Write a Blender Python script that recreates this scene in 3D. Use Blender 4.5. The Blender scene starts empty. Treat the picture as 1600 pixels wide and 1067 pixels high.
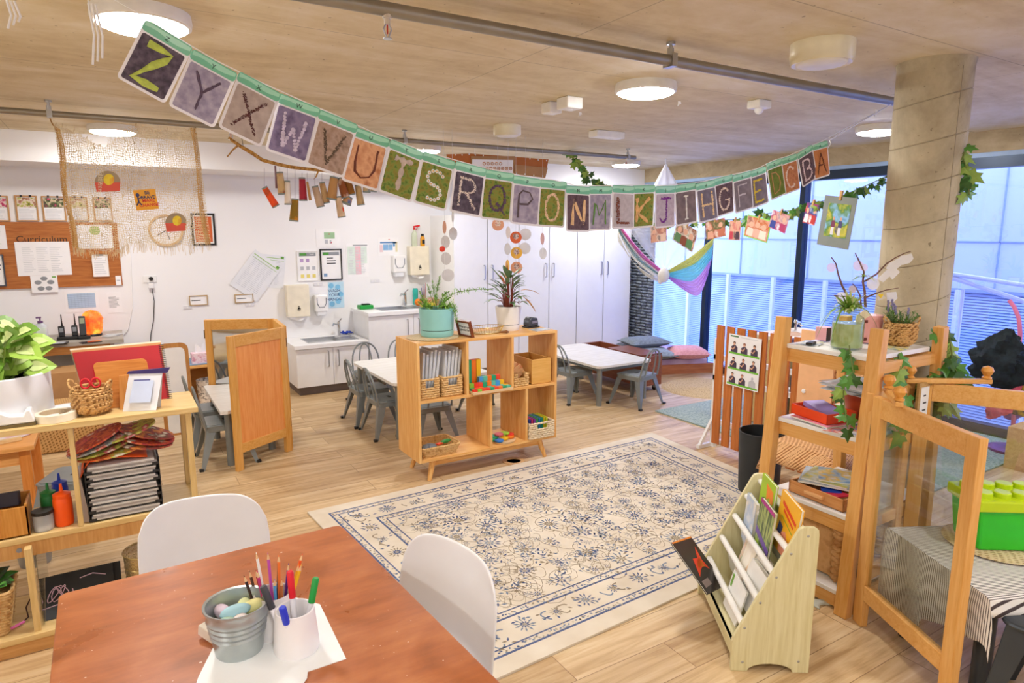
import bpy, bmesh, math, random
from mathutils import Vector as V, Matrix as MX, Euler
R=math.radians; PI=math.pi
random.seed(7)
sc=bpy.context.scene; COL=sc.collection
# ---------------------------------------------------------------- camera
H=1.75; PITCH=R(9.56); YAW=R(31.4); FPX=1027.0
cd=bpy.data.cameras.new('camera'); cam=bpy.data.objects.new('camera',cd); COL.objects.link(cam)
cd.sensor_width=36; cd.lens=FPX/1600*36; cd.clip_start=.05
cam.location=(0,0,H); cam.rotation_euler=(PI/2-PITCH,0,-YAW); sc.camera=cam
# ---------------------------------------------------------------- exposure, sky
vs=sc.view_settings; vs.view_transform='Standard'; vs.look='None'; vs.gamma=1; vs.use_curve_mapping=False; vs.exposure=0.55
w=bpy.data.worlds.new('sky'); sc.world=w; w.use_nodes=True
bg=w.node_tree.nodes['Background']; bg.inputs[0].default_value=(.75,.81,1,1); bg.inputs[1].default_value=4.0
LAMP=75.0            # strength of the round ceiling lamps
LAMPCOL=(1,.975,.945,1)
# ---------------------------------------------------------------- measured view: a picture point onto a real surface of the room
_F=V((math.sin(YAW)*math.cos(PITCH),math.cos(YAW)*math.cos(PITCH),-math.sin(PITCH)))
_R=V((math.cos(YAW),-math.sin(YAW),0)); _U=_R.cross(_F)
def ray(x,y): return _F*FPX+_R*(x-800)-_U*(y-533.5)
C0=V((0,0,H))
def az(x,y,z=0): d=ray(x,y); return C0+d*((z-H)/d.z)
def ay(x,y,Y): d=ray(x,y); return C0+d*(Y/d.y)
def ax(x,y,X): d=ray(x,y); return C0+d*(X/d.x)
def apl(x,y,P,n): d=ray(x,y); return C0+d*((V(P)-C0).dot(V(n))/d.dot(V(n)))
# ---------------------------------------------------------------- materials
def hx(h):
    h=h.lstrip('#'); c=[int(h[i:i+2],16)/255 for i in (0,2,4)]
    return tuple((v/12.92 if v<=.04045 else ((v+.055)/1.055)**2.4) for v in c)+(1,)
MC={}
def _new(key):
    m=bpy.data.materials.new(key); m.use_nodes=True; nt=m.node_tree; return m,nt,nt.nodes['Principled BSDF']
def _coord(nt,scale=(1,1,1)):
    t=nt.nodes.new('ShaderNodeTexCoord'); mp=nt.nodes.new('ShaderNodeMapping'); mp.inputs['Scale'].default_value=scale
    nt.links.new(t.outputs['Object'],mp.inputs[0]); return mp.outputs[0]
def _ramp(nt,fac,stops):
    r=nt.nodes.new('ShaderNodeValToRGB'); e=r.color_ramp.elements
    while len(e)<len(stops): e.new(.5)
    for i,(p,c) in enumerate(stops): e[i].position=p; e[i].color=hx(c) if isinstance(c,str) else c
    nt.links.new(fac,r.inputs[0]); return r.outputs[0]
def _noise(nt,vec,scale,detail=3,rough=.5,dist=0):
    n=nt.nodes.new('ShaderNodeTexNoise'); n.inputs['Scale'].default_value=scale; n.inputs['Detail'].default_value=detail
    n.inputs['Roughness'].default_value=rough; n.inputs['Distortion'].default_value=dist; nt.links.new(vec,n.inputs['Vector']); return n.outputs['Fac']
def _bump(nt,b,fac,st,dist=.01):
    n=nt.nodes.new('ShaderNodeBump'); n.inputs['Strength'].default_value=st; n.inputs['Distance'].default_value=dist
    nt.links.new(fac,n.inputs['Height']); nt.links.new(n.outputs[0],b.inputs['Normal'])
def _shade(h,k):
    c=hx(h); return tuple(min(1,v*k) for v in c[:3])+(1,)
def mat(h,rough=.5,metal=0,var=.06,scale=12,emit=0,trans=0,alpha=1,spec=.5,bump=0):
    key=f'paint {h} {rough} {metal} {var} {scale} {emit} {trans} {alpha} {bump}'
    if key in MC: return MC[key]
    m,nt,b=_new(key); b.inputs['Roughness'].default_value=rough; b.inputs['Metallic'].default_value=metal
    b.inputs['Specular IOR Level'].default_value=spec
    v=_coord(nt); n=_noise(nt,v,scale)
    c=_ramp(nt,n,[(.3,_shade(h,1-var)),(.7,_shade(h,1+var))]); nt.links.new(c,b.inputs['Base Color'])
    if emit: b.inputs['Emission Color'].default_value=hx(h); b.inputs['Emission Strength'].default_value=emit
    if trans: b.inputs['Transmission Weight'].default_value=trans; b.inputs['IOR'].default_value=1.2
    if alpha<1: b.inputs['Alpha'].default_value=alpha
    if bump: _bump(nt,b,n,bump)
    MC[key]=m; return m
def wood(c1,c2,axis='x',rough=.45,k=1.0,line=0.5):
    key=f'wood {c1} {c2} {axis} {rough} {k} {line}'
    if key in MC: return MC[key]
    m,nt,b=_new(key); s={'x':(1.2,18,18),'y':(18,1.2,18),'z':(18,18,1.2)}[axis]
    v=_coord(nt,tuple(q*k for q in s)); n=_noise(nt,v,2.2,5,.6,.6)
    v2=_coord(nt,tuple(q*k*4 for q in s)); n2=_noise(nt,v2,2,2)
    mx=nt.nodes.new('ShaderNodeMix'); mx.inputs[0].default_value=.35; nt.links.new(n,mx.inputs[2]); nt.links.new(n2,mx.inputs[3])
    c=_ramp(nt,mx.outputs[0],[(.36,c1),(.62,c2)]); nt.links.new(c,b.inputs['Base Color'])
    b.inputs['Roughness'].default_value=rough; b.inputs['Specular IOR Level'].default_value=.35; _bump(nt,b,mx.outputs[0],.05)
    MC[key]=m; return m
def patches(cols,scale=20,rough=.6,stretch=(1,1,1),kind='noise',bump=0,detail=3):
    key=f'patches {cols} {scale} {rough} {stretch} {kind} {detail}'
    if key in MC: return MC[key]
    m,nt,b=_new(key[:60]); v=_coord(nt,stretch)
    if kind=='noise': f=_noise(nt,v,scale,detail)
    else:
        n=nt.nodes.new('ShaderNodeTexVoronoi'); n.inputs['Scale'].default_value=scale; nt.links.new(v,n.inputs['Vector'])
        s=nt.nodes.new('ShaderNodeSeparateColor'); nt.links.new(n.outputs['Color'],s.inputs[0]); f=s.outputs[0]
    lo,hi=((.32,.68) if kind=='noise' else (.05,.95)); k=len(cols)
    c=_ramp(nt,f,[(lo+(hi-lo)*i/max(1,k-1),cols[i]) for i in range(k)]); nt.links.new(c,b.inputs['Base Color'])
    b.inputs['Roughness'].default_value=rough
    if bump: _bump(nt,b,f,bump)
    MC[key]=m; return m
def weave(c1,c2,sc_=60,rough=.7,bump=.8):
    key=f'weave {c1} {c2} {sc_}'
    if key in MC: return MC[key]
    m,nt,b=_new(key); v=_coord(nt); out=[]
    for rot,q in ((R(38),1.0),(R(-38),1.0)):
        mp=nt.nodes.new('ShaderNodeMapping'); mp.inputs['Rotation'].default_value=(rot,rot*.6,rot); nt.links.new(v,mp.inputs[0])
        wv=nt.nodes.new('ShaderNodeTexWave'); wv.inputs['Scale'].default_value=sc_*.33; wv.inputs['Distortion'].default_value=2; wv.inputs['Detail Scale'].default_value=3
        wv.bands_direction='Z' if rot>0 else 'X'
        nt.links.new(mp.outputs[0],wv.inputs[0]); out.append(wv.outputs['Fac'])
    mm=nt.nodes.new('ShaderNodeMath'); mm.operation='MAXIMUM'; nt.links.new(out[0],mm.inputs[0]); nt.links.new(out[1],mm.inputs[1])
    c=_ramp(nt,mm.outputs[0],[(.25,c1),(.8,c2)]); nt.links.new(c,b.inputs['Base Color']); b.inputs['Roughness'].default_value=rough
    _bump(nt,b,mm.outputs[0],bump,.004); MC[key]=m; return m
def glass(h='#ffffff',rough=0,thin=True,tint=.0):
    key=f'glass {h} {rough} {tint}'
    if key in MC: return MC[key]
    m,nt,b=_new(key); nt.nodes.remove(b); o=nt.nodes['Material Output']
    t=nt.nodes.new('ShaderNodeBsdfTransparent'); t.inputs[0].default_value=hx(h)
    g=nt.nodes.new('ShaderNodeBsdfGlossy'); g.inputs['Roughness'].default_value=rough
    f=nt.nodes.new('ShaderNodeLayerWeight'); f.inputs[0].default_value=.5; pw=nt.nodes.new('ShaderNodeMath'); pw.operation='POWER'; pw.inputs[1].default_value=4; nt.links.new(f.outputs['Facing'],pw.inputs[0])
    a=nt.nodes.new('ShaderNodeMath'); a.operation='ADD'; a.inputs[1].default_value=tint+.04; a.use_clamp=True; nt.links.new(pw.outputs[0],a.inputs[0])
    x=nt.nodes.new('ShaderNodeMixShader'); nt.links.new(a.outputs[0],x.inputs[0]); nt.links.new(t.outputs[0],x.inputs[1]); nt.links.new(g.outputs[0],x.inputs[2])
    nt.links.new(x.outputs[0],o.inputs[0]); MC[key]=m; return m
def sheer(h,dens=.5,scale=400,stretch=(1,1,1)):
    key=f'sheer {h} {dens} {scale}'
    if key in MC: return MC[key]
    m,nt,b=_new(key); v=_coord(nt,stretch); n=_noise(nt,v,scale,4,.7)
    lo=.5+(.5-dens)*.35
    a=_ramp(nt,n,[(max(0,lo-.02),(0,0,0,1)),(min(1,lo+.04),(1,1,1,1))]); nt.links.new(a,b.inputs['Alpha'])
    b.inputs['Base Color'].default_value=hx(h); b.inputs['Roughness'].default_value=.9; MC[key]=m; return m
def cloth(h,dens=0):
    key=f'cloth {h} {dens}'
    if key in MC: return MC[key]
    m,nt,b=_new(key); o=nt.nodes['Material Output']; nt.nodes.remove(b); v=_coord(nt); n=_noise(nt,v,30); c=_ramp(nt,n,[(.3,_shade(h,.97)),(.7,_shade(h,1.02))])
    d=nt.nodes.new('ShaderNodeBsdfDiffuse'); t=nt.nodes.new('ShaderNodeBsdfTranslucent'); x=nt.nodes.new('ShaderNodeMixShader'); x.inputs[0].default_value=.45
    nt.links.new(c,d.inputs[0]); nt.links.new(c,t.inputs[0]); nt.links.new(d.outputs[0],x.inputs[1]); nt.links.new(t.outputs[0],x.inputs[2]); r=x.outputs[0]
    if dens:
        tr=nt.nodes.new('ShaderNodeBsdfTransparent'); y=nt.nodes.new('ShaderNodeMixShader'); y.inputs[0].default_value=dens; nt.links.new(r,y.inputs[2]); nt.links.new(tr.outputs[0],y.inputs[1]); r=y.outputs[0]
    nt.links.new(r,o.inputs[0]); MC[key]=m; return m
# ---------------------------------------------------------------- mesh builder
WM={}
def seg(c=None): return c
class MB:
    def __init__(s,M=None): s.v=[]; s.f=[]; s.m=[]; s.M=M or MX(); s.mi=0
    def add(s,vs,fs,mi=None):
        k=len(s.v); s.v+=[s.M@V(v) for v in vs]; s.f+=[[i+k for i in f] for f in fs]; s.m+=[s.mi if mi is None else mi]*len(fs); return s
    def box(s,x0,x1,y0,y1,z0,z1,mi=None):
        return s.add([(x,y,z) for x in (x0,x1) for y in (y0,y1) for z in (z0,z1)],[(0,1,3,2),(4,6,7,5),(0,4,5,1),(2,3,7,6),(0,2,6,4),(1,5,7,3)],mi)
    def obox(s,c,size,rot=(0,0,0),mi=None):
        E=MX.Translation(V(c))@Euler(rot).to_matrix().to_4x4(); a,b,d=[q/2 for q in size]
        return s.add([E@V((x,y,z)) for x in (-a,a) for y in (-b,b) for z in (-d,d)],[(0,1,3,2),(4,6,7,5),(0,4,5,1),(2,3,7,6),(0,2,6,4),(1,5,7,3)],mi)
    def bar(s,p,q,a,b=None,mi=None,up=(0,0,1)):
        p,q=V(p),V(q); b=b or a; d=(q-p).normalized(); u=V(up)
        if abs(d.dot(u))>.99: u=V((0,1,0))
        x=d.cross(u).normalized()*a/2; y=x.cross(d).normalized()*b/2
        vs=[c+i*x+j*y for c in (p,q) for i in (-1,1) for j in (-1,1)]
        return s.add(vs,[(0,1,3,2),(4,6,7,5),(0,4,5,1),(2,3,7,6),(0,2,6,4),(1,5,7,3)],mi)
    def tube(s,pts,r,n=8,mi=None,cap=True,closed=False):
        pts=[V(p) for p in pts]; k=len(pts); rs=r if isinstance(r,(list,tuple)) else [r]*k; vs=[]; prev=None
        for i,p in enumerate(pts):
            if closed: d=(pts[(i+1)%k]-pts[i-1])
            else: d=pts[min(i+1,k-1)]-pts[max(i-1,0)]
            d=d.normalized() if d.length>1e-9 else V((0,0,1))
            if prev is None:
                u=V((0,0,1)) if abs(d.z)<.9 else V((1,0,0)); x=d.cross(u).normalized()
            else:
                x=(prev-d*prev.dot(d)); x=x.normalized() if x.length>1e-6 else d.orthogonal().normalized()
            prev=x; y=d.cross(x)
            vs+=[p+(x*math.cos(2*PI*j/n)+y*math.sin(2*PI*j/n))*rs[i] for j in range(n)]
        fs=[]
        for i in range(k if closed else k-1):
            a=i*n; b=((i+1)%k)*n
            fs+=[(a+j,a+(j+1)%n,b+(j+1)%n,b+j) for j in range(n)]
        if cap and not closed: fs+=[tuple(range(n-1,-1,-1)),tuple(range((k-1)*n,k*n))]
        return s.add(vs,fs,mi)
    def lathe(s,prof,c=(0,0,0),n=28,mi=None,sx=1,sy=1):
        vs=[];fs=[];k=len(prof)
        for r,z in prof: vs+=[(c[0]+sx*r*math.cos(2*PI*j/n),c[1]+sy*r*math.sin(2*PI*j/n),c[2]+z) for j in range(n)]
        for i in range(k-1): fs+=[(i*n+j,i*n+(j+1)%n,(i+1)*n+(j+1)%n,(i+1)*n+j) for j in range(n)]
        if prof[0][0]>1e-4: fs.append(tuple(range(n-1,-1,-1)))
        if prof[-1][0]>1e-4: fs.append(tuple(range((k-1)*n,k*n)))
        return s.add(vs,fs,mi)
    def ball(s,c,r,mi=None,n=12,rot=(0,0,0)):
        r=r if isinstance(r,(tuple,list)) else (r,r,r); E=MX.Translation(V(c))@Euler(rot).to_matrix().to_4x4(); vs=[];fs=[];k=max(4,n//2)
        for i in range(k+1):
            t=PI*i/k; vs+=[E@V((r[0]*math.sin(t)*math.cos(2*PI*j/n),r[1]*math.sin(t)*math.sin(2*PI*j/n),r[2]*math.cos(t))) for j in range(n)]
        for i in range(k): fs+=[(i*n+j,(i+1)*n+j,(i+1)*n+(j+1)%n,i*n+(j+1)%n) for j in range(n)]
        return s.add(vs,fs,mi)
    def prism(s,poly,d,mi=None):
        k=len(poly); d=V(d); vs=[V(p) for p in poly]+[V(p)+d for p in poly]
        fs=[tuple(range(k-1,-1,-1)),tuple(range(k,2*k))]+[(i,(i+1)%k,(i+1)%k+k,i+k) for i in range(k)]
        return s.add(vs,fs,mi)
    def grid(s,fn,nu,nv,mi=None):
        vs=[fn(i/nu,j/nv) for j in range(nv+1) for i in range(nu+1)]
        fs=[(j*(nu+1)+i,j*(nu+1)+i+1,(j+1)*(nu+1)+i+1,(j+1)*(nu+1)+i) for j in range(nv) for i in range(nu)]
        return s.add(vs,fs,mi)
    def leaf(s,p,d,L,W,droop=.3,mi=None,up=(0,0,1),n=4,fold=.25):
        p=V(p); d=V(d).normalized(); u=V(up); sd=d.cross(u); sd=sd.normalized() if sd.length>1e-3 else V((1,0,0)); nn=sd.cross(d).normalized(); vs=[]
        for i in range(n+1):
            t=i/n; c=p+d*L*t-V((0,0,1))*droop*L*t*t; wd=W/2*math.sin(PI*min(1,(.08+t*.95)))**.8 if t<1 else 0
            vs+=[c-sd*wd+nn*wd*fold,c,c+sd*wd+nn*wd*fold]
        fs=[]
        for i in range(n): a=i*3; fs+=[(a,a+1,a+4,a+3),(a+1,a+2,a+5,a+4)]
        return s.add(vs,fs,mi)
    def ivy(s,p,d,size,mi=None,up=(0,0,1)):
        p=V(p); d=V(d).normalized(); u=V(up); sd=d.cross(u); sd=sd.normalized() if sd.length>1e-3 else V((1,0,0)); nn=sd.cross(d).normalized()
        pts=[(0,0),(-.18,-.16),(-.5,.0),(-.3,.22),(-.48,.55),(-.2,.55),(0,1),(.2,.55),(.48,.55),(.3,.22),(.5,0),(.18,-.16)]
        vs=[p+sd*x*size+d*y*size+nn*(-abs(x)*.35*size-.15*y*y*size) for x,y in pts]; vs.append(p+d*.35*size)
        return s.add(vs,[(i,(i+1)%12,12) for i in range(12)],mi)
    def o(s,name,mats,parent=None,local=False,smooth=False,bevel=0,sub=0,solid=0,base=False):
        mats=mats if isinstance(mats,(list,tuple)) else [mats]; me=bpy.data.meshes.new(name); vs=s.v
        if parent is not None and not local and parent.name in WM: I=WM[parent.name].inverted(); vs=[I@v for v in vs]
        loc=None
        if parent is None:
            n=len(vs); lo=V([min(v[i] for v in vs) for i in range(3)]); hi=V([max(v[i] for v in vs) for i in range(3)]); loc=V(((lo.x+hi.x)/2,(lo.y+hi.y)/2,lo.z)); vs=[v-loc for v in vs]
        me.from_pydata([tuple(v) for v in vs],[],s.f)
        for m in mats: me.materials.append(m)
        me.polygons.foreach_set('material_index',[min(i,len(mats)-1) for i in s.m])
        bm=bmesh.new(); bm.from_mesh(me); bmesh.ops.recalc_face_normals(bm,faces=bm.faces); bm.to_mesh(me); bm.free()
        if smooth: me.polygons.foreach_set('use_smooth',[True]*len(me.polygons)); 
        me.update(); o=bpy.data.objects.new(name,me); COL.objects.link(o)
        if loc is not None: o.location=loc
        if parent is not None: o.parent=parent
        if solid: q=o.modifiers.new('thickness','SOLIDIFY'); q.thickness=solid; q.offset=0
        if bevel: q=o.modifiers.new('edge','BEVEL'); q.width=bevel; q.segments=2; q.limit_method='ANGLE'; q.angle_limit=R(40)
        if sub: q=o.modifiers.new('smooth','SUBSURF'); q.levels=sub; q.render_levels=sub
        if smooth and not sub:
            try: me.set_sharp_from_angle(angle=R(42))
            except Exception: pass
        return o
def tag(o,label,cat,group=None):
    o['label']=label; o['category']=cat
    if group: o['group']=group
    return o
def T(name,label,cat,loc=(0,0,0),rz=0,group=None,M=None):
    o=bpy.data.objects.new(name,None); COL.objects.link(o); o.empty_display_size=.05
    if M is None: M=MX.Translation(V(loc))@MX.Rotation(rz,4,'Z')
    o.matrix_world=M; o.location,q,_s=M.decompose(); o.rotation_mode='XYZ'; o.rotation_euler=q.to_euler(); WM[o.name]=M.copy(); return tag(o,label,cat,group)
def S(m,name,mats,**k):
    o=m.o(name,mats,**k)
    if not k.get('parent'): o['kind']='structure'
    return o
def dup(root,loc,rz=None,label=None):
    r=root.copy(); COL.objects.link(r); r.location=loc
    if rz is not None: r.rotation_euler=(0,0,rz)
    if label: r['label']=label
    for ch in list(root.children):
        c=ch.copy(); COL.objects.link(c); c.parent=r
        for g in list(ch.children): d=g.copy(); COL.objects.link(d); d.parent=c
    WM[r.name]=MX.Translation(V(loc))@MX.Rotation(rz or 0,4,'Z'); return r
def frame(P,x,y):   # matrix with local x,y directions and origin P
    x=V(x).normalized(); y=(V(y)-x*V(y).dot(x)).normalized(); z=x.cross(y)
    M=MX.Identity(4)
    for i in range(3): M[i][0]=x[i]; M[i][1]=y[i]; M[i][2]=z[i]; M[i][3]=P[i]
    return M
def text(s,size,m,parent,M,name='lettering',align='CENTER',ext=.0006,bold=0,yalign='CENTER',space=1):
    cu=bpy.data.curves.new(name,'FONT'); cu.body=s; cu.size=size; cu.align_x=align; cu.align_y=yalign; cu.extrude=ext; cu.offset=bold; cu.space_character=space; cu.resolution_u=3
    t=bpy.data.objects.new('t',cu); COL.objects.link(t); dg=bpy.context.evaluated_depsgraph_get(); dg.update()
    me=bpy.data.meshes.new_from_object(t.evaluated_get(dg)); bpy.data.objects.remove(t); bpy.data.curves.remove(cu)
    me.name=name
    if parent is not None and parent.name in WM: M=WM[parent.name].inverted()@M
    me.transform(M); me.materials.clear(); me.materials.append(m); o=bpy.data.objects.new(name,me); COL.objects.link(o)
    if parent is not None: o.parent=parent
    return o
def arc(c,r,a0,a1,n,z=0): return [(c[0]+r*math.cos(a0+(a1-a0)*i/n),c[1]+r*math.sin(a0+(a1-a0)*i/n),z) for i in range(n+1)]
def rrect(x0,x1,y0,y1,r,z=0,n=4):
    p=[]
    for cx,cy,a in ((x1-r,y1-r,0),(x0+r,y1-r,PI/2),(x0+r,y0+r,PI),(x1-r,y0+r,PI*1.5)):
        p+=[(cx+r*math.cos(a+PI/2*i/n),cy+r*math.sin(a+PI/2*i/n),z) for i in range(n+1)]
    return p
# common materials
BAM=lambda a:wood('#dc9c50','#eec07c',a,.4)
PINE=lambda a:wood('#dc9e50','#eab670',a,.4)
BIR=lambda a:wood('#cfae70','#e0c288',a,.4)
WHT=mat('#f2f2f2',.35,var=.02); PAPER=mat('#f4f4f6',.7,var=.02); STEEL=mat('#b9bcc0',.28,1,var=.05); CHROME=mat('#d8dade',.12,1)
DKMET=mat('#868c8c',.38,.35,var=.08,scale=5); BLK=mat('#17181a',.4); INK=mat('#3a3b40',.6); GREY=mat('#8e9298',.5); NAVY=mat('#20262e',.4,.2)
SEAG=weave('#9a6a34','#dcae70',55); JUTE=weave('#b59668','#dcc49c',60)
CLR=glass('#ffffff',.02)
# ================================================================ SETTING
CZ=2.574; WX=6.4; WY=7.6; FX=-2.6; FY=-1.6
# floor
m,nt,b=_new('oak plank floor'); MC['floor']=m
t=nt.nodes.new('ShaderNodeTexCoord'); mp=nt.nodes.new('ShaderNodeMapping'); nt.links.new(t.outputs['Object'],mp.inputs[0])
br=nt.nodes.new('ShaderNodeTexBrick'); br.inputs['Scale'].default_value=1; br.inputs['Brick Width'].default_value=1.25; br.inputs['Row Height'].default_value=.19
br.inputs['Mortar Size'].default_value=.0016; br.inputs['Color1'].default_value=(0.15,.15,.15,1); br.inputs['Color2'].default_value=(.85,.85,.85,1); br.inputs['Mortar'].default_value=(0.5,.5,.5,1); br.offset=.37
nt.links.new(mp.outputs[0],br.inputs['Vector'])
gv=_coord(nt,(1.1,14,1)); 
addv=nt.nodes.new('ShaderNodeVectorMath'); addv.operation='MULTIPLY_ADD'; addv.inputs[1].default_value=(3,3,3); nt.links.new(br.outputs['Color'],addv.inputs[0]); nt.links.new(gv,addv.inputs[2])
n=_noise(nt,addv.outputs[0],1.6,6,.62,.5)
col=_ramp(nt,n,[(.30,'#b8966a'),(.5,'#d8ba8e'),(.72,'#ead4ae')])
sepc=nt.nodes.new('ShaderNodeSeparateColor'); nt.links.new(br.outputs['Color'],sepc.inputs[0])
tone=_ramp(nt,sepc.outputs[0],[(.1,'#d9cfc4'),(.9,'#ffffff')])
mul=nt.nodes.new('ShaderNodeMix'); mul.data_type='RGBA'; mul.blend_type='MULTIPLY'; mul.inputs[0].default_value=.8; nt.links.new(col,mul.inputs[6]); nt.links.new(tone,mul.inputs[7])
mx=nt.nodes.new('ShaderNodeMix'); mx.data_type='RGBA'; nt.links.new(br.outputs['Fac'],mx.inputs[0]); nt.links.new(mul.outputs[2],mx.inputs[6]); mx.inputs[7].default_value=hx('#8a6a48')
nt.links.new(mx.outputs[2],b.inputs['Base Color']); b.inputs['Roughness'].default_value=.42; b.inputs['Specular IOR Level'].default_value=.35; _bump(nt,b,n,.04)
S(MB().box(FX,WX,FY,WY,-.06,0),'floor',m)
# concrete
def concrete(key,c1,c2,c3,seams=None,streak=(1,1,1),bump=.1):
    m,nt,b=_new(key); v=_coord(nt,streak); n1=_noise(nt,v,.9,6,.65,1.2); v2=_coord(nt); n2=_noise(nt,v2,7,5,.7)
    mx=nt.nodes.new('ShaderNodeMix'); mx.inputs[0].default_value=.3; nt.links.new(n1,mx.inputs[2]); nt.links.new(n2,mx.inputs[3])
    c=_ramp(nt,mx.outputs[0],[(.33,c1),(.5,c2),(.68,c3)])
    n3=_noise(nt,v2,38,2); sp=_ramp(nt,n3,[(.25,(.35,.3,.24,1)),(.3,(1,1,1,1))])
    ml=nt.nodes.new('ShaderNodeMix'); ml.data_type='RGBA'; ml.blend_type='MULTIPLY'; ml.inputs[0].default_value=.7; nt.links.new(c,ml.inputs[6]); nt.links.new(sp,ml.inputs[7]); c=ml.outputs[2]
    if seams:
        br=nt.nodes.new('ShaderNodeTexBrick'); br.inputs['Scale'].default_value=1; br.inputs['Brick Width'].default_value=seams[0]; br.inputs['Row Height'].default_value=seams[1]; br.inputs['Mortar Size'].default_value=.004; br.offset=0
        br.inputs['Mortar Smooth'].default_value=.6
        mp=nt.nodes.new('ShaderNodeMapping'); mp.inputs['Location'].default_value=seams[2]; nt.links.new(v2,mp.inputs[0]); nt.links.new(mp.outputs[0],br.inputs['Vector'])
        mx=nt.nodes.new('ShaderNodeMix'); mx.data_type='RGBA'; q=nt.nodes.new('ShaderNodeMath'); q.operation='MULTIPLY'; q.inputs[1].default_value=.45; nt.links.new(br.outputs['Fac'],q.inputs[0]); nt.links.new(q.outputs[0],mx.inputs[0]); nt.links.new(c,mx.inputs[6]); mx.inputs[7].default_value=hx('#6b5a40'); c=mx.outputs[2]
    nt.links.new(c,b.inputs['Base Color']); b.inputs['Roughness'].default_value=.75; _bump(nt,b,n2,bump); MC[key]=m; return m
CEIL=concrete('formwork concrete ceiling','#c4b086','#dccda9','#ece2ce',(2.4,1.25,(.3,.2,0)),(.5,2.2,1),.05)
BEAM=concrete('raw concrete beam','#948468','#b3a283','#c8ba9c',None,(1,1,3))
S(MB().box(FX,WX+.4,FY,WY+.2,CZ,CZ+.2),'ceiling',CEIL)
WALL=mat('#f1f1f3',.6,var=.012,scale=2); WALL2=mat('#e9e8e6',.6,var=.02,scale=2)
S(MB().box(FX,WX,WY,WY+.15,0,CZ),'wall_back',WALL)
S(MB().box(FX-.15,FX,FY,WY,0,CZ),'wall_left',WALL2)
S(MB().box(FX,WX+.3,FY-.15,FY,0,CZ),'wall_front',WALL2)
S(MB().box(FX,6.375,6.95,WY,2.324,CZ),'trim_1',WALL)          # bulkhead over the sinks and cupboards
S(MB().box(WX-.03,WX+.4,FY,WY,2.40,CZ),'trim_2',BEAM)         # concrete edge beam above the glass
S(MB().box(FX,1.5,WY-.012,WY,0,.09),'baseboard_back',WHT)
S(MB().box(FX,FX+.012,FY,WY,0,.09),'baseboard_left',WHT)
S(MB().box(6.25,WX,7.12,WY,0,CZ-.3),'wall_corner',WALL)
# window wall: frames and panes
FR=mat('#1f2f44',.35,.4,var=.05)
ys=[-1.55,-.7,.6,1.9,3.2,4.5,5.8,7.1]
for i in range(len(ys)-1):
    a,c=ys[i],ys[i+1]; wd=T('window_%d'%(i+1),'',''); del wd['label']; del wd['category']; wd['kind']='structure'
    f=MB(); f.box(WX-.03,WX+.07,a-.03,a+.03,.0,2.3); f.box(WX-.03,WX+.07,a+.03,c-.03,0,.09); f.box(WX-.03,WX+.07,a-.03,c+.03,2.27,2.36)
    if i==len(ys)-2: f.box(WX-.03,WX+.07,c-.03,c+.03,0,2.3)
    f.o('window_frame',FR,wd)
    MB().box(WX+.015,WX+.025,a+.03,c-.03,.09,2.27).o('window_pane',glass('#d6deff',.0,tint=.05),wd)
S(MB().box(WX-.02,WX+.05,FY,7.13,2.36,2.40),'trim_3',mat('#9db8dd',.5))
# outside: terrace, opposite facade with blinds, handrails
OUT=mat('#dbe7f6',.6,var=.03,scale=1); S(MB().box(WX+.07,11,-6,12,-.7,-.6),'terrace_ground',mat('#7f9cc8',.8))
FXX=8.6; f=MB(); f.box(FXX,FXX+.2,-6,12,1.06,4.2,0); f.box(FXX-.015,FXX,-6,12,1.04,1.075,1); f.box(FXX-.015,FXX,-6,12,1.62,1.632,1)
for i in range(16): f.box(FXX-.015,FXX,-6+i*1.19,-5.985+i*1.19,1.06,4.2,1)
S(f,'facade_panels',[OUT,mat('#9db4d6',.6)])
f=MB(); f.box(FXX+.05,FXX+.2,-6,12,-.62,1.05,0)
for i in range(50): f.obox((FXX+.03,3,-.58+i*.033),(.004,17.9,.026),(0,R(25),0),1)
S(f,'facade_blinds',[mat('#6f9fd4',.5),mat('#c2dbf2',.5,var=.05)])
f=MB()
for i in range(20): f.box(FXX-.08,FXX-.03,-5.5+i*.85,-5.45+i*.85,-.62,1.06)
S(f,'facade_posts',mat('#eef4f0',.5))
hr=T('handrail','white double metal handrail on the ramp outside the glass','handrail',(7.6,1.2,0))
f=MB(); f.tube([(7.6,3.8,1.33),(7.6,2.87,1.225),(7.6,.2,.93)],.024); f.o('top_rail',WHT,hr,smooth=True)
f=MB(); f.tube([(7.6,3.8,1.34),(7.6,2.87,1.075),(7.6,.2,.31)],.024); f.o('lower_rail',WHT,hr,smooth=True)
for y in (3.4,2.75,2.1,1.3,.5): MB().tube([(7.6,y,-.6),(7.6,y,1.0-.0+(y-2.87)*.27)],.018).o('post',WHT,hr,smooth=True)
# column
m=concrete('board marked concrete column','#978a72','#c0b498','#d8cdb4',None,(1,1,.6),.25); nt=m.node_tree
f=MB(); cc=(3.60,1.85)
prof=[]; z=0.0
while z<CZ-.02:
    prof+=[(.168,z),(.168,z+.012)]
    z+=.02
RC=.168; nseg=44; rings=[0.0]
for k in range(1,13): zz=k*.2; rings+=[zz-.005,zz-.0015,zz+.0015,zz+.005]
rings+=[CZ-.03,CZ]; vs=[];fs=[];mi=[]
for q_,z_ in enumerate(rings):
    w_=0 if z_<=0 or z_>=CZ-.04 else 1; r_=RC-(.0035 if w_ and (q_-1)%4 in (1,2) else 0)+(.006 if z_==CZ else 0)
    for j in range(nseg): a_=2*PI*j/nseg; lat=math.cos(a_+YAW+.0); vs.append((cc[0]+r_*math.cos(a_),cc[1]+r_*math.sin(a_),z_+(.045*lat if w_ else 0)))
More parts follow.
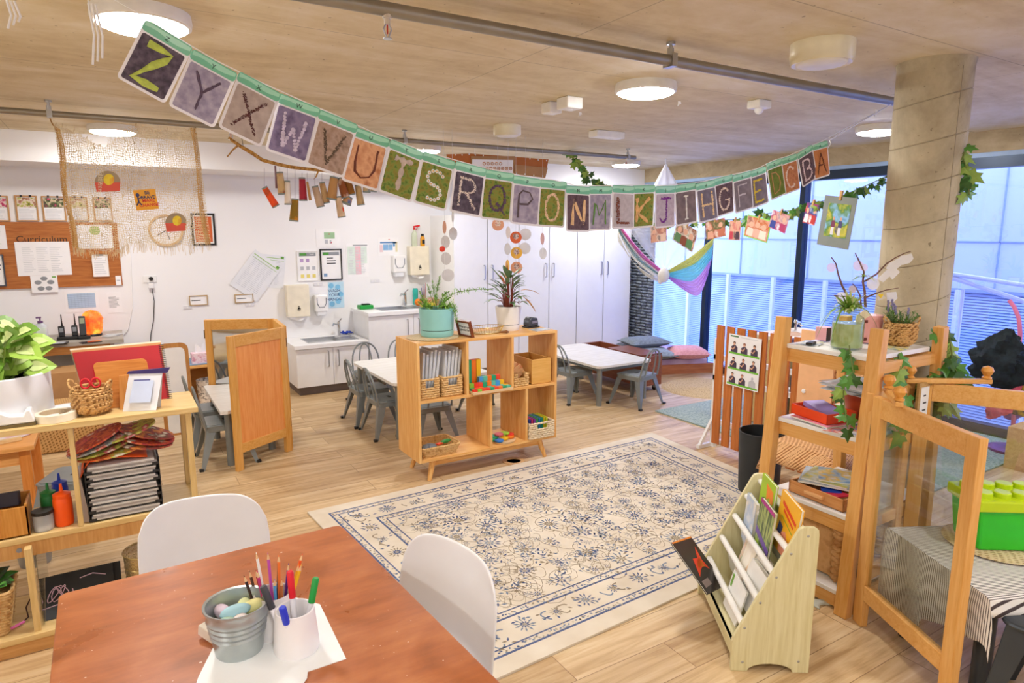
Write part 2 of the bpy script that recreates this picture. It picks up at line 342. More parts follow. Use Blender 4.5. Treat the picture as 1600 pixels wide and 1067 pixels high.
for q_ in range(len(rings)-1):
    for j in range(nseg): fs.append((q_*nseg+j,q_*nseg+(j+1)%nseg,(q_+1)*nseg+(j+1)%nseg,(q_+1)*nseg+j)); mi.append(1 if 0<q_<len(rings)-3 and (q_-1)%4==1 else 0)
f=MB(); f.v=[V(v) for v in vs]; f.f=fs; f.m=mi; f.box(cc[0]-.06,cc[0]-.0585,cc[1]-RC*.936-.001,cc[1]-RC*.93,0,CZ-.05,1)
S(f,'concrete_column',[m,mat('#8f8470',.8,var=.2,scale=40)],smooth=True)
# grey carpet by the glass
o=MB().box(4.45,WX-.05,2.12,4.6,0,.012).o('carpet',patches(['#7f908c','#9dada6','#b4c0b8'],60,.95,bump=.5)); o['kind']='structure'
# ================================================================ CEILING THINGS
def lamp(x,y,lab,grp='round ceiling lamps'):
    t=T('ceiling_light',lab,'ceiling light',(x,y,CZ-.05),0,grp)
    f=MB(); f.lathe([(.165,0),(.172,.004),(.175,.02),(.172,.05)],n=40); f.o('rim',mat('#e8e6e0',.4),t,local=True,smooth=True)
    m=MC.get('lampglow')
    if not m:
        m,nt,b=_new('glowing diffuser'); b.inputs['Base Color'].default_value=(1,1,1,1); b.inputs['Emission Color'].default_value=LAMPCOL; b.inputs['Emission Strength'].default_value=LAMP; _coord(nt); MC['lampglow']=m
    f=MB(); f.lathe([(0,-.022),(.09,-.02),(.135,-.012),(.155,-.004),(.163,.004)],n=40); f.o('diffuser',m,t,local=True,smooth=True)
for x,y,l in ((.19,3.03,'round ceiling lamp above the foreground table, nearest to the wooden letter cards'),(2.70,2.96,'round ceiling lamp above the patterned rug in front of the thick grey pipe'),(.12,6.32,'round ceiling lamp above the hessian cloth at the pinboard'),(2.76,6.2,'round ceiling lamp beside the cardboard sign, over the kitchen sinks'),(5.42,6.25,'round ceiling lamp at the end of the thin pipe near the white cupboards'),(5.35,3.13,'round ceiling lamp half hidden by the concrete column')):
    lamp(x,y,l)
for x,y,l in ((.19,-.2,'above the viewer'),(2.7,-.2,'above the striped table side'),(5.35,0,'by the far end of the glass'),(-2.1,3.0,'beyond the art shelf'),(-2.1,.2,'in the room corner behind the viewer')): lamp(x,y,'round ceiling lamp out of view '+l,'round ceiling lamps out of view')
def pipe(lab,p,q,r,hang,name='ceiling_pipe'):
    t=T(name,lab,'pipe',V(p)); MB().tube([p,q],r,14).o('pipe_run',mat('#9a958a',.38,.7,var=.12,scale=6),t,smooth=True)
    for x in hang:
        f=MB(); f.tube([(x,p[1],p[2]+r*.6),(x,p[1],CZ)],.008); f.lathe([(.02,0),(.02,.012)],(x,p[1],CZ-.012),12); f.tube([(x,p[1],p[2]+r),(x,p[1],p[2]+r+.03)],.014); f.box(x-.015,x+.015,p[1]-r-.006,p[1]+r+.006,p[2]-r-.004,p[2]+r+.004); f.o('hanger',STEEL,t)
pipe('thick galvanised sprinkler pipe running under the ceiling to the concrete column',(-1.2,2.27,2.495),(4.1,2.27,2.495),.024,(.3,2.21))
pipe('thinner galvanised pipe above the hessian cloth and cardboard sign',(-2.5,5.3,2.49),(4.72,5.3,2.49),.02,(-.24,2.19,4.62))
def sprinkler(x,y,z,lab):
    t=T('sprinkler_head',lab,'sprinkler',(x,y,z),0,'sprinkler heads under the pipes')
    f=MB(); f.lathe([(.016,.02),(.016,.0),(.011,0),(.011,-.02)],n=12); f.o('fitting',mat('#d8d2c8',.3,.6),t,local=True,smooth=True)
    f=MB(); f.tube([(-.006,0,-.02),(-.014,0,-.035),(-.004,0,-.06)],.0028,6); f.tube([(.006,0,-.02),(.014,0,-.035),(.004,0,-.06)],.0028,6); f.lathe([(.016,-.066),(.016,-.063)],n=12); f.o('arms',STEEL,t,local=True)
    MB().tube([(0,0,-.02),(0,0,-.05)],.003,6).o('bulb',mat('#c0392b',.3),t,local=True)
sprinkler(.885,2.27,2.465,'sprinkler head hanging from the thick pipe above the letter cards')
sprinkler(.84,5.3,2.465,'sprinkler head under the thin pipe beside the hanging branch')
sprinkler(4.6,5.3,2.465,'sprinkler head at the capped end of the thin pipe')
def disc(x,y,r,h,lab,ring=True):
    t=T('ceiling_speaker',lab,'speaker',(x,y,CZ-h)); f=MB(); f.lathe([(0,.004),(r*.86,.004),(r*.93,0),(r,.014),(r,h)],n=36); f.o('housing',mat('#e6dfc2',.3),t,local=True,smooth=True)
    f=MB(); f.lathe([(0,-.004),(r*.72,-.004),(r*.78,.0),(r*.80,.005)],n=36); f.o('grille',mat('#eceae4',.5),t,local=True,smooth=True)
disc(2.80,1.93,.135,.09,'large cream drum speaker on the ceiling near the concrete column'); disc(2.80,4.66,.11,.08,'small cream drum speaker on the ceiling above the wooden shelf')
for (px,py,a,b_,h,lab,nm) in ((862,178,.1,.1,.07,'small white sensor box on the ceiling, the one nearer the drum speaker','sensor_box'),(890,171,.12,.12,.07,'small white sensor box on the ceiling, larger of the pair','sensor_box'),(948,216,.3,.12,.055,'flat wide white emergency lamp box on the ceiling','emergency_light')):
    p=az(px,py,CZ-h); t=T(nm,lab,'box',(p.x,p.y,CZ-h)); MB().box(-a/2,a/2,-b_/2,b_/2,0,h).o('case',mat('#eeece6',.4),t,local=True,bevel=.008)
    MB().lathe([(0,-.004),(.018,-.003),(.02,0)],n=12).o('lens',WHT,t,local=True)
p=az(1186,170,CZ-.05); t=T('motion_detector','white motion detector with round bulb on the ceiling','sensor',(p.x,p.y,CZ-.05)); MB().box(-.06,.06,-.05,.05,0,.05).o('case',mat('#eeece6',.4),t,local=True,bevel=.008); MB().ball((0,0,-.005),.03).o('bulb',WHT,t,local=True,smooth=True)
for px,py,L,lab in ((10,0,.07,'white string loops hanging near the corner of the ceiling'),(138,5,.16,'white paper streamer hanging beside the big ceiling lamp'),(1368,170,.05,'white string end hanging by the pipe at the column'),(1060,158,.03,'scrap of white string taped to the ceiling near the rug lamp'),(905,175,.03,'scrap of white string beside the ceiling sensor boxes')):
    p=az(px,py,CZ) if px>900 else ay(px,py,2.25); f=MB(); 
    for k in range(3): f.tube([p+V((k*.008,0,0)),p+V((k*.01+.006,.004,-L*.5)),p+V((k*.012-.004,0,-L+.01*k))],.003,5)
    if px<900 and p.z<CZ: f.tube([p,V((p.x,p.y,CZ))],.0015,4)
    tag(f.o('hanging_string',WHT),lab,'string')
# ================================================================ BACK WALL
def sheet(px,py,px2,py2,name,lab,cat,tilt=0,body=PAPER,frame_=None,fw=.012,Y=WY,th=.003,group=None,world=None):
    """flat sheet fixed to the back wall between two picture corners; returns thing, local matrix origin centre, w, h"""
    a=ay(px,py,Y); c=ay(px2,py2,Y); w_=abs(c.x-a.x); h_=abs(a.z-c.z); ctr=V(((a.x+c.x)/2,Y-.001,(a.z+c.z)/2))
    M=frame(ctr,V((math.cos(tilt),0,math.sin(tilt))),V((-math.sin(tilt),0,math.cos(tilt))))   # local z points to the room
    t=T(name,lab,cat,M=M,group=group)
    if frame_:
        f=MB(); e=fw
        f.box(-w_/2,w_/2,h_/2-e,h_/2,0,.016); f.box(-w_/2,w_/2,-h_/2,-h_/2+e,0,.016); f.box(-w_/2,-w_/2+e,-h_/2+e,h_/2-e,0,.016); f.box(w_/2-e,w_/2,-h_/2+e,h_/2-e,0,.016)
        f.o('frame',frame_,t,local=True)
        MB().box(-w_/2+e*.5,w_/2-e*.5,-h_/2+e*.5,h_/2-e*.5,0,.007).o('sheet',body,t,local=True)
    else: MB().box(-w_/2,w_/2,-h_/2,h_/2,0,th).o('sheet',body,t,local=True)
    return t,w_,h_
def lines(t,w_,h_,rows,z=.0035,x0=-.38,x1=.38,y0=.35,y1=-.4,c=INK,name='print',thick=.18,seed=1,colsn=1,zz=None):
    rnd=random.Random(seed); f=MB(); dy=(y0-y1)/rows
    for i in range(rows):
        y=y0-dy*(i+.5)
        for k in range(colsn):
            xa=x0+(x1-x0)*k/colsn; xb=x0+(x1-x0)*(k+.9 if colsn>1 else k+1)/colsn; xb=xa+(xb-xa)*rnd.uniform(.6,1)
            f.box(xa*w_,xb*w_,(y-dy*thick)*h_,(y+dy*thick)*h_,z,z+.0006)
    return f.o(name,c,t,local=True)
def rects(t,w_,h_,L,name='print',z=.0035):
    mats=[];f=MB()
    for x0,x1,y0,y1,c in L:
        if c not in mats: mats.append(c)
        f.box(x0*w_,x1*w_,y0*h_,y1*h_,z,z+.0008,mats.index(c))
    return f.o(name,mats,t,local=True)
LG=mat('#b9bcc4',.7); LB=mat('#b8cfe6',.7); GRN=mat('#5f9a35',.6); SOFT=mat('#d6d9dd',.7)
# pinboard
a=ay(104,347,WY); c=ay(192,445,WY); bw=c.x+1.55
t=T('pinboard','long timber pinboard on the white wall with the word Curriculum','pinboard',(c.x-bw/2,WY-.02,1.22)); zt=1.83-1.22
MB().box(-bw/2,bw/2,0,.019,0,zt).o('board',wood('#9c5526','#c07a3e','x',.45),t,local=True)
text('Curriculum',.085,mat('#3a2010',.5),t,frame(V((ay(66,374,WY).x,WY-.0215,ay(66,374,WY).z)),(1,0,0),(0,0,1)))
YB=WY-.022
t,a_,b_=sheet(22,378,113,429,'curriculum_sheet','large white landscape sheet covering the middle of the timber pinboard','paper',Y=YB,tilt=-.0); lines(t,a_,b_,14,c=SOFT,colsn=3)
t,a_,b_=sheet(-40,352,12,389,'paper_sheet','white sheet at the picture edge in the upper part of the timber pinboard','paper',Y=YB); lines(t,a_,b_,9,c=SOFT)
t,a_,b_=sheet(-30,398,11,447,'clipboard','dark framed sheet at the picture edge in the lower part of the pinboard','clipboard',Y=YB,frame_=mat('#3a4454',.4),fw=.01); lines(t,a_,b_,6,c=INK,z=.0075)
t,a_,b_=sheet(47,431,92,456,'diagram_sheet','white sheet with five grey circles overlapping the lower edge of the pinboard','paper',Y=YB); f=MB()
for k in range(5): an=PI/2+k*2*PI/5; f.add([V((math.cos(an)*.26*b_*1.25+ .028*math.cos(q),math.sin(an)*.32*b_+.02*math.sin(q),.0045)) for q in [2*PI*i/14 for i in range(14)]],[tuple(range(14))])
f.o('circles',GREY,t,local=True); rects(t,a_,b_,[(.3,.45,.36,.44,GRN)],'green_mark')
t,a_,b_=sheet(119,352,178,388,'certificate_sheet','white certificate with a green round seal seen through the hessian cloth','certificate',Y=YB); f=MB(); f.lathe([(0,.0048),(.2*b_,.0048),(.2*b_,.003)],(0,.28*b_,0),20); f.o('seal',mat('#a9bd72',.6),t,local=True); lines(t,a_,b_,2,c=SOFT,y0=-.25,y1=-.45)
t,a_,b_=sheet(142,397,172,432,'clipboard','small clipboard with a lined sheet on the pinboard under the hessian cloth','clipboard',Y=YB,frame_=wood('#a8743c','#c48e52','x'),fw=.003); lines(t,a_,b_,8,c=SOFT,z=.0075); MB().box(-.03,.03,b_*.42,b_*.5,.008,.016).o('clip',STEEL,t,local=True)
t,a_,b_=sheet(180,431,190,445,'note_card','tiny white note at the lower corner of the timber pinboard','note',Y=YB); rects(t,a_,b_,[(-.3,.3,-.05,.05,LG)])
photo_a=patches(['#4a2a28','#c8306a','#e8e0d8','#5c6b3a'],28); photo_b=patches(['#5a3c2c','#b07a58','#e6d8c8','#b8b83c','#3c3a38'],24); photo_c=patches(['#b85a3a','#e0cdb0','#6a7a40','#3a3230','#c8506a'],30)
for i,(x0,y0,x1,y1,ph,l) in enumerate(((-30,305,17,346,photo_a,'clipboard with a magenta photo above the pinboard at the picture edge'),(22,305,62,346,photo_b,'clipboard with a brown and yellow photo above the pinboard, second of the row'),(64,306,105,346,photo_c,'clipboard with a red and green photo above the pinboard beside the hessian hem'),(108,307,140,346,photo_b,'clipboard with a faded photo above the pinboard, behind the hessian hem'),(144,308,177,346,photo_c,'clipboard above the pinboard with the last photo, behind the hessian patch'))):
    t,a_,b_=sheet(x0,y0,x1,y1,'clipboard',l,'clipboard',frame_=wood('#b08250','#c89a66','x'),fw=.012,Y=YB if 0 else WY,group='clipboards above the pinboard')
    MB().box(-a_*.42,a_*.42,b_*.05,b_*.42,.008,.0095).o('photo',ph,t,local=True); lines(t,a_,b_,7,y0=.0,y1=-.42,c=SOFT,z=.0085)
    for k in (-.2,.2): MB().box(k*a_-.008,k*a_+.008,b_*.44,b_*.52,.012,.022).o('clip',BLK,t,local=True)
t,a_,b_=sheet(100,455,156,486,'calendar_sheet','white sheet with a pale blue table below the pinboard','paper'); rects(t,a_,b_,[(-.42,.4,-.3,.38,LB)],'blue_table'); rects(t,a_,b_,[(-.42,.4,-.3+k*.085,-.29+k*.085,mat('#8fa8c4',.7)) for k in range(8)]+[(-.42+k*.1,-.415+k*.1,-.3,.38,mat('#8fa8c4',.7)) for k in range(7)],'table_lines',z=.005)
t,a_,b_=sheet(166,457,192,488,'notice_sheet','small printed notice beside the sheet with the blue table','paper'); lines(t,a_,b_,9,c=GREY,y0=.3,y1=-.25)
# wall clock and framed poster behind the hessian
p=ay(259,360,WY); t=T('wall_clock','round wall clock with a pale wooden rim seen through the hessian cloth','clock',M=frame(V((p.x,WY-.001,p.z)),(1,0,0),(0,0,1)))
MB().lathe([(0,.012),(.14,.012),(.14,0)],n=36).o('face',PAPER,t,local=True,smooth=True); MB().lathe([(.138,.0),(.138,.03),(.158,.03),(.158,0)],n=40).o('rim',wood('#c8a070','#dcb888','x'),t,local=True,smooth=True)
f=MB(); f.bar((0,0,.015),(-.08,-.05,.015),.006,.002); f.bar((0,0,.017),(.03,-.09,.017),.006,.002); f.o('hands',BLK,t,local=True)
t,a_,b_=sheet(297,333,338,383,'framed_poster','black framed orange poster on the white wall at the edge of the hessian cloth','poster',frame_=BLK,fw=.018); rects(t,a_,b_,[(-.36,.36,-.4,.4,mat('#d2622c',.5))],'orange_print',z=.0075); lines(t,a_,b_,8,c=mat('#f0b890',.6),z=.009,x0=-.25,x1=.25)
# socket, cable
p=ay(234,436,WY); t=T('power_socket','white double power socket with a black plug on the wall','socket',(p.x,WY,p.z)); MB().box(-.06,.06,-.012,0,-.035,.035).o('plate',WHT,t,local=True,bevel=.003); f=MB(); f.tube([(.01,-.012,.005),(.01,-.045,.005)],.02,12); f.o('plug',BLK,t,local=True); MB().box(-.02,.03,-.05,-.012,-.09,-.04).o('adapter',WHT,t,local=True,bevel=.004)
pts=[V((p.x+.01,WY-.03,p.z-.08))]+[ay(x,y,WY-.015) for x,y in ((241,470),(240,500),(236,520),(234,545),(233,575))]
tag(MB().tube(pts,.004,6).o('power_cable',BLK,smooth=True),'thin black cable hanging from the wall socket','cable')
pts=[ay(x,y,WY-.012) for x,y in ((203,372),(205,420),(207,480),(200,515),(190,526))]; tag(MB().tube(pts,.005,6).o('power_cable',WHT,smooth=True),'white cable running down the wall beside the pinboard','cable')
# plaques, tilted sheets
for x0,x1,y0,y1,l in ((295,325,462,476,'small wooden framed word plaque on the wall, alone beside the tilted papers'),(366,396,460,472,'small wooden framed word plaque partly under the tilted papers')):
    t,a_,b_=sheet(x0,y0,x1,y1,'word_plaque',l,'plaque',frame_=wood('#a98a5c','#c4a878','x'),fw=.008,group='word plaques on the white wall'); lines(t,a_,b_,1,c=INK,z=.0075,y0=.15,y1=-.15,thick=.12)
for (x0,y0,x1,y1,tl,l,Y_) in ((392,398,446,448,R(-8),'large white form pinned on the wall behind the steeply tilted one',WY),(372,398,427,463,R(-38),'large white form pinned steeply tilted on the wall beside the frames',WY-.008)):
    t,a_,b_=sheet(x0,y0,x1,y1,'pinned_form',l,'paper',tilt=tl,Y=Y_,group='large forms pinned on the wall',body=mat('#e6e9f0',.7,var=.02)); lines(t,a_,b_,18,c=mat('#c9ced8',.7),colsn=4,thick=.12); rects(t,a_,b_,[(-.45,.45,.40,.42,mat('#a9cf8a',.6)),(-.45,.45,.34,.35,mat('#a9cf8a',.6)),(.34,.44,.42,.48,GRN)],'green_lines',z=.0045)
t,a_,b_=sheet(493,358,532,386,'map_sheet','white sheet with a green evacuation plan above the two frames','paper'); rects(t,a_,b_,[(-.17,.27,-.02,.32,mat('#9fc49a',.6)),(-.15,-.02,-.3,-.08,LG),(.05,.12,-.3,-.1,LG)]); rects(t,a_,b_,[(.02,.06,.2,.26,mat('#c03050',.6)),(.1,.14,-.28,-.2,mat('#c03050',.6))],'red_dots',z=.005)
t,a_,b_=sheet(463,392,498,438,'name_board','white board with small coloured squares beside the black frame','sign',frame_=WHT,fw=.008)
rects(t,a_,b_,[(-.4,.4,.32,.44,GREY)],'header',z=.0075); rects(t,a_,b_,[(-.36,-.05,.34,.42,mat('#4c9a3c',.6))],'green_badge',z=.009)
rects(t,a_,b_,[(-.36,-.2,.12,.24,mat('#b59ac8',.6)),(-.08,.08,.12,.24,mat('#b59ac8',.6))]+[(x,x+.16,y,y+.12,q) for y,q in ((-.14,LG),(-.4,mat('#e8d878',.6))) for x in (-.36,-.08,.2)],'tiles',z=.0075); text('Education\nLeader',.018,WHT,t,WM[t.name]@MX.Translation((.05,.1375,.0095)) ,'lettering')
t,a_,b_=sheet(499,389,535,437,'framed_certificate','black framed certificate beside the board with coloured squares','frame',frame_=BLK,fw=.014); rects(t,a_,b_,[(-.38,.38,.3,.4,GREY)],'header',z=.0075); rects(t,a_,b_,[(-.36,-.1,.31,.39,mat('#4c9a3c',.6))],'green_badge',z=.009); lines(t,a_,b_,3,c=INK,z=.0075,x0=-.2,x1=.25,y0=.25,y1=.0); rects(t,a_,b_,[(-.36,-.2,-.38,-.28,mat('#7fa0c8',.6))],'seal',z=.0075)
t,a_,b_=sheet(540,380,577,432,'chart_sheet','pale green and pink chart on the wall beside the black frame','chart'); rects(t,a_,b_,[(-.45,-.1,-.42,.4,mat('#dcebe2',.7)),(-.1,.15,-.42,.4,mat('#ecc2cc',.7)),(.15,.42,-.1,.4,mat('#dcebe2',.7)),(-.2,.45,.42,.45,GREY)]); lines(t,a_,b_,16,c=SOFT,z=.005,colsn=3)
t,a_,b_=sheet(590,371,623,399,'timetable_sheet','white sheet with a blue table on the wall above the soap dispenser','chart'); rects(t,a_,b_,[(-.4,.4,.18,.26,mat('#5a8ac0',.6)),(-.25,.0,-.2,.12,mat('#86b4e0',.6)),(.02,.2,-.2,.12,mat('#86b4e0',.6)),(.22,.32,.0,.26,mat('#6aa0d8',.6)),(.34,.44,-.3,.26,mat('#e0d8b0',.6)),(-.42,-.28,-.3,.1,mat('#e8d0d8',.6)),(.0,.08,.36,.4,mat('#d05040',.6))])
t,a_,b_=sheet(512,441,538,480,'hand_washing_poster','light blue WASH YOUR HANDS poster between soap dispenser and raised sink','poster',body=mat('#bfe0f2',.6)); f=MB()
for x,y in ((-.3,.36),(.12,.3),(.3,.02),(-.28,-.34),(.12,-.25)): f.lathe([(0,.005),(.17*a_,.005),(.17*a_,.003)],(x*a_,y*b_,0),16)
f.o('bubbles',mat('#7fc0e4',.6),t,local=True); p=WM[t.name]@V((-.12*a_,.0,.0045)); text('WASH\nYOUR\nHANDS!',.05,mat('#23407a',.5),t,frame(p,(1,0,0),(0,0,1)),'lettering')
for px,py,l in ((497,444,'blank white switch plate above the soap dispenser by the low sink'),(586,439,'blank white switch plate above the raised sink'),(390,476,'small white switch plate below the tilted papers'),(293,480,'small white switch plate below the wooden plaque')):
    t,a_,b_=sheet(px-7,py-2,px+7,py+2,'switch_plate',l,'switch',body=mat('#e4e4e8',.4),th=.008); MB().box(-.008,.008,-.008,.008,.008,.011).o('switch',WHT,t,local=True)
t,a_,b_=sheet(700-17,394,700-5,414,'dot_chart','white strip with coloured dots on the side of the tall cupboard','chart'); 
rects(t,a_,b_,[(-.4,-.15,.3-k*.15,.36-k*.15,mat(q,.5)) for k,q in enumerate(('#3355cc','#e08828','#e0c838','#3a9a3c','#8a2a6a'))]+[(.2,.4,.3-k*.15,.34-k*.15,LG) for k in range(5)]+[(-.4,.1,-.44,-.42,INK)])
for px,py,l in ((507,376+0,''),): pass
# towel and soap dispensers
def towel(x0,y0,x1,y1,l):
    a=ay(x0,y0,WY-.1); c=ay(x1,y1,WY-.1); w_=c.x-a.x; h_=a.z-c.z; t=T('towel_dispenser',l,'dispenser',((a.x+c.x)/2,WY,c.z),0,'paper towel dispensers')
    MB().box(-w_/2,w_/2,-.11,0,0,h_).o('case',mat('#ece4cf',.35),t,local=True,bevel=.008); f=MB(); f.tube([(0,-.112,h_*.25+.03*math.sin(q)) if 0 else (.016*math.cos(q)*(1-.5*(math.sin(q)>0)),-.1115,h_*.27+.028*math.sin(q)) for q in [2*PI*i/14 for i in range(14)]],.003,5,closed=True); f.box(-.008,.008,-.113,-.11,h_*.24,h_*.3); f.o('level_window',BLK,t,local=True)
    MB().grid(lambda u,v:(-w_*.42+w_*.84*u,-.07+.03*math.sin(u*7)*v,-.03-.0*u-(.0+.05*(1-abs(2*u-1))**.6)*v+.03),10,4).o('paper_towel',PAPER,t,local=True,smooth=True,solid=.003)
towel(447,446,485,494,'cream paper towel dispenser above the low sink'); towel(640,385,671,429,'cream paper towel dispenser above the raised sink with bottles on it')
def soap(x0,y0,x1,y1,l):
    a=ay(x0,y0,WY-.09); c=ay(x1,y1,WY-.09); w_=c.x-a.x; h_=a.z-c.z; t=T('soap_dispenser',l,'dispenser',((a.x+c.x)/2,WY,c.z),0,'wall soap dispensers')
    MB().box(-w_/2,w_/2,-.1,0,h_*.2,h_).o('case',WHT,t,local=True,bevel=.015); MB().box(-w_*.35,w_*.35,-.09,0,0,h_*.24).o('push_bar',mat('#e4e6ea',.3),t,local=True,bevel=.012)
    MB().tube([(-w_*.36,-.102,h_*.86),(-w_*.36,-.102,h_*.6),(-w_*.2,-.102,h_*.42),(w_*.2,-.102,h_*.42),(w_*.36,-.102,h_*.6),(w_*.36,-.102,h_*.86)],.004,5).o('trim_line',mat('#596070',.4),t,local=True)
soap(492,461,513,493,'white soap dispenser above the low sink'); soap(614,399,635,432,'white soap dispenser above the raised sink')
zt=ay(655,385,WY-.06).z+.002
p=ay(652,383,WY-.07); t=T('spray_bottle','clear spray bottle with a red trigger on the towel dispenser','bottle',(p.x-.03,WY-.06,zt)); MB().lathe([(.032,0),(.034,.01),(.034,.15),(.014,.19),(.012,.2)],n=16).o('bottle',mat('#d8e2c8',.25,alpha=.85),t,local=True,smooth=True)
f=MB(); f.lathe([(.015,.2),(.015,.225)],n=10); f.bar((-.01,0,.235),(.07,0,.25),.02); f.bar((.04,0,.235),(.03,0,.20),.008); f.o('trigger',mat('#d81e24',.35),t,local=True)
t=T('cleaner_bottle','small yellow bottle with a black cap on the towel dispenser','bottle',(p.x+.075,WY-.06,zt)); MB().lathe([(.026,0),(.028,.01),(.028,.10),(.018,.12)],n=16).o('bottle',mat('#e8a01c',.4),t,local=True,smooth=True); MB().lathe([(.018,.12),(.018,.15)],n=12).o('cap',BLK,t,local=True); MB().box(-.018,.018,-.029,-.027,.03,.08).o('label_strip',BLK,t,local=True)
# ---- sink units
def handles(t,xs,z0,z1,y):
    for x in xs: f=MB(); f.tube([(x,y,z0),(x,y-.03,z0),(x,y-.03,z1),(x,y,z1)],.006,6); f.o('handle',STEEL,t)
def sinkunit(name,lab,x0,x1,h,doors,basin,tapx,hx_,hz):
    t=T(name,lab,'sink cabinet',((x0+x1)/2,7.3,0)); f=MB(); f.box(x0+.02,x1-.005,7.03,WY-.002,.09,h-.045); f.o('carcass',WHT,t)
    MB().box(x0+.05,x1-.005,7.06,WY-.01,0,.09).o('plinth',mat('#6b5e5a',.5),t); e=.02
    # worktop with an opening for the basin
    bx0,bx1,by0,by1=basin; f=MB()
    f.box(x0,bx0,6.99,WY-.002,h-.04,h); f.box(bx1,x1,6.99,WY-.002,h-.04,h); f.box(bx0,bx1,6.99,by0,h-.04,h); f.box(bx0,bx1,by1,WY-.002,h-.04,h); f.o('worktop',WHT,t)
    f=MB(); r=.012; f.box(bx0-r,bx1+r,by0-r,by0,h,h+.004); f.box(bx0-r,bx1+r,by1,by1+r,h,h+.004); f.box(bx0-r,bx0,by0,by1,h,h+.004); f.box(bx1,bx1+r,by0,by1,h,h+.004)
    mid=bx0+(bx1-bx0)*.68
    f.box(bx0,mid,by0,by0+.004,h-.13,h); f.box(bx0,mid,by1-.004,by1,h-.13,h); f.box(bx0,bx0+.004,by0,by1,h-.13,h); f.box(mid-.004,mid,by0,by1,h-.13,h); f.box(bx0,mid,by0,by1,h-.135,h-.13); f.box(mid,bx1,by0,by1,h-.01,h-.004)
    for k in range(5): f.box(mid+.03+k*.03,mid+.038+k*.03,by0+.05,by1-.05,h-.004,h-.001)
    f.o('basin',STEEL,t)
    n=len(doors)-1
    for i in range(n): MB().box(doors[i]+.002,doors[i+1]-.002,7.012,7.03,.095,h-.05).o('door',WHT,t)
    handles(t,hx_,hz[0],hz[1],7.012)
    f=MB(); ty=by1+.05; f.tube([(tapx,ty,h),(tapx,ty,h+.16)],.018,12); f.tube([(tapx,ty,h+.13),(tapx-.08,ty-.08,h+.15),(tapx-.1,ty-.1,h+.13)],.011,8); f.tube([(tapx,ty,h+.16),(tapx+.02,ty-.05,h+.2)],.008,6); f.o('tap',CHROME,t,smooth=True)
    return t
def sx(px,Y=7.0): return ay(px,500,Y).x
x0=ay(455,543,7).x; x1=ay(571,531,7).x
sinkunit('low_sink_cabinet','low white sink cabinet with two doors and steel handles',x0+.03,2.40,.55,(x0+.05,2.0,2.40),(1.78,2.32,7.13,7.45),2.22,(1.945,2.055),(.30,.47))
sinkunit('raised_sink_cabinet','taller white sink cabinet beside the wardrobe cupboards',2.405,3.40,.85,(2.41,2.95,3.39),(2.62,3.15,7.13,7.45),3.05,(2.87,3.01),(.55,.75))
t=T('cleaning_cloth','blue cleaning cloth on the low sink by the tap','cloth',(2.32,7.53,.556)); rnd=random.Random(3)
MB().grid(lambda u,v:(-.07+.13*u,-.04+.08*v,.012+.03*math.sin(3+u*9)*math.sin(v*7)*(u*(1-u)*4)*(v*(1-v)*4)+.01*rnd.random()),12,10).o('folds',mat('#1c3fae',.7),t,local=True,smooth=True,solid=.006)
t=T('green_tray','green box of sponges on the edge of the raised sink','tray',(2.52,7.42,.852)); MB().box(-.08,.08,-.06,.06,0,.045).o('box',mat('#169a3a',.4),t,local=True,bevel=.006); MB().box(-.04,.05,-.03,.03,.045,.06).o('brush',BLK,t,local=True,bevel=.004)
for dx,dy,rr,cc_,nm,l in ((3.22,7.3,.045,'#f08018','orange_fruit','orange ball behind the raised sink'),):
    tag(MB().ball((dx-.06,dy+.06,.852+rr),rr).o(nm,mat(cc_,.5),smooth=True),'orange toy orange beside the raised sink tap','toy fruit')
tag(MB().tube([(3.1,7.16,.875),(3.18,7.12,.885),(3.27,7.14,.885),(3.32,7.2,.87)],[.008,.024,.022,.007],8).o('toy_banana',mat('#f0cc20',.5),smooth=True),'yellow toy banana beside the raised sink','toy fruit')
tag(MB().tube([(3.25,7.08,.87),(3.33,7.07,.872),(3.38,7.1,.868)],[.006,.016,.005],8).o('toy_bean_pod',mat('#3fa53a',.5),smooth=True),'green toy vegetable on the raised sink beside the banana','toy fruit')
tag(MB().tube([(3.27,7.25,.862),(3.37,7.22,.862)],.008,6).o('pink_brush',mat('#e0487c',.5)),'pink brush handle behind the toy fruit at the raised sink','brush')
t=T('rattan_tray','rattan basket tray behind the teal pot on the raised sink','basket',(3.33,7.36,.852)); MB().lathe([(.08,0),(.1,.07),(.105,.07),(.086,.0)],n=20).o('bowl',SEAG,t,local=True,smooth=True); MB().ball((0,0,.06),(.08,.08,.04)).o('contents',patches(['#7a4a34','#d8b8a0','#b86a50','#ece0d4'],30),t,local=True,smooth=True)
t=T('soap_bottle','teal pump bottle under the towel dispenser at the raised sink','bottle',(3.2,7.53,.852)); MB().lathe([(.03,0),(.032,.1),(.036,.17),(.028,.2)],n=14).o('bottle',mat('#2fb5a8',.35),t,local=True,smooth=True)
t=T('brush_pot','jar of brushes beside the teal bottle at the raised sink','jar',(3.32,7.55,.852)); MB().lathe([(.028,0),(.03,.1)],n=12).o('jar',mat('#b8a080',.4),t,local=True); f=MB()
for k in range(4): f.tube([(.01*k-.015,0,.05),(.02*k-.03,0,.2+.02*k)],.004,5,mi=k%2)
f.o('brushes',[mat('#2a3f8a',.5),mat('#b03a3a',.5)],t,local=True)
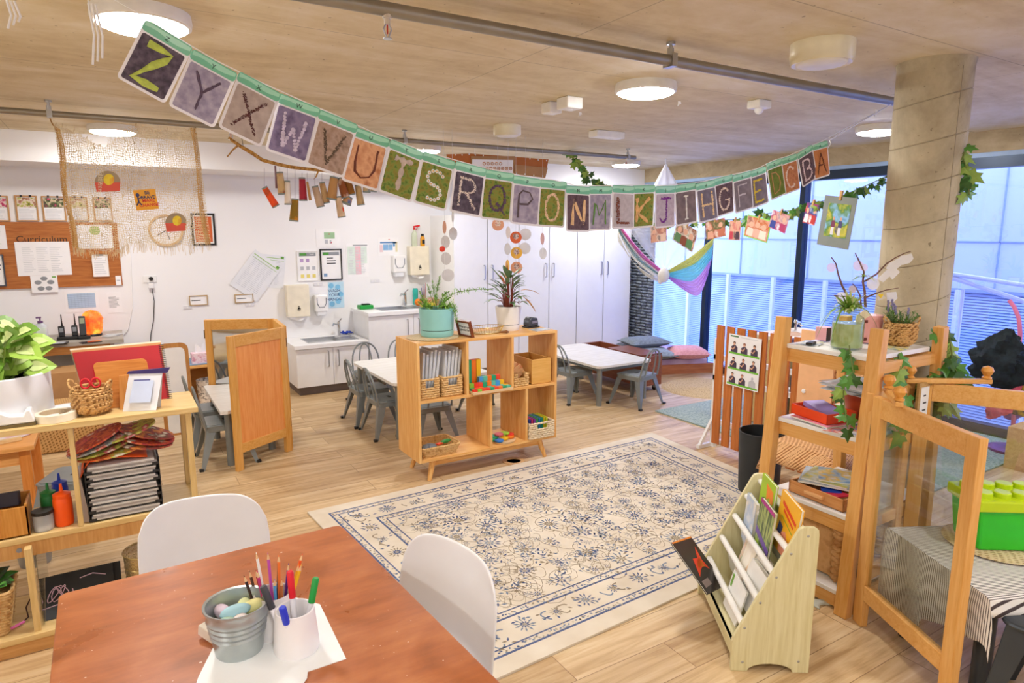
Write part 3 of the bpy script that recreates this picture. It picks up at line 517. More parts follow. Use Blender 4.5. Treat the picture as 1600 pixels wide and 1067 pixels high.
# ---- wardrobe cupboards
def cupboard(x0,x1,hs,lab,top=1.93,sideonly=False):
    t=T('tall_cupboard',lab,'cupboard',((x0+x1)/2,7.3,0),0,'tall white cupboards'); MB().box(x0,x1,6.972,WY-.002,.08,top).o('carcass',WHT,t); MB().box(x0,x1,7.0,WY-.002,0,.08).o('plinth',mat('#8c8a90',.5),t)
    MB().box(x0+.0015,x1-.0015,6.952,6.97,.085,top-.002).o('door',mat('#f0f2f6',.25,var=.01),t)
    if hs: 
        f=MB(); f.tube([(hs,6.952,1.17),(hs,6.925,1.17),(hs,6.925,1.34),(hs,6.952,1.34)],.007,6); f.o('handle',STEEL,t)
cupboard(3.45,3.895,3.85,'tall white cupboard next to the raised sink')
cupboard(3.905,4.34,3.96,'tall white cupboard behind the tall pot plant')
cupboard(4.35,4.795,4.745,'tall white cupboard behind the spinning disc at the hole punch')
cupboard(4.805,5.24,4.86,'tall white cupboard behind the metal chairs of the pale table')
cupboard(5.25,5.69,5.645,'tall white cupboard, second from the felt wall panel')
cupboard(5.70,6.165,5.75,'tall white cupboard beside the grey felt wall panel')
# ---- back desk
t=T('wall_desk','concrete topped desk against the wall under the pinboard','desk',(-.9,7.25,0)); MB().box(-2.2,.06,6.96,WY-.01,.735,.77).o('desk_top',patches(['#9a958c','#b6b0a6'],6,.5),t); MB().box(-2.2,-.05,7.0,7.03,.66,.735).o('apron',wood('#b97a3c','#cf9450','x'),t); MB().box(-.12,-.02,7.05,WY-.01,0,.735).o('side_panel',mat('#cfc9c2',.5),t); MB().box(-2.2,-.12,7.5,7.52,.3,.735).o('back_panel',mat('#cfc9c2',.5),t)
DZ=.771
def onD(px,py): return az(px,py,DZ)
p=onD(43,538); t=T('spider_plant','small spider plant in a patterned gold pot on the wall desk','plant',p); MB().lathe([(.055,0),(.062,.05),(.06,.10),(.055,.1),(.05,.09)],n=20).o('pot',patches(['#5c5a3c','#b8a878','#e0d6b0'],70,.4,kind='voronoi'),t,local=True,smooth=True); f=MB()
for k in range(34): an=rnd.uniform(0,2*PI); f.leaf((0,0,.1),(math.cos(an),math.sin(an),rnd.uniform(.5,2.4)),rnd.uniform(.08,.22),.012,.5)
f.o('leaves',mat('#6f9440',.5),t,local=True)
p=onD(66,530); t=T('sanitiser_bottle','clear hand sanitiser bottle with a purple pump on the wall desk','bottle',p); MB().lathe([(.05,0),(.052,.01),(.052,.12),(.02,.15)],n=20,sy=.6).o('bottle',mat('#dfe6ea',.2,alpha=.8),t,local=True,smooth=True); MB().box(-.035,.035,-.034,-.031,.02,.11).o('label_sticker',mat('#e6f2e6',.5),t,local=True); MB().box(-.035,.035,-.036,-.034,.03,.045).o('green_band',mat('#58c048',.5),t,local=True)
f=MB(); f.lathe([(.022,.15),(.022,.17),(.006,.17),(.006,.2)],n=10); f.bar((-.03,0,.2),(.01,0,.2),.014); f.o('pump',mat('#6a4a78',.4),t,local=True)
p=onD(108,530); t=T('radio_charger','black charging dock with two walkie talkies on the wall desk','charger',p); MB().box(-.09,.1,-.05,.05,0,.03).o('dock',BLK,t,local=True,bevel=.008)
for k,x in enumerate((-.05,.05)):
    q=T('walkie_talkie',('black walkie talkie in the dock, the one nearer the sanitiser bottle','black walkie talkie in the dock, the one nearer the phone')[k],'walkie talkie',(p.x+x,p.y,p.z+.031),0,'walkie talkies'); MB().box(-.024,.024,-.016,.016,0,.095).o('body',mat('#26282c',.45),q,local=True,bevel=.006); MB().tube([(.008,0,.095),(.008,0,.12),(.008,0,.2)],[.01,.006,.004],8).o('antenna',BLK,q,local=True); MB().box(-.015,.015,-.018,-.016,.04,.08).o('keypad',GREY,q,local=True)
p=onD(131,529); t=T('cordless_phone','black cordless phone standing in its cradle on the wall desk','phone',p); MB().box(-.045,.055,-.05,.04,0,.03).o('cradle',BLK,t,local=True,bevel=.008)
m_=frame(V((0,0,.03)),(1,0,0),(0,.97,.2)); f=MB(M=MX.Translation((0,-.01,.03))@MX.Rotation(R(-10),4,'X')); f.box(-.026,.026,-.012,.012,0,.18); f.o('handset',mat('#2c2e33',.35),t,local=True,bevel=.006); f=MB(M=MX.Translation((0,-.01,.03))@MX.Rotation(R(-10),4,'X')); f.box(-.019,.019,-.0135,-.012,.11,.16); f.o('screen',mat('#8f9a80',.3),t,local=True)
p=onD(146,524); t=T('salt_lamp','glowing orange salt lamp on the wall desk','lamp',p); MB().lathe([(.07,0),(.075,.012),(.07,.02)],n=20).o('base',BLK,t,local=True)
def saltlamp():
    m,nt,b=_new('glowing salt'); v=_coord(nt); n=_noise(nt,v,9,4,.6); c=_ramp(nt,n,[(.35,'#c83a10'),(.52,'#f0641c'),(.66,'#ffb040')]); nt.links.new(c,b.inputs['Base Color']); nt.links.new(c,b.inputs['Emission Color']); b.inputs['Emission Strength'].default_value=.9; _bump(nt,b,n,.6,.02); return m
SALT=saltlamp()
f=MB(); r2=random.Random(5)
prof=[(.06,.02),(.082,.05),(.088,.11),(.085,.16),(.07,.205),(.045,.23),(0,.24)]; f.lathe(prof,n=14); f.v=[V((v.x*(1+.12*r2.uniform(-1,1)),v.y*(1+.12*r2.uniform(-1,1)),v.z+.008*r2.uniform(-1,1))) for v in f.v]; f.o('salt_block',SALT,t,local=True,smooth=True)
p=onD(84,539); t=T('tablet','black framed tablet lying at the edge of the wall desk','tablet',(p.x,p.y+.04,DZ),R(-6)); MB().box(-.11,.10,-.05,.07,0,.01).o('body',BLK,t,local=True,bevel=.003); MB().box(-.09,.08,-.04,.06,.01,.011).o('screen',mat('#c8ccd4',.2),t,local=True)
p=onD(140,535); t=T('mobile_phone','black phone lying on the wall desk before the cordless phone','phone',(p.x,p.y-.02,DZ),R(20)); MB().box(-.07,.09,-.04,.04,0,.009).o('body',BLK,t,local=True,bevel=.003); MB().box(-.065,.085,-.035,.035,.009,.0098).o('screen',mat('#3a2a2a',.1),t,local=True)
p=onD(40,543); o=MB().grid(lambda u,v:(p.x-.15+.3*u,p.y-.06+.16*v,DZ+.002+.02*math.sin(u*5)*v),10,6).o('loose_papers',PAPER,solid=.002); tag(o,'loose white papers on the wall desk under the spider plant','paper')
f=MB()
for k in range(5): f.tube([(onD(172,526).x+.07*math.cos(q)+.01*k,onD(172,526).y+.03*math.sin(q),DZ+.006+.004*k) for q in [2*PI*i/16 for i in range(16)]],.0025,5,closed=True)
tag(f.o('coiled_cable',mat('#d8d8da',.5)),'coiled white cable at the end of the wall desk','cable')
p=az(75,700,.0); t=T('cardboard_box','brown cardboard box under the wall desk with two black round marks','box',(-.42,6.75,.0)); MB().box(-.26,.26,-.1,.25,0,.56).o('carton',mat('#c09260',.7),t,local=True)
f=MB(); 
for z_ in (.28,.2): f.tube([(.06+.025*math.cos(q),-.101,z_+.025*math.sin(q)) for q in [2*PI*i/14 for i in range(14)]],.005,5,closed=True); f.lathe([(0,.0),(.01,0)],(.06,-.102,z_),8)
f.o('round_marks',BLK,t,local=True); t2=T('jute_mat_roll','rolled seagrass mat on top of a low stool before the cardboard box','mat',(-.45,6.3,0)); MB().box(-.25,.28,-.12,.2,0,.38).o('roll_base',SEAG,t2,local=True,bevel=.03)
# bench with tissues
p=ay(278,612,7.2); t=T('low_cabinet','low pine cabinet with a blue cloth on top against the wall','cabinet',(.72,7.2,0)); f=MB(); f.box(-.22,.35,-.2,.25,.0,.03); f.box(-.22,-.195,-.2,.25,.03,.42); f.box(.325,.35,-.2,.25,.03,.42); f.box(-.22,.35,-.2,.25,.42,.445); f.box(-.195,.325,.235,.25,.03,.42); f.o('carcass',PINE('x'),t,local=True,bevel=.003)
MB().grid(lambda u,v:(-.30+.62*u if v<1 else -.3+.62*u,-.18+.4*v,.45+(.0 if u>.12 else -.4*(.12-u)/.12)),16,6).o('cloth_cover',mat('#7f96b0',.8),t,local=True,solid=.006,smooth=True)
t=T('tissue_box','pink flowered tissue box on the blue cloth','tissue box',(.69,7.12,.455)); MB().box(-.07,.07,-.06,.06,0,.10).o('carton',patches(['#e8b8c8','#f6e4ea','#d890a8'],25),t,local=True); MB().grid(lambda u,v:(-.03+.09*u,0.01*math.sin(u*8),.10+.07*v+.02*math.sin(u*9)*v),8,4).o('tissue',PAPER,t,local=True,smooth=True)
t=T('wipes_packet','white and blue packet of wipes beside the tissue box','packet',(.86,7.1,.455)); MB().box(-.06,.08,-.05,.05,0,.07).o('packet',mat('#e8edf4',.4),t,local=True,bevel=.02); MB().box(-.03,.03,-.052,-.05,.01,.05).o('label_print',mat('#4a78c0',.5),t,local=True)
t=T('storage_basket','white speckled basket inside the low pine cabinet','basket',(.80,7.15,.032)); MB().lathe([(.14,0),(.155,.24),(.15,.24),(.13,.01),(0,.01)],n=24,sy=.7).o('bowl',patches(['#e8e6e0','#f4f2ee','#8c8c8a'],60,.8,kind='voronoi'),t,local=True,smooth=True)
t=T('round_backed_board','brown edged board with a white face leaning behind the red folder','board',(.41,6.2,0)); f=MB(M=MX.Rotation(R(-8),4,'X')); f.prism([(x,0,z) for x,z,_ in [(a,b,0) for a,b,c in rrect(-.12,.12,.0,.80,.06)]],(0,.02,0)); f.o('panel',wood('#b5783c','#c8904e','z'),t,local=True); f=MB(M=MX.Rotation(R(-8),4,'X')); f.prism([(a,-.003,b) for a,b,c in rrect(-.09,.09,.02,.76,.04)],(0,.003,0)); f.o('white_face',WHT,t,local=True)
# ---- grey felt woven panel on the glass
t=T('felt_weaving','dark grey woven felt strips panel on the glass beside the cupboards','wall panel',(WX-.06,6.93,.05)); f=MB(); r2=random.Random(4)
for i in range(46):
    z=i*.042
    for k in range(5):
        y=-.26+k*.104; out=.022 if (k+i//2)%2 else .006
        f.tube([(-out+.0,y,z+.02),(-out-.012,y+.03,z+.02+.004*r2.uniform(-1,1)),(-out-.012,y+.075,z+.02),(-out,y+.104,z+.02)],[.012,.019,.019,.012],6)
f.box(0,.01,-.26,.26,0,1.95); f.o('woven_strips',patches(['#5a6474','#7f8a9a','#98a3b2'],30,.9),t,local=True,smooth=True)
# ================================================================ RUG
def rug():
    x0,x1,y0,y1=.95,4.02,2.02,4.06; t=T('patterned_rug','cream oriental rug with blue flowers and banded border on the floor','rug',((x0+x1)/2,(y0+y1)/2,0),0); W,D=(x1-x0)/2,(y1-y0)/2
    CX,CY=(x0+x1)/2,(y0+y1)/2
    def warp(v):
        u=(v.x+W)/(2*W); k=(v.y+D)/(2*D); A,B,C_,E_=(1.08,2.02),(3.78,2.16),(.93,3.99),(3.93,4.085)
        return V(((A[0]*(1-u)+B[0]*u)*(1-k)+(C_[0]*(1-u)+E_[0]*u)*k-CX,(A[1]*(1-u)+B[1]*u)*(1-k)+(C_[1]*(1-u)+E_[1]*u)*k-CY,v.z))
    g=MB().box(-W,W,-D,D,0,.010); g.v=[warp(v) for v in g.v]; g.o('pile',patches(['#d8cbb6','#e4dac8'],5,.95),t,local=True)
    f=MB(); cols=[mat('#56648c',.95),mat('#7a8ba2',.95),mat('#9a8b74',.95),mat('#b3a995',.95)]; rd=random.Random(11); Z=.0106
    def band(e,wd,mi,z=Z):
        a,b=W-e,D-e
        f.box(-a,a,b-wd,b,.01,z,mi); f.box(-a,a,-b,-b+wd,.01,z,mi); f.box(-a,-a+wd,-b+wd,b-wd,.01,z,mi); f.box(a-wd,a,-b+wd,b-wd,.01,z,mi)
    for e,wd,mi in ((.10,.012,0),(.145,.008,0),(.325,.012,0),(.375,.008,0)): band(e,wd,mi)
    def petal(cx,cy,an,L,wd,mi,z,c0=0.0):
        ca,sa=math.cos(an),math.sin(an); P=lambda u,v:(cx+ca*u-sa*v,cy+sa*u+ca*v,z)
        f.add([P(c0,0),P(c0+L*.45,wd/2),P(c0+L,0),P(c0+L*.45,-wd/2)],[(0,1,2,3)],mi)
    def flower(cx,cy,r,kind,z=Z+.0004):
        an0=rd.uniform(0,6.28); n=rd.choice((9,11,13)) if kind==0 else rd.choice((5,6,7))
        main,sec=rd.choice(((0,1),(0,2),(1,2),(2,0),(0,1),(1,0)))
        for i in range(n): petal(cx,cy,an0+2*PI*i/n+rd.uniform(-.1,.1),r*.55,r*.16,main,z,r*.42)
        for i in range(n-2): petal(cx,cy,an0+.3+2*PI*i/(n-2),r*.36,r*.16,sec,z+.0002,r*.12)
        if kind==0:
            for i in range(6): petal(cx,cy,an0+2*PI*i/6,r*.2,r*.12,3,z+.0003)
    def vine(cx,cy,r,a0,a1,wd=.004,mi=2):
        n=12
        for i in range(n):
            p=a0+(a1-a0)*i/n; q=a0+(a1-a0)*(i+1)/n; rr=lambda a:r*(1+.12*math.sin(3*a))
            f.add([(cx+(rr(p)-wd/2)*math.cos(p),cy+(rr(p)-wd/2)*math.sin(p),Z),(cx+(rr(p)+wd/2)*math.cos(p),cy+(rr(p)+wd/2)*math.sin(p),Z),(cx+(rr(q)+wd/2)*math.cos(q),cy+(rr(q)+wd/2)*math.sin(q),Z),(cx+(rr(q)-wd/2)*math.cos(q),cy+(rr(q)-wd/2)*math.sin(q),Z)],[(0,1,2,3)],mi)
    def leafrow(cx,cy,an,k):
        for j in range(k): petal(cx+j*.022*math.cos(an),cy+j*.022*math.sin(an),an+(.8 if j%2 else -.8)+rd.uniform(-.2,.2),.036,.013,rd.choice((0,1,1,2)),Z+.0002)
    iw,ih=W-.42,D-.42
    # field: palmettes on a loose symmetric lattice, vines and small sprays between
    nx,ny=10,6
    for i in range(nx+1):
        for j in range(ny+1):
            x=-iw+2*iw*i/nx; y=-ih+2*ih*j/ny; ox=.5*iw*2/nx*(j%2); 
            if abs(x+ox)>iw-.02: continue
            big=(i+j)%2==0; flower(x+ox+rd.uniform(-.02,.02),y*.97+rd.uniform(-.02,.02),.078 if big else .052,0)
            vine(x+ox+.07,y*.97,.13,rd.uniform(0,3),rd.uniform(3.3,5.5))
    for k in range(900):
        x=rd.uniform(-iw,iw);y=rd.uniform(-ih,ih)
        if k%3==0: flower(x,y,.03,1)
        elif k%3==1: leafrow(x,y,rd.uniform(0,6.28),rd.choice((3,4,5)))
        else: vine(x,y,rd.uniform(.03,.07),rd.uniform(0,6),rd.uniform(6.5,9),.003,2)
    # main border flowers and the two narrow guard bands
    e=.24
    for L,fixed,ax_ in ((W-e,D-e,0),(W-e,-(D-e),0),(D-e,W-e,1),(D-e,-(W-e),1)):
        n=int(L*2/.19)
        for i in range(n+1):
            s_=-L+2*L*i/n; x,y=(s_,fixed) if ax_==0 else (fixed,s_)
            flower(x,y,.062 if i%2 else .04,0); 
            if i%2==0:
                for q in (-1,1): vine(x+(.05*q if ax_==0 else 0),y+(0 if ax_==0 else .05*q),.035,rd.uniform(0,3),rd.uniform(4,6),.009,rd.choice((1,2)))
            for _ in range(5): a=rd.uniform(-.09,.09);b_=rd.uniform(-.065,.065); petal(x+(a if ax_==0 else b_),y+(b_ if ax_==0 else a),rd.uniform(0,6.28),.03,.013,rd.choice((0,0,1,2)),Z+.0002)
    for e,wd in ((.125,.026),(.353,.03)):
        for L,fixed,ax_ in ((W-e,D-e,0),(W-e,-(D-e),0),(D-e,W-e,1),(D-e,-(W-e),1)):
            n=int(L*2/.014)
            for i in range(n):
                s_=-L+2*L*i/n+rd.uniform(-.004,.004); b_=rd.uniform(-wd/2,wd/2); x,y=(s_,fixed+b_) if ax_==0 else (fixed+b_,s_); petal(x,y,rd.uniform(0,6.28),.02,.011,rd.choice((0,1,1,2,3)),Z+.0002)
    f.v=[warp(v) for v in f.v]; f.o('woven_pattern',cols,t,local=True)
rug()
# ================================================================ CHAIRS
def metal_chair(lab):
    t=T('metal_chair',lab,'chair',(0,0,0),0,'grey metal hoop back children chairs'); sh=.30; s=.145
    f=MB(); f.prism(rrect(-s,s,-s,s,.035,sh-.012),(0,0,.012)); f.prism(rrect(-s+.012,s-.012,-s+.012,s-.012,.03,sh),(0,0,.006)); 
    f.prism(rrect(-s+.004,s-.004,-s+.004,s-.004,.035,sh-.045),(0,0,.033)); f.o('seat',DKMET,t,local=True,bevel=.004)
    MB().box(-.03,.03,-.012,.012,sh+.0055,sh+.007).o('seat_slot',BLK,t,local=True)
    for a in (-1,1):
        for b_ in (-1,1):
            g=MB(); top=V((a*(s-.012),b_*(s-.012),sh-.03)); ft=V((a*(s+.045),b_*(s+.045),0)); ix=V((-a,0,0)); iy=V((0,-b_,0)); vs=[]
            for c,w_ in ((top,.062),(top.lerp(ft,.45),.046),(ft,.022)): vs+=[c,c+ix*w_,c+ix*w_*.9+iy*w_*.22,c+ix*.012+iy*.012,c+iy*w_*.9+ix*w_*.22,c+iy*w_]
            fs=[]
            for k in (0,6): fs+=[(k+i,k+(i+1)%6,k+6+(i+1)%6,k+6+i) for i in range(6)]
            g.add(vs,fs+[(0,1,2,3,4,5),(12,13,14,15,16,17)]); g.box(ft.x-.014,ft.x+.014,ft.y-.014,ft.y+.014,0,.018,1); g.o('leg',[DKMET,BLK],t,local=True)
    def hoop(w0,w1,h,y0,lean,n=16):
        pts=[]
        for i in range(n+1):
            u=i/n; ang=PI*(1-u); x=w1*math.cos(ang); z=math.sin(ang)**.62; pts.append((x*(w0/w1*(1-z)+z) if 0 else x*(1.0),y0-lean*z,sh-.01+h*z))
        return pts
    for w_,h_,nm in ((.138,.27,'hoop'),(.062,.255,'inner_hoop')):
        MB().tube(hoop(w_,w_,h_,-.135,.055),.0085 if nm=='hoop' else .007,8).o(nm,DKMET,t,local=True,smooth=True)
    return t
ch=metal_chair('grey metal chair at the pale table end nearest the wooden trolley'); ch.scale=(1.06,1.06,1.06)
ch.location=(4.50,4.93,0); ch.rotation_euler=(0,0,R(12))
for x,y,a,l in ((4.06,5.42,-90,'grey metal chair on the shelf side of the pale low table, nearer the rug'),(4.07,5.86,-90,'grey metal chair on the shelf side of the pale low table, the one farther back'),
    (1.99,5.33,-90,'grey metal chair at the white table, on the sink side, nearer the open shelf'),(1.97,5.78,-90,'grey metal chair by the white table, the one nearer the low sink'),
    (2.22,6.42,180,'grey metal chair at the far end of the white table facing the room'),(2.20,4.96,0,'grey metal chair seen through the lower opening of the wooden shelf'),
    (3.02,5.45,90,'grey metal chair on the cupboard side of the white table behind the block tower'),
    (.655,5.33,-90,'grey metal chair beside the orange folding screen, the nearer one'),(.63,5.78,-90,'grey metal chair beside the orange folding screen, the one behind'),
    (-.28,4.55,70,'grey metal chair behind the art shelf beside the little orange table'),(2.62,6.44,180,'grey metal chair at the far end of the white table behind the folders')):
    dup(ch,(x,y,0),R(a),l)
def table(lab,x0,x1,y0,y1,h,poly=None,inset=.06,leg=.028,grp=None,topm=None,legs=None):
    t=T('activity_table',lab,'table',((x0+x1)/2,(y0+y1)/2,0)); poly=poly or [(a,b) for a,b,c in rrect(x0,x1,y0,y1,.05)]
    MB().prism([(a,b,h-.024) for a,b in poly],(0,0,.024)).o('table_top',[topm or wood('#d9d6cf','#eeece8','x',.3)],t); 
    cx=[x0+inset,x1-inset]; cy=[y0+inset,y1-inset]
    f=MB(); LL=legs or [(cx[0],cy[0]),(cx[1],cy[0]),(cx[1],cy[1]),(cx[0],cy[1])]
    for i in range(4): f.bar((*LL[i],h-.045),(*LL[(i+1)%4],h-.045),.02,.04)
    f.o('under_frame',DKMET,t)
    for x,y in (legs or [(x,y) for x in cx for y in cy]): MB().tube([(x,y,0),(x,y,h-.024)],leg,12).o('leg',DKMET,t,smooth=True)
    return t
table('low pale rectangular table with grey legs near the cupboards',4.06,4.78,5.0,6.2,.42)
table('white topped rectangular table behind the wooden shelf',1.93,2.85,5.04,6.14,.50)
table('white topped table behind the orange folding screen',.60,1.07,5.1,6.0,.45,poly=[(.60,5.06),(.65,5.05),(1.07,5.34),(1.07,5.93),(.62,6.02),(.60,6.0)],inset=.07,legs=[(.665,5.17),(1.01,5.40),(1.01,5.87),(.665,5.93)])
# ---- trolley and daybed, pillows, jute rug, canopy
t=T('wooden_trolley','brown stained wooden trolley box on castors beside the pale low table','trolley',(4.98,5.65,0)); f=MB(); X0,X1,Y0,Y1=4.84,5.13,5.22,6.3; ST=wood('#7d4228','#99583a','y',.35)
f.box(X0,X1,Y0,Y0+.02,.07,.40); f.box(X0,X1,Y1-.02,Y1,.07,.40); f.box(X0,X0+.02,Y0+.02,Y1-.02,.07,.40); f.box(X1-.02,X1,Y0+.02,Y1-.02,.07,.40); f.box(X0+.02,X1-.02,Y0+.02,Y1-.02,.07,.10); f.o('box',ST,t,bevel=.003); MB().box(X0-.01,X1+.01,Y0+.02,Y1-.5,.40,.42).o('lid_slats',wood('#6e3c28','#8a5038','y',.35),t)
for x in (X0+.05,X1-.05):
    for y in (Y0+.05,Y1-.05): f=MB(); f.tube([(x-.012,y,.03),(x+.012,y,.03)],.03,14); f.box(x-.016,x+.016,y-.012,y+.012,.03,.07,1); f.o('castor',[BLK,STEEL],t)
db=R(-20); t=T('daybed','low timber platform bed in the window corner with a lilac mattress','daybed',(5.60,5.84,0),db); 
f=MB(); f.box(-.30,.80,0,.03,0,.12); f.box(-.30,-.27,.03,1.05,0,.12); f.box(-.3,.6,1.02,1.05,0,.12); f.box(.62,.65,.03,1.02,0,.12) if 0 else None; f.o('platform',wood('#a8623c','#c07c50','x',.4),t,local=True); MB().box(-.26,.72,.01,.98,.10,.19).o('mattress',patches(['#b79ab8','#cdb9cf'],6,.9,(1,8,1)),t,local=True,bevel=.02)
def pillow(nm,l,x,y,z,w_,d,h_,rz,m,rx=0,grp=None):
    t=T(nm,l,'pillow',(x,y,z),rz,grp)
    def fn(u,v,s): 
        a=2*u-1;b=2*v-1; e=(max(0,1-a**4)*max(0,1-b**4))**.55; k=1-.07*(abs(a)**2*abs(b)**2<.5)*((1-abs(a))*(abs(b)>.8)+(1-abs(b))*(abs(a)>.8)); return (a*w_/2*k,b*d/2*k,h_/2+s*h_/2*e+rx*b)
    f=MB(); f.grid(lambda u,v:fn(u,v,1),14,14); f.grid(lambda u,v:fn(u,v,-1),14,14); f.o('cushion',m,t,local=True,smooth=True)
    MB().tube([fn(u,v,0) for u,v in [(i/8,0) for i in range(8)]+[(1,i/8) for i in range(8)]+[(1-i/8,1) for i in range(8)]+[(0,1-i/8) for i in range(8)]],.006,5,closed=True).o('piping',m,t,local=True)
GRYP=patches(['#78828c','#929ca6'],40,.95); PNK=patches(['#d08e94','#e0a6aa'],40,.9)
pillow('floor_cushion','large grey blue cushion lying flat on the daybed beside the trolley',5.62,5.98,.195,.62,.5,.12,R(-25),GRYP)
pillow('floor_cushion','darker grey cushion stacked on the large grey blue one',5.72,6.14,.31,.55,.42,.11,R(-12),patches(['#66707c','#7f8994'],40,.95))
pillow('pink_pillow','dusty pink pillow on the daybed by the window',6.05,5.72,.195,.46,.42,.14,R(-30),PNK)
pillow('floor_cushion','small dark pillow propped against the far side of the daybed',5.75,6.42,.195,.4,.3,.12,R(5),patches(['#4e5661','#666f7c'],40,.95))
t=T('jute_rug','round braided jute rug on the floor before the daybed','rug',(5.62,5.02,0)); f=MB(); q=[(0,.004)]
for k in range(14): r_=.03+k*.032; q+=[(r_-.012,.012),(r_+.004,.016),(r_+.016,.010)]
q+=[(.49,.0)]; f.lathe(q,n=56); f.o('braid',patches(['#a98858','#d8bc8c','#c4a470'],70,.9,bump=.4),t,local=True,smooth=True)
# white stand of the daybed canopy corner / picket
# ---- canopy of sheer fabrics hung from the ceiling over the daybed
P0=V((5.62,5.78,1.8)); n0=V((P0.x,P0.y,0)).normalized()
cp=lambda x,y,d=0:apl(x,y,P0,n0)+n0*d
t=T('fabric_canopy','sheer white canopy with yellow, teal and pink bands knotted above the daybed','canopy',(P0.x,P0.y,1.2))
def loft(A,B,nm,m,nv=6,rip=.03,fr=30,d=0,N=26):
    def cur(L,u):
        s_=u*(len(L)-1); i=min(int(s_),len(L)-2); k=s_-i
        p0=L[max(i-1,0)];p1=L[i];p2=L[i+1];p3=L[min(i+2,len(L)-1)]
        return [.5*((2*p1[c])+(-p0[c]+p2[c])*k+(2*p0[c]-5*p1[c]+4*p2[c]-p3[c])*k*k+(-p0[c]+3*p1[c]-3*p2[c]+p3[c])*k**3) for c in (0,1)]
    def fn(u,v):
        a=cur(A,u); b_=cur(B,u); x=a[0]*(1-v)+b_[0]*v; y=a[1]*(1-v)+b_[1]*v; return cp(x,y,d+rip*math.sin(v*fr+u*3)*.5+rip*math.sin(u*9)*.4)
    return MB().grid(fn,N,nv*3).o(nm,m,t,smooth=True)
SH=cloth('#ffffff',.45)
loft([(966,352),(998,395),(1034,428)],[(966,364),(990,405),(1030,438)],'cream_band',cloth('#fbf6e6',.9)); loft([(968,350),(1002,393),(1037,424)],[(966,354),(998,398),(1034,429)],'pink_stripe',cloth('#f5b4dc')); loft([(967,356),(996,399),(1033,430)],[(966,360),(993,402),(1032,433)],'blue_stripe',cloth('#d8f2fb'))
loft([(964,360),(988,408),(1028,436)],[(966,378),(1002,425),(1030,442)],'cream_swag',cloth('#fdf9ea',.88))
loft([(1116,371),(1080,400),(1041,424)],[(1114,382),(1085,412),(1041,428)],'yellow_band',cloth('#f4f29a')); loft([(1114,382),(1085,412),(1041,428)],[(1112,404),(1082,438),(1042,431)],'teal_band',cloth('#a6eef0')); loft([(1112,404),(1082,438),(1042,431)],[(1106,430),(1088,462),(1042,434)],'lilac_band',cloth('#efc4f2'))
loft([(970,345),(1000,345),(1036,345)],[(1034,424),(1036,424),(1038,424)],'sheer_drape',SH,rip=.05,fr=4,d=.02); loft([(1036,345),(1075,345),(1116,362)],[(1038,424),(1039,424),(1041,424)],'sheer_drape',SH,rip=.05,fr=4,d=.02)
loft([(1040,255),(1040,255),(1041,255)],[(1020,292),(1040,294),(1060,291)],'cone_top',cloth('#ffffff',.8),rip=.06,fr=2); loft([(1020,292),(1040,294),(1060,291)],[(985,345),(1040,348),(1100,345)],'upper_drape',SH,rip=.06,fr=2)
f=MB(); c=cp(1037,430); f.ball(c,(.075,.07,.09),n=12); f.ball(c+V((-.03,.02,-.06)),(.035,.03,.05),n=10); f.o('knot',mat('#f4f2ee',.8),t,smooth=True)
pt=cp(1040,254); MB().tube([pt,V((pt.x,pt.y,CZ))],.006,6).o('cord',WHT,t)
# ================================================================ OPEN BAMBOO SHELF
BX0,BX1,BY0,BY1=1.725,2.885,4.06,4.44
t=T('open_shelf','open backed bamboo shelf on splayed legs in the middle of the room','shelf',(2.3,4.25,0)); M_=BAM
for nm,bx in (('side_panel',(BX0,BX0+.02,BY0,BY1,.15,1.0)),('side_panel',(BX1-.02,BX1,BY0,BY1,.15,1.0)),('divider',(2.10,2.12,BY0,BY1,.595,.98)),('divider',(2.475,2.495,BY0,BY1,.595,.98)),('divider',(2.29,2.31,BY0,BY1,.17,.575)),('divider',(2.60,2.62,BY0,BY1,.17,.575))): MB().box(*bx).o(nm,M_('z'),t,bevel=.002)
for nm,z in (('top_board',.98),('middle_board',.575),('bottom_board',.15)): MB().box(BX0+(.02 if z<.9 else .02),BX1-.02,BY0,BY1,z,z+.02).o(nm,M_('x'),t,bevel=.002)
f=MB(); f.box(BX0+.12,BX1-.12,BY0+.05,BY0+.075,.10,.15); f.box(BX0+.12,BX1-.12,BY1-.075,BY1-.05,.10,.15); f.o('leg_rail',M_('x'),t)
for x,sx_ in ((BX0+.13,-1),(BX1-.13,1)):
    for y,sy in ((BY0+.06,-1),(BY1-.06,1)): MB().tube([(x,y,.15),(x+sx_*.045,y+sy*.03,0)],[.024,.015],12).o('leg',M_('z'),t,smooth=True)
def holder(nm,lab,x0,x1,y0,y1,z,h,m,cat='basket',slot=True):
    t=T(nm,lab,cat,((x0+x1)/2,(y0+y1)/2,z)); a,b_=(x1-x0)/2,(y1-y0)/2; w_=.012
    f=MB(); 
    for k in range(int(h/.016)):
        zz=k*.016+.008; 
        for j,(p,q) in enumerate((((-a,-b_),(a,-b_)),((a,-b_),(a,b_)),((a,b_),(-a,b_)),((-a,b_),(-a,-b_)))):
            n=max(3,int((V((*p,0))-V((*q,0))).length/.03)); pts=[]
            nx=V((q[1]-p[1],-(q[0]-p[0]),0)).normalized() if 1 else 0
            for i in range(n*2+1): u=i/(n*2); P=V((*p,zz)).lerp(V((*q,zz)),u); pts.append(P+nx*(.004*(1 if (i+k)%2 else -1)))
            if slot and j==0 and h*.55<zz<h*.85:
                m1=int(len(pts)*.3); f.tube(pts[:m1+1],.0085,5); f.tube(pts[len(pts)-m1-1:],.0085,5)
            else: f.tube(pts,.0085,5)
    f.box(-a,a,-b_,b_,0,.006); f.o('weave',m,t,local=True,smooth=True); return t
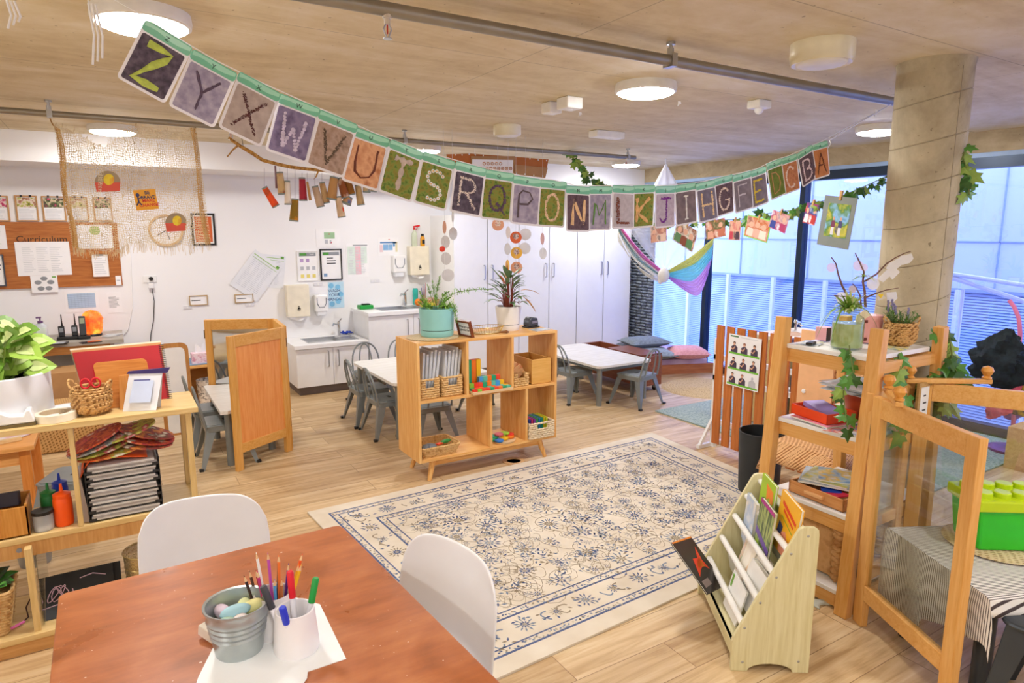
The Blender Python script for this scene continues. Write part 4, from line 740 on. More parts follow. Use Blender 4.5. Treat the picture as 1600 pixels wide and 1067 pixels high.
WV=patches(['#b98848','#e2bd82','#d0a264'],45,.8,bump=.5); WVL=patches(['#d8c09c','#efe0c4'],45,.8,bump=.5)
for x0,x1,l in ((1.755,1.905,'seagrass basket of white folders in the shelf compartment, the one against the side panel'),(1.925,2.085,'seagrass basket of white folders in the shelf compartment, the one against the divider')):
    z=.597; holder('folder_basket',l,x0+.008,x1-.008,4.09,4.40,z,.15,WV)
    rd=random.Random(int(x0*100))
    for k in range(5): 
        xx=x0+.028+k*.0245
        q=T('document_folder',['outermost white folder','second white folder','middle white folder','fourth white folder','innermost white folder'][k]+' in the '+('side panel' if x0<1.9 else 'divider')+' basket','folder',(xx,4.24,z+.012),0,'white folders in the shelf baskets'); hh=rd.uniform(.29,.325)
        g=MB(M=MX.Rotation(R(5+1.0*k) if x0<1.9 else R(5+.8*k),4,'Y')@MX.Rotation(R(-2),4,'X')); g.box(-.008,.008,-.12,.12,0,hh); g.o('cover',[mat('#e9ebee',.35),mat('#b8bcc4',.4)][0],q,local=True,bevel=.002); g=MB(M=MX.Rotation(R(5+1.0*k) if x0<1.9 else R(5+.8*k),4,'Y')@MX.Rotation(R(-2),4,'X')); g.box(-.005,.005,-.122,-.1195,.01,hh-.01); g.o('page_edges',mat('#c2c8d0',.7),q,local=True)
# wooden block tray and tower
TZ=.597; t=T('block_tray','pale wooden tray under the coloured blocks','tray',(2.30,4.14,TZ)); f=MB(); f.box(-.165,.165,-.12,.12,0,.006); f.box(-.165,.165,-.12,-.11,.006,.018); f.box(-.165,.165,.11,.12,.006,.018); f.box(-.165,-.155,-.11,.11,.006,.018); f.box(.155,.165,-.11,.11,.006,.018); f.o('tray_base',wood('#d8b484','#e8caa0','x'),t,local=True)
BC=['#e23a22','#f07818','#f4c020','#8ec83c','#2aa070','#4aa0e0','#a8a0e0','#e84a30','#60c0a8','#c8d840']; rd=random.Random(21); bs=.030
nm_=['red','orange','yellow','lime','green','blue','lilac','scarlet','turquoise','chartreuse']
def block(x,y,z,sx_,sy_,sz_,k,where): tag(MB().box(x-sx_/2,x+sx_/2,y-sy_/2,y+sy_/2,z,z+sz_).o('wooden_block',mat(BC[k],.5),bevel=.001),f'{nm_[k]} wooden block {where}','block','coloured wooden blocks on the shelf tray')
z0=TZ+.0065
cnt=0
rows=[(0,-.095,-.135,9),(1,-.062,-.135,9)]
for j,yy in enumerate((-.09,-.058)):
    for i in range(9): block(2.30-.14+i*.0345,4.14+yy,z0,.0335,bs,.026,(i*3+j*4+i//2)%10,f'in the {("front","second")[j]} row on the tray, place {["one","two","three","four","five","six","seven","eight","nine"][i]} from the folder side')
for j,yy in enumerate((-.024,)):
    for i in range(8): block(2.30-.135+i*.036,4.14+yy,z0,.035,bs,.056,(i*7+3)%10,f'standing in the third row, place {["one","two","three","four","five","six","seven","eight"][i]} from the folder side')
for i in range(5): block(2.29-.03+i*.036,4.14+.012,z0,.035,bs,.09,(i*3+5)%10,f'standing in the fourth row, place {["one","two","three","four","five"][i]} from the tower')
for i,(x,k) in enumerate(((2.185,4),(2.222,1),(2.262,2))): block(x,4.14+.055+.0*i,z0,.036,.036,.215,k,'standing upright as part of the tall tower')
holder('woven_box','small seagrass basket with folded cardboard beside the bamboo box',2.505,2.635,4.08,4.26,.597,.11,WV)
o=MB().obox((2.555,4.18,.70),(.10,.012,.14),(R(-10),R(30),0)).obox((2.58,4.15,.69),(.11,.01,.09),(R(8),R(-35),0)).o('cardboard_scraps',patches(['#b88858','#d8a878','#c86a40'],20,.8)); tag(o,'folded cardboard and wood scraps standing in the small seagrass basket','cardboard')
t=T('bamboo_box','open bamboo box in the end compartment of the shelf','box',(2.755,4.23,.597)); f=MB(); a=.088
f.box(-a,a,-.15,-.138,0,.19); f.box(-a,a,.138,.15,0,.19); f.box(-a,-a+.012,-.138,.138,0,.19); f.box(a-.012,a,-.138,.138,0,.19); f.box(-a,a,-.138,.138,0,.01); f.o('box_walls',wood('#d8a04c','#e6b468','x'),t,local=True,bevel=.002)
# lower level
t=T('puzzle_basket','shallow seagrass basket of grey toy pieces on the bottom board','basket',(1.90,4.19,.171)); f=MB()
for k in range(7): z=.008+k*.011; e=.004*k; f.tube([(a+(.0035 if (i+k)%2 else -.0035),b_,z) for i,(a,b_,c) in enumerate(rrect(-.13-e,.13+e,-.10-e,.10+e,.04,0,6))],.0075,5,closed=True)
f.box(-.13,.13,-.1,.1,0,.004); f.o('weave',WV,t,local=True,smooth=True)
f=MB(); f.tube([(-.13,-.03,.06),(-.05,-.04,.07),(.02,-.02,.06)],[.02,.03,.02],8); f.ball((-.1,-.06,.065),(.05,.03,.018)); tag(f.o('toy_elephant',mat('#70767c',.7),smooth=True),'','x') if 0 else None
g=MB(); g.ball((1.84,4.14,.235),(.055,.04,.02)); g.ball((1.80,4.12,.24),(.03,.03,.022)); g.tube([(1.78,4.11,.24),(1.77,4.10,.22)],.01,6); tag(g.o('grey_toy_animal',mat('#747a80',.7),smooth=True),'flat grey toy animal in the shallow seagrass basket','toy')
tag(MB().obox((1.93,4.17,.232),(.05,.03,.012),(0,0,.4)).o('toy_piece',mat('#e8481c',.5),bevel=.003),'orange toy piece in the shallow seagrass basket','toy'); tag(MB().ball((1.99,4.19,.236),(.05,.02,.014),rot=(0,0,.3)).o('toy_piece',mat('#2f8a3c',.5),smooth=True),'green toy piece in the shallow seagrass basket','toy')
t=T('wooden_plate','round wooden plate of coloured discs on the bottom board','plate',(2.45,4.16,.171)); MB().lathe([(0,0),(.1,0),(.105,.012),(.095,.008),(0,.008)],n=30).o('dish',wood('#d8b484','#ecd0a4','x'),t,local=True,smooth=True)
for k,(dx,dy,c,nmn,z) in enumerate(((-.05,-.04,'#2a7ad0','blue',0),(.01,-.01,'#f0c020','yellow',0),(-.01,.03,'#e06a78','rose',.014),(.05,.04,'#9cd040','lime',.012),(.07,.0,'#f08020','orange',0),(.085,.03,'#e83a2c','red',.004),(-.07,.01,'#1f9a5c','green',0),(-.04,.045,'#30a080','jade',.004))): tag(MB().lathe([(0,0),(.034,0),(.036,.006),(.034,.013),(0,.013)],(2.45+dx,4.16+dy,.184+z*1.6),18).o('toy_disc',mat(c,.45),smooth=True),f'{nmn} wooden toy disc on the round wooden plate','toy','coloured discs on the wooden plate')
t_=holder('rope_basket','pale rope basket of small books in the lower end compartment',2.635,2.855,4.05,4.28,.172,.14,WVL,slot=True)
for k,c in enumerate(('#2a3a8a','#c02a6a','#7a3a9a','#3a9a4a','#2a7ab0','#208a6a','#d0c020','#c8d030')): tag(MB().box(2.655+k*.0225,2.672+k*.0225,4.10,4.24,.185,.315).o('small_book',mat(c,.5)),f'{("navy","magenta","purple","green","blue","jade","yellow","lime")[k]} spine small book in the pale rope basket','book','small books in the rope basket')
tag(MB().lathe([(.055,0),(.055,.008),(.085,.008),(.085,0),(.055,0)],(2.53,4.12,.0),34).o('wooden_ring',wood('#c89a64','#dcb484','x')),'flat wooden ring lying on the floor under the open shelf','ring')
# top of the shelf
BZ=1.0
o=MB().lathe([(0,0),(.17,0),(.19,.004),(.17,.008),(0,.009)],(1.93,4.25,BZ),40,sx=1,sy=.95).o('jute_placemat',JUTE,smooth=True); tag(o,'round jute placemat under the teal plant pot','placemat')
def pot(nm,lab,p,r0,r1,h,c,band,soil=True):
    t=T(nm,lab,'potted plant',p); MB().lathe([(0,0),(r0*.93,0),(r0,.012),(r0+.001,band)],n=40).o('saucer_base',mat(c,.35,var=.02),t,local=True,smooth=True); MB().lathe([(r0*.97,band),(r0*.97,band+.005)],n=40).o('groove',BLK,t,local=True)
    MB().lathe([(r0,band+.004),(r1,h-.004),(r1-.004,h),(r1-.009,h-.004),(r1-.01,h-.04)],n=40).o('pot',mat(c,.35,var=.02),t,local=True,smooth=True); MB().lathe([(0,h-.03),(r1-.01,h-.03)],n=24).o('soil',mat('#4a3626',.9),t,local=True); return t
t=pot('asparagus_fern','asparagus fern in a teal pot on the open shelf',(1.97,4.26,BZ+.009),.118,.126,.20,'#93cfcb',.045); rd=random.Random(8)
f=MB(); st=MB()
def frond(pts,w_):
    st.tube(pts,.002,4); k=len(pts)-1
    for i in range(160 if len(pts)>3 else 120):
        u=rd.uniform(.05,1)*k; a=min(int(u),k-1); p=V(pts[a]).lerp(V(pts[a+1]),u-a); an=rd.uniform(0,2*PI); r_=w_*rd.uniform(.4,1)*math.sin(PI*min(.97,(u/k)*.85+.12)); d=V((math.cos(an),math.sin(an)*.7,rd.uniform(-.6,.9))).normalized(); q=p+d*r_
        s_=d.cross(V((0,0,1))).normalized()*.0028; f.add([p-s_,p+s_,q+s_*.8,q-s_*.8],[(0,1,2,3)])
frond([(-.03,0,.2),(-.10,-.02,.25),(-.14,-.02,.33)],.05);frond([(-.02,.01,.2),(-.08,.0,.22),(-.13,-.01,.27)],.055); frond([(-.04,-.02,.2),(-.12,-.05,.22),(-.17,-.06,.26)],.05); frond([(0,0,.2),(-.02,0,.32),(-.03,0,.40)],.04); frond([(0,0,.2),(0,0,.3),(.02,0,.38),(.035,0,.43)],.038); frond([(-.01,0,.2),(-.04,.02,.3),(-.06,.02,.37)],.035); frond([(.02,0,.2),(.08,0,.27),(.16,.01,.30),(.28,.03,.31),(.4,.05,.31),(.5,.06,.30)],.05); frond([(.02,-.03,.2),(.07,-.08,.22),(.09,-.12,.16),(.095,-.13,.10)],.05); frond([(.03,-.02,.2),(.1,-.06,.23),(.12,-.09,.17)],.05); frond([(.02,0,.2),(.06,-.02,.25),(.1,-.03,.27)],.05); frond([(.0,-.03,.2),(.02,-.08,.23),(.05,-.12,.19)],.045); frond([(.02,0,.2),(.06,.02,.28),(.12,.03,.31)],.045)
f.o('feathery_leaves',patches(['#5f9a2e','#8cc04c','#a8d468'],20,.6),t,local=True); st.o('stems',mat('#6a8a3a',.6),t,local=True)
t=pot('pointed_leaf_plant','leafy plant with long pointed leaves in a white pot on the open shelf',(2.58,4.28,BZ),.085,.1,.185,'#eceae6',.045); rd=random.Random(12); f=MB(); st=MB()
for k in range(52):
    an=rd.uniform(0,2*PI); el=rd.uniform(0,1); hgt=.19+.22*el**1.2; br=.03+.07*(1-el); b0=V((.02*math.cos(an),.02*math.sin(an),.16)); b1=V((br*math.cos(an),br*math.sin(an),hgt)); st.tube([b0,b0.lerp(b1,.6)+V((0,0,.03)),b1],.0025,4,mi=0)
    f.leaf(b1,(math.cos(an),math.sin(an),.35+el*.9),rd.uniform(.11,.17),rd.uniform(.03,.042),rd.uniform(.2,.6),mi=(2 if rd.random()<.08 else (1 if rd.random()<.3 else 0)))
f.leaf((-.05,0,.37),(-.7,0,.9),.17,.026,.1,mi=0); f.leaf((-.01,0,.36),(-.02,0,1),.17,.03,0,mi=2); f.leaf((.1,-.02,.3),(.9,0,.1),.18,.034,.35,mi=3); f.leaf((.12,-.02,.25),(.7,0,-.5),.15,.03,.3,mi=3)
f.o('leaves',[mat('#7f9c74',.4),mat('#5c7448',.45),mat('#a4522c',.5),mat('#d8982c',.5)],t,local=True); st.o('stems',mat('#8a3c28',.5),t,local=True)
M=frame(V((2.155,4.25,BZ+.0)),V((.15,-.99,0)),V((-.26,-.04,1)).normalized()); t=T('framed_note','brown wooden frame with a written white card leaning on the shelf beside the teal pot','frame',M=M); f=MB(); w_,h_=.17,.125
f.box(0,w_,0,.014,0,.02); f.box(0,w_,h_-.014,h_,0,.02); f.box(0,.014,.014,h_-.014,0,.02); f.box(w_-.014,w_,.014,h_-.014,0,.02); f.o('frame',wood('#6e341a','#8c4a28','x',.3),t,local=True); MB().box(.008,w_-.008,.008,h_-.008,.002,.008).o('card',PAPER,t,local=True); text('What are you\ngrateful for?',.024,INK,t,M@MX.Translation((w_/2,h_/2,.009)),'lettering')
t=T('wire_basket','oval gold wire basket on top of the open shelf','basket',(2.36,4.22,BZ)); f=MB(); E=lambda r,z,n=28:[(1.35*r*math.cos(2*PI*i/n),.8*r*math.sin(2*PI*i/n),z) for i in range(n)]
f.tube(E(.10,.05),.003,5,closed=True); f.tube(E(.08,.004),.003,5,closed=True)
for i in range(36): a=2*PI*i/36; f.tube([(1.35*.08*math.cos(a),.8*.08*math.sin(a),.004),(1.35*.1*math.cos(a),.8*.1*math.sin(a),.05)],.0013,4)
f.o('wires',mat('#c8a860',.3,.8),t,local=True); MB().lathe([(0,.003),(.075,.003),(.075,.006),(0,.006)],n=24,sx=1.35,sy=.8).o('liner',JUTE,t,local=True)
tag(MB().tube([(2.42,4.15,1.012),(2.47,4.12,1.014),(2.50,4.14,1.008)],[.006,.012,.004],6).o('dried_leaf',mat('#8a5a2c',.6),smooth=True),'curled dried leaf beside the gold wire basket','leaf')
t=T('hole_punch','dark grey hole punch at the end of the open shelf','hole punch',(2.80,4.30,BZ),R(10)); MB().box(-.06,.06,-.04,.04,0,.012).o('base',BLK,t,local=True,bevel=.004); f=MB(); f.prism([(-.055,-.035,.012),(.05,-.035,.012),(.05,-.035,.03),(.04,-.035,.075),(-.025,-.035,.085),(-.05,-.035,.06)],(0,.07,0)); f.o('lever',mat('#4a4e54',.35,.3),t,local=True,bevel=.008,smooth=True); MB().box(-.02,.03,-.037,-.035,.035,.055).o('metal_insert',STEEL,t,local=True)
tag(MB().obox((2.78,4.15,BZ+.003),(.15,.10,.004),(0,0,.2)).o('glass_coaster',mat('#d8e0e4',.2,alpha=.8)),'clear flat sheet lying on the shelf beside the hole punch','sheet')
# ================================================================ LETTER CARD GARLAND (hangs in one plane just under the thick pipe)
GY=2.24
CARDS=[('Z',233,33,297,72),('Y',305,77,369,113),('X',377,113,437,145),('W',442,146,497,168),('V',503,172,556,194),('U',557,198,606,216),('T',612,218,660,237),('S',663,236,711,252),('R',714,252,757,263),('Q',760,264,801,271),('P',804,274,843,280),('O',846,280,884,284),('N',886,290,919,292),('M',923,291,955,291),('L',957,289,990,291),('K',991,290,1022,289),('J',1024,291,1054,290),('I',1056,290,1086,285),('H',1087,287,1115,281),('G',1117,280,1144,272),('F',1146,274,1170,267),('E',1172,268,1195,260),('D',1196,256,1220,247),('C',1221,248,1244,240),('B',1245,240,1267,226),('A',1269,226,1294,219)]
def A_(cx,cy,rx,ry,a0,a1,n=10): return [(cx+rx*math.cos(R(a0+(a1-a0)*i/n)),cy+ry*math.sin(R(a0+(a1-a0)*i/n))) for i in range(n+1)]
GL={'Z':[[(0,1),(1,1),(0,0),(1,0)]],'Y':[[(0,1),(.5,.5),(.5,0)],[(1,1),(.5,.5)]],'X':[[(0,1),(1,0)],[(1,1),(0,0)]],'W':[[(0,1),(.2,0),(.5,.65),(.8,0),(1,1)]],'V':[[(0,1),(.45,0),(1,1)]],'U':[[(0,1),(0,.4)]+A_(.5,.35,.5,.35,180,360)+[(1,1)]],'T':[[(0,1),(1,1)],[(.5,1),(.5,0)]],
'S':[A_(.5,.75,.45,.25,30,270)+A_(.5,.25,.45,.25,90,-150)],'R':[[(0,0),(0,1)]+A_(.45,.75,.45,.25,90,-90)+[(.1,.5)],[(.4,.5),(1,0)]],'Q':[A_(.5,.55,.48,.45,0,360,20),[(.5,.35),(1,0)]],'P':[[(0,0),(0,1)]+A_(.45,.75,.5,.25,90,-90)+[(.0,.5)]],'O':[A_(.5,.5,.45,.5,0,360,24)],'N':[[(0,0),(.1,1),(.9,0),(1,1)]],'M':[[(0,0),(.1,1),(.5,.3),(.9,1),(1,0)]],'L':[[(0,1),(0,0),(.9,0)]],'K':[[(0,1),(0,0)],[(1,1),(.05,.4),(.9,0)]],'J':[[(.1,1),(.95,1)],[(.6,1),(.6,.3)]+A_(.3,.28,.3,.28,0,-150)],'I':[[(.5,1),(.5,0)],[(.3,1),(.7,1)],[(.35,0),(.65,0)]],'H':[[(0,1),(0,0)],[(1,1),(1,0)],[(0,.5),(1,.5)]],
'G':[A_(.5,.5,.48,.5,45,340,20)+[(.97,.45),(.55,.45)]],'F':[[(0,0),(0,1),(.9,1)],[(0,.55),(.7,.55)]],'E':[[(.9,1),(0,1),(0,0),(.9,0)],[(0,.5),(.7,.5)]],'D':[[(0,0),(0,1),(.3,1)]+A_(.3,.5,.6,.5,90,-90)+[(0,0)]],'C':[A_(.5,.5,.5,.5,50,310,18)],'B':[[(0,0),(0,1)]+A_(.4,.76,.4,.24,90,-90)+A_(.4,.26,.5,.26,90,-90)+[(0,0)]],'A':[[(0,0),(.5,1),(1,0)],[(.2,.4),(.8,.4)]]}
soilbg=patches(['#3c3444','#564a5c','#6a6070'],60,.7,(1,1,3)); stone=patches(['#8d86a0','#a49cb4','#b8b0c0'],40,.7); sand=patches(['#9c7f6c','#b39a8a','#8a7060'],30,.7); earth=patches(['#a4603a','#c48256','#b06e48'],30,.7); grass=patches(['#4c6a26','#7d9440','#8f8438','#5e7a2c'],50,.8,(1,1,1)); dk=patches(['#4a3644','#6a5662','#5a4450'],40,.8)
ST={'Z':('leaf','#b9cc5a',soilbg),'Y':('twig','#54435a',stone),'X':('seed','#5a2c2e',patches(['#a89890','#c0b2aa'],30,.7)),'W':('pebble','#cfc4dc',patches(['#5c4f72','#8a7ea0','#6f6388'],20,.7,(1,1,6))),'V':('grain','#5c4a3a',sand),'U':('twig','#6a2c18',patches(['#c88a60','#e0aa80','#b87448'],22,.7)),'T':('bark','#c4b4a8',grass),'S':('daisy','#ffffff',grass),'R':('grain','#e8dcd4',soilbg),'Q':('pebble','#5c4460',grass),'P':('twig','#5a4a50',stone),'O':('petal','#e8c8a8',grass),'N':('feather','#f0c898',dk),'M':('stem','#5d8a3a',stone),'L':('cone','#8a4c38',patches(['#b8b0b8','#cac2ca'],60,.7)),'K':('feather','#e4b478',grass),'J':('petal','#7a2a9a',patches(['#b4a4b8','#c8bccb'],60,.7)),'I':('stem','#e0dede',patches(['#6c5e66','#8a7a80'],30,.7)),'H':('pebble','#f2d0a4',patches(['#6c6478','#868094'],30,.7)),'G':('pebble','#e6d4cc',dk),'F':('twig','#c8c0cc',patches(['#766c78','#8c828e'],30,.7)),'E':('petal','#d8c038',patches(['#6e6474','#857b88'],30,.7)),'D':('twig','#b88a58',patches(['#5c7028','#7a8a38'],40,.8)),'C':('pebble','#eed8d0',earth),'B':('pebble','#dcc8d0',dk),'A':('seed','#5a2410',patches(['#c07840','#d48c50'],30,.7))}
def glyph(L,w_,h_,style,rnd):
    f=MB(); z=.0022
    for st_ in GL[L]:
        P=[V(((x-.5)*w_,(y-.5)*h_,z)) for x,y in st_]; 
        segs=[]; 
        for a,b_ in zip(P,P[1:]):
            n=max(1,int((b_-a).length/.002)); segs+=[a.lerp(b_,i/n) for i in range(n)]
        segs.append(P[-1]); 
        if style in('twig','stem','bark','leaf','feather'):
            r0={'twig':.004,'stem':.0045,'bark':.009,'leaf':.0095,'feather':.0075}[style]; k=max(2,len(segs)//8); idx=list(range(0,len(segs)-1,k))+[len(segs)-1]; pts=[segs[i]+V((rnd.uniform(-.0012,.0012),rnd.uniform(-.0012,.0012),0)) for i in idx]
            rr=[r0*(rnd.uniform(.6,1.25) if style in('twig','stem') else (.35+.9*abs(math.sin(1.3+3*PI*i/len(pts))))) for i in range(len(pts))]
            g=MB(); g.tube(pts,rr,7); g.v=[V((v.x,v.y,z+(v.z-z)*.35)) for v in g.v]; f.add(g.v,g.f)
            if style=='feather':
                for i in range(0,len(segs),2):
                    d=V((rnd.uniform(-1,1),rnd.uniform(-.2,1),0)).normalized()*rnd.uniform(.003,.007); s_=V((-d.y,d.x,0))*.12; f.add([segs[i]-s_,segs[i]+s_,segs[i]+d+V((0,0,.001))],[(0,1,2)])
        elif style=='daisy':
            for i in range(0,len(segs),7):
                c=segs[i]
                for k in range(10): a=2*PI*k/10; d=V((math.cos(a),math.sin(a),0))*.0078; s_=V((-math.sin(a),math.cos(a),0))*.0019; f.add([c+d*.2+V((0,0,.0004)),c+d*.7-s_+V((0,0,.0008)),c+d,c+d*.7+s_+V((0,0,.0008))],[(0,1,2,3)],0)
                f.ball(c,(.0026,.0026,.0014),1,8)
        elif style=='cone':
            for i in range(0,len(segs),2):
                for k in range(5): c=segs[i]+V((rnd.uniform(-.009,.009),rnd.uniform(-.004,.004),.002)); f.ball(c,(.004,.0016,.002),0,6,(0,0,rnd.uniform(-.4,.4)))
        else:
            step,r0,j,n={'pebble':(5,.0066,.0012,1),'seed':(1,.0018,.0042,3),'grain':(1,.0024,.0042,2),'petal':(1,.0032,.004,2)}[style]
            for i in range(0,len(segs),step):
                for _ in range(n): r_=r0*rnd.uniform(.75,1.2); f.ball(segs[i]+V((rnd.uniform(-j,j),rnd.uniform(-j,j),0)),(r_,r_*rnd.uniform(.6,1),r_*.4),0,6 if style!='pebble' else 9,(0,0,rnd.uniform(0,3)))
    return f
HEADB=mat('#74c2a0',.35,var=.03); HEADL=mat('#a6e2c8',.3,var=.03); TEALE=mat('#4a9a80',.4)
desc={'Z':'of long green leaves','Y':'of mossy twigs','X':'of dark red seeds','W':'of lilac pebbles','V':'of grain on brown ground','U':'of dark twigs on orange sand','T':'of bark on grass','S':'of daisies on grass','R':'of pale blossoms on dark soil','Q':'of dark pebbles on grass','P':'of a bent twig on lilac paving','O':'of cream petals on grass','N':'of straw feathers on dark soil','M':'of green stems on lilac paving','L':'of pine cones','K':'of straw on grass','J':'of purple petals','I':'of a pale stem','H':'of yellow pebbles','G':'of pale pebbles on dark soil','F':'of thin pale twigs','E':'of yellow blossoms','D':'of brown twigs on moss','C':'of shells on orange earth','B':'of pebbles on dark soil','A':'of dark lines on orange sand'}
tops=[]
for i,(L,x0,y0,x1,y1) in enumerate(CARDS):
    a=ay(x0,y0,GY); c=ay(x1,y1,GY); ctr=(a+c)/2; ang=math.atan2(c.z-a.z,c.x-a.x); w_,h_=.133,.186; rnd=random.Random(i+40)
    M=frame(ctr+V((0,.003*(1 if i%2 else -1),0)),V((math.cos(ang),0,math.sin(ang))),V((-math.sin(ang),0,math.cos(ang))))@MX.Rotation(R(rnd.uniform(-4,4)),4,'Y')@MX.Rotation(R(rnd.uniform(-3,5)),4,'X'); tops.append(ctr)
    t=T('letter_card',f'garland card with the letter {L} made {desc[L]}','card',M=M,group='letter cards on the garland')
    MB().prism(rrect(-w_/2,w_/2,-h_,0,.012,-.0012),(0,0,.0014)).o('card',mat('#eceaf0',.3,var=.02),t,local=True)
    f=MB(); f.prism([(x,y,.0003) for x,y,_ in rrect(-w_/2,w_/2,-.031,0,.010)],(0,0,.0005),0); f.prism([(x,y,.0008) for x,y in [(-w_/2+.004,-.004)]+[(-w_/2+.004+(w_-.008)*u,-.017+.004*math.sin(u*7)) for u in [q/8 for q in range(9)]]+[(w_/2-.004,-.004)]],(0,0,.0003),1); f.o('green_header',[HEADB,HEADL],t,local=True)
    MB().prism(rrect(-w_/2+.008,w_/2-.008,-h_+.008,-.036,.006,.0003),(0,0,.0008)).o('photo_ground',ST[L][2],t,local=True)
    gm=MX.Translation((0,-.036-(h_-.044)/2,0)); g=glyph(L,w_*.52,(h_-.044)*.74,ST[L][0],rnd); gg=MB(M=gm); gg.add(g.v,g.f); gg.m=g.m; gg.o('photo_letter',[mat(ST[L][1],.6,var=.2,scale=60),mat('#f0b820',.6)],t,local=True)
    text(L,.019,mat('#204a3c',.5),t,M@MX.Translation((0,-.019,.0015)),'header_letter')
e0=ay(214,20,GY); pts=[V((e0.x-.25,GY,2.47)),e0]+tops+[ay(1390,165,GY)]
MB_=MB(); MB_.tube([p+V((0,.002,.002)) for p in pts],.0018,5); MB_.tube([ay(1298,218,GY),ay(1340,193,GY),ay(1392,163,GY)],.003,5); MB_.tube([ay(1296,219,GY),ay(1298,224,GY-.01),ay(1293,232,GY)],.003,5)
tag(MB_.o('garland_string',WHT),'white string carrying the letter cards from the pipe to the column','string')
# ================================================================ HESSIAN CLOTH
HY=5.33; hp=lambda x,y,d=0: ay(x,y,HY+d)
t=T('hessian_cloth','loosely woven hessian cloth hanging from the thin pipe with frayed hems','cloth',hp(205,390))
topc=[(84,196),(104,201),(125,213),(145,223),(163,231),(176,220),(190,208),(204,203),(214,199),(222,197),(240,201),(262,205),(285,206),(298,204),(307,200)]
botc=[(112,384),(122,386),(134,390),(146,393),(160,392),(175,394),(186,390),(196,382),(208,380),(222,380),(240,384),(262,386),(284,384),(305,384),(330,383)]
def cur(L,u): s_=u*(len(L)-1); i=min(int(s_),len(L)-2); k=s_-i; return (L[i][0]*(1-k)+L[i+1][0]*k,L[i][1]*(1-k)+L[i+1][1]*k)
def hes(u,v,d=0):
    a=cur(topc,u); b_=cur(botc,u); x=a[0]*(1-v)+b_[0]*v; y=a[1]*(1-v)+b_[1]*v; return hp(x,y,d+.025*math.sin(u*17+v*2)+.02*math.sin(u*41))
def hessian(nm,c1,c2,dens):
    m,nt,b=_new(nm); v=_coord(nt); n0=_noise(nt,v,14,4,.6); sx_=nt.nodes.new('ShaderNodeSeparateXYZ'); nt.links.new(v,sx_.inputs[0]); out=[]
    for ch,fr in (('X',520),('Z',440)):
        q=nt.nodes.new('ShaderNodeMath'); q.operation='MULTIPLY_ADD'; q.inputs[1].default_value=fr; nt.links.new(sx_.outputs[ch],q.inputs[0]); g=nt.nodes.new('ShaderNodeMath'); g.operation='MULTIPLY'; g.inputs[1].default_value=26; nt.links.new(n0,g.inputs[0]); nt.links.new(g.outputs[0],q.inputs[2]); s_=nt.nodes.new('ShaderNodeMath'); s_.operation='SINE'; nt.links.new(q.outputs[0],s_.inputs[0]); out.append(s_.outputs[0])
    mm=nt.nodes.new('ShaderNodeMath'); mm.operation='MAXIMUM'; nt.links.new(out[0],mm.inputs[0]); nt.links.new(out[1],mm.inputs[1]); th=nt.nodes.new('ShaderNodeMath'); th.operation='GREATER_THAN'; th.inputs[1].default_value=dens; nt.links.new(mm.outputs[0],th.inputs[0]); nt.links.new(th.outputs[0],b.inputs['Alpha'])
    c=_ramp(nt,n0,[(.35,c1),(.65,c2)]); nt.links.new(c,b.inputs['Base Color']); b.inputs['Roughness'].default_value=.95; b.inputs['Transmission Weight'].default_value=0; return m
HES=hessian('hessian weave','#dac6a0','#eee0c4',.66); HEM=hessian('hessian hem','#cfa566','#e0bd84',-.3)
MB().grid(lambda u,v:hes(u,v),60,30).o('open_weave',HES,t,smooth=True)
MB().grid(lambda u,v:hp(84+u*(10-1*v)+28*v+3*math.sin(v*9),196+188*v+6*u,-.02+.012*math.sin(u*6)),4,24).o('hem',HEM,t,smooth=True); MB().grid(lambda u,v:hp(305-8*u+23*v+2*math.sin(v*7),200+182*v,-.02+.012*math.sin(u*6)),4,24).o('hem',HEM,t,smooth=True)
f=MB(); rd=random.Random(2)
for k in range(170):
    u=rd.random(); p=hes(u,1); f.tube([p,p+V((rd.uniform(-.01,.01),rd.uniform(-.01,.01),-rd.uniform(.02,.07)))],.0013,3)
for k in range(150):
    u=rd.random(); p=hes(u,0); f.tube([p,p+V((rd.uniform(-.03,.03),rd.uniform(-.01,.01),rd.uniform(-.01,.035)))],.0012,3)
f.o('frayed_threads',mat('#e6d2ac',.9),t)['kind']='stuff'
f=MB(); f.tube([hp(84,197),hp(80,190),hp(77,181)],.004,5); f.tube([hp(305,201),hp(309,196),hp(312,192)],.004,5); f.tube([hp(212,199),hp(213,192),hp(214,187)],.002,4); f.o('tie',mat('#a97c3c',.8),t)
def flagpatch(cx,cy,w_,h_,lab,a=1):
    t=T('painted_patch',lab,'patch',hp(cx,cy+h_/2,-.035)); 
    def E(fn,nm,c,d): MB().prism([hp(cx+x*w_/2,cy+y*h_/2,d) for x,y in fn],(0,-.002,0)).o(nm,c,t)
    up=[(math.cos(q),-abs(math.sin(q))*.95) for q in [PI*i/12 for i in range(13)]]+[(-1,.1),(1,.1)]
    E([(math.cos(PI*i/12),.1-1.05*math.sin(PI*i/12)) for i in range(13)],'dark_half',mat('#a89478',.8),-.035); E([(-1,.1),(1,.1),(.95,.9),(-.85,1)],'red_half',mat('#e0604c',.8),-.035); E([(.1+.42*math.cos(q),-.15+.52*math.sin(q)) for q in [2*PI*i/16 for i in range(16)]],'yellow_disc',patches(['#e8c428','#f0d83c','#d8382c'],14,.7),-.038)
flagpatch(168,283,40,34,'painted patch with red ground and yellow disc in the upper part of the hessian cloth'); flagpatch(275,347,34,30,'painted patch with pale red ground beside the clock on the hessian cloth')
a=hp(209,299,-.04); M=frame(hp(228,312,-.045),V((.99,0,.10)),V((-.10,0,1))); t=T('yellow_flyer','square yellow flyer pinned on the hessian cloth reading BE BRAVE MAKE CHANGE','flyer',M=M); s_=.068
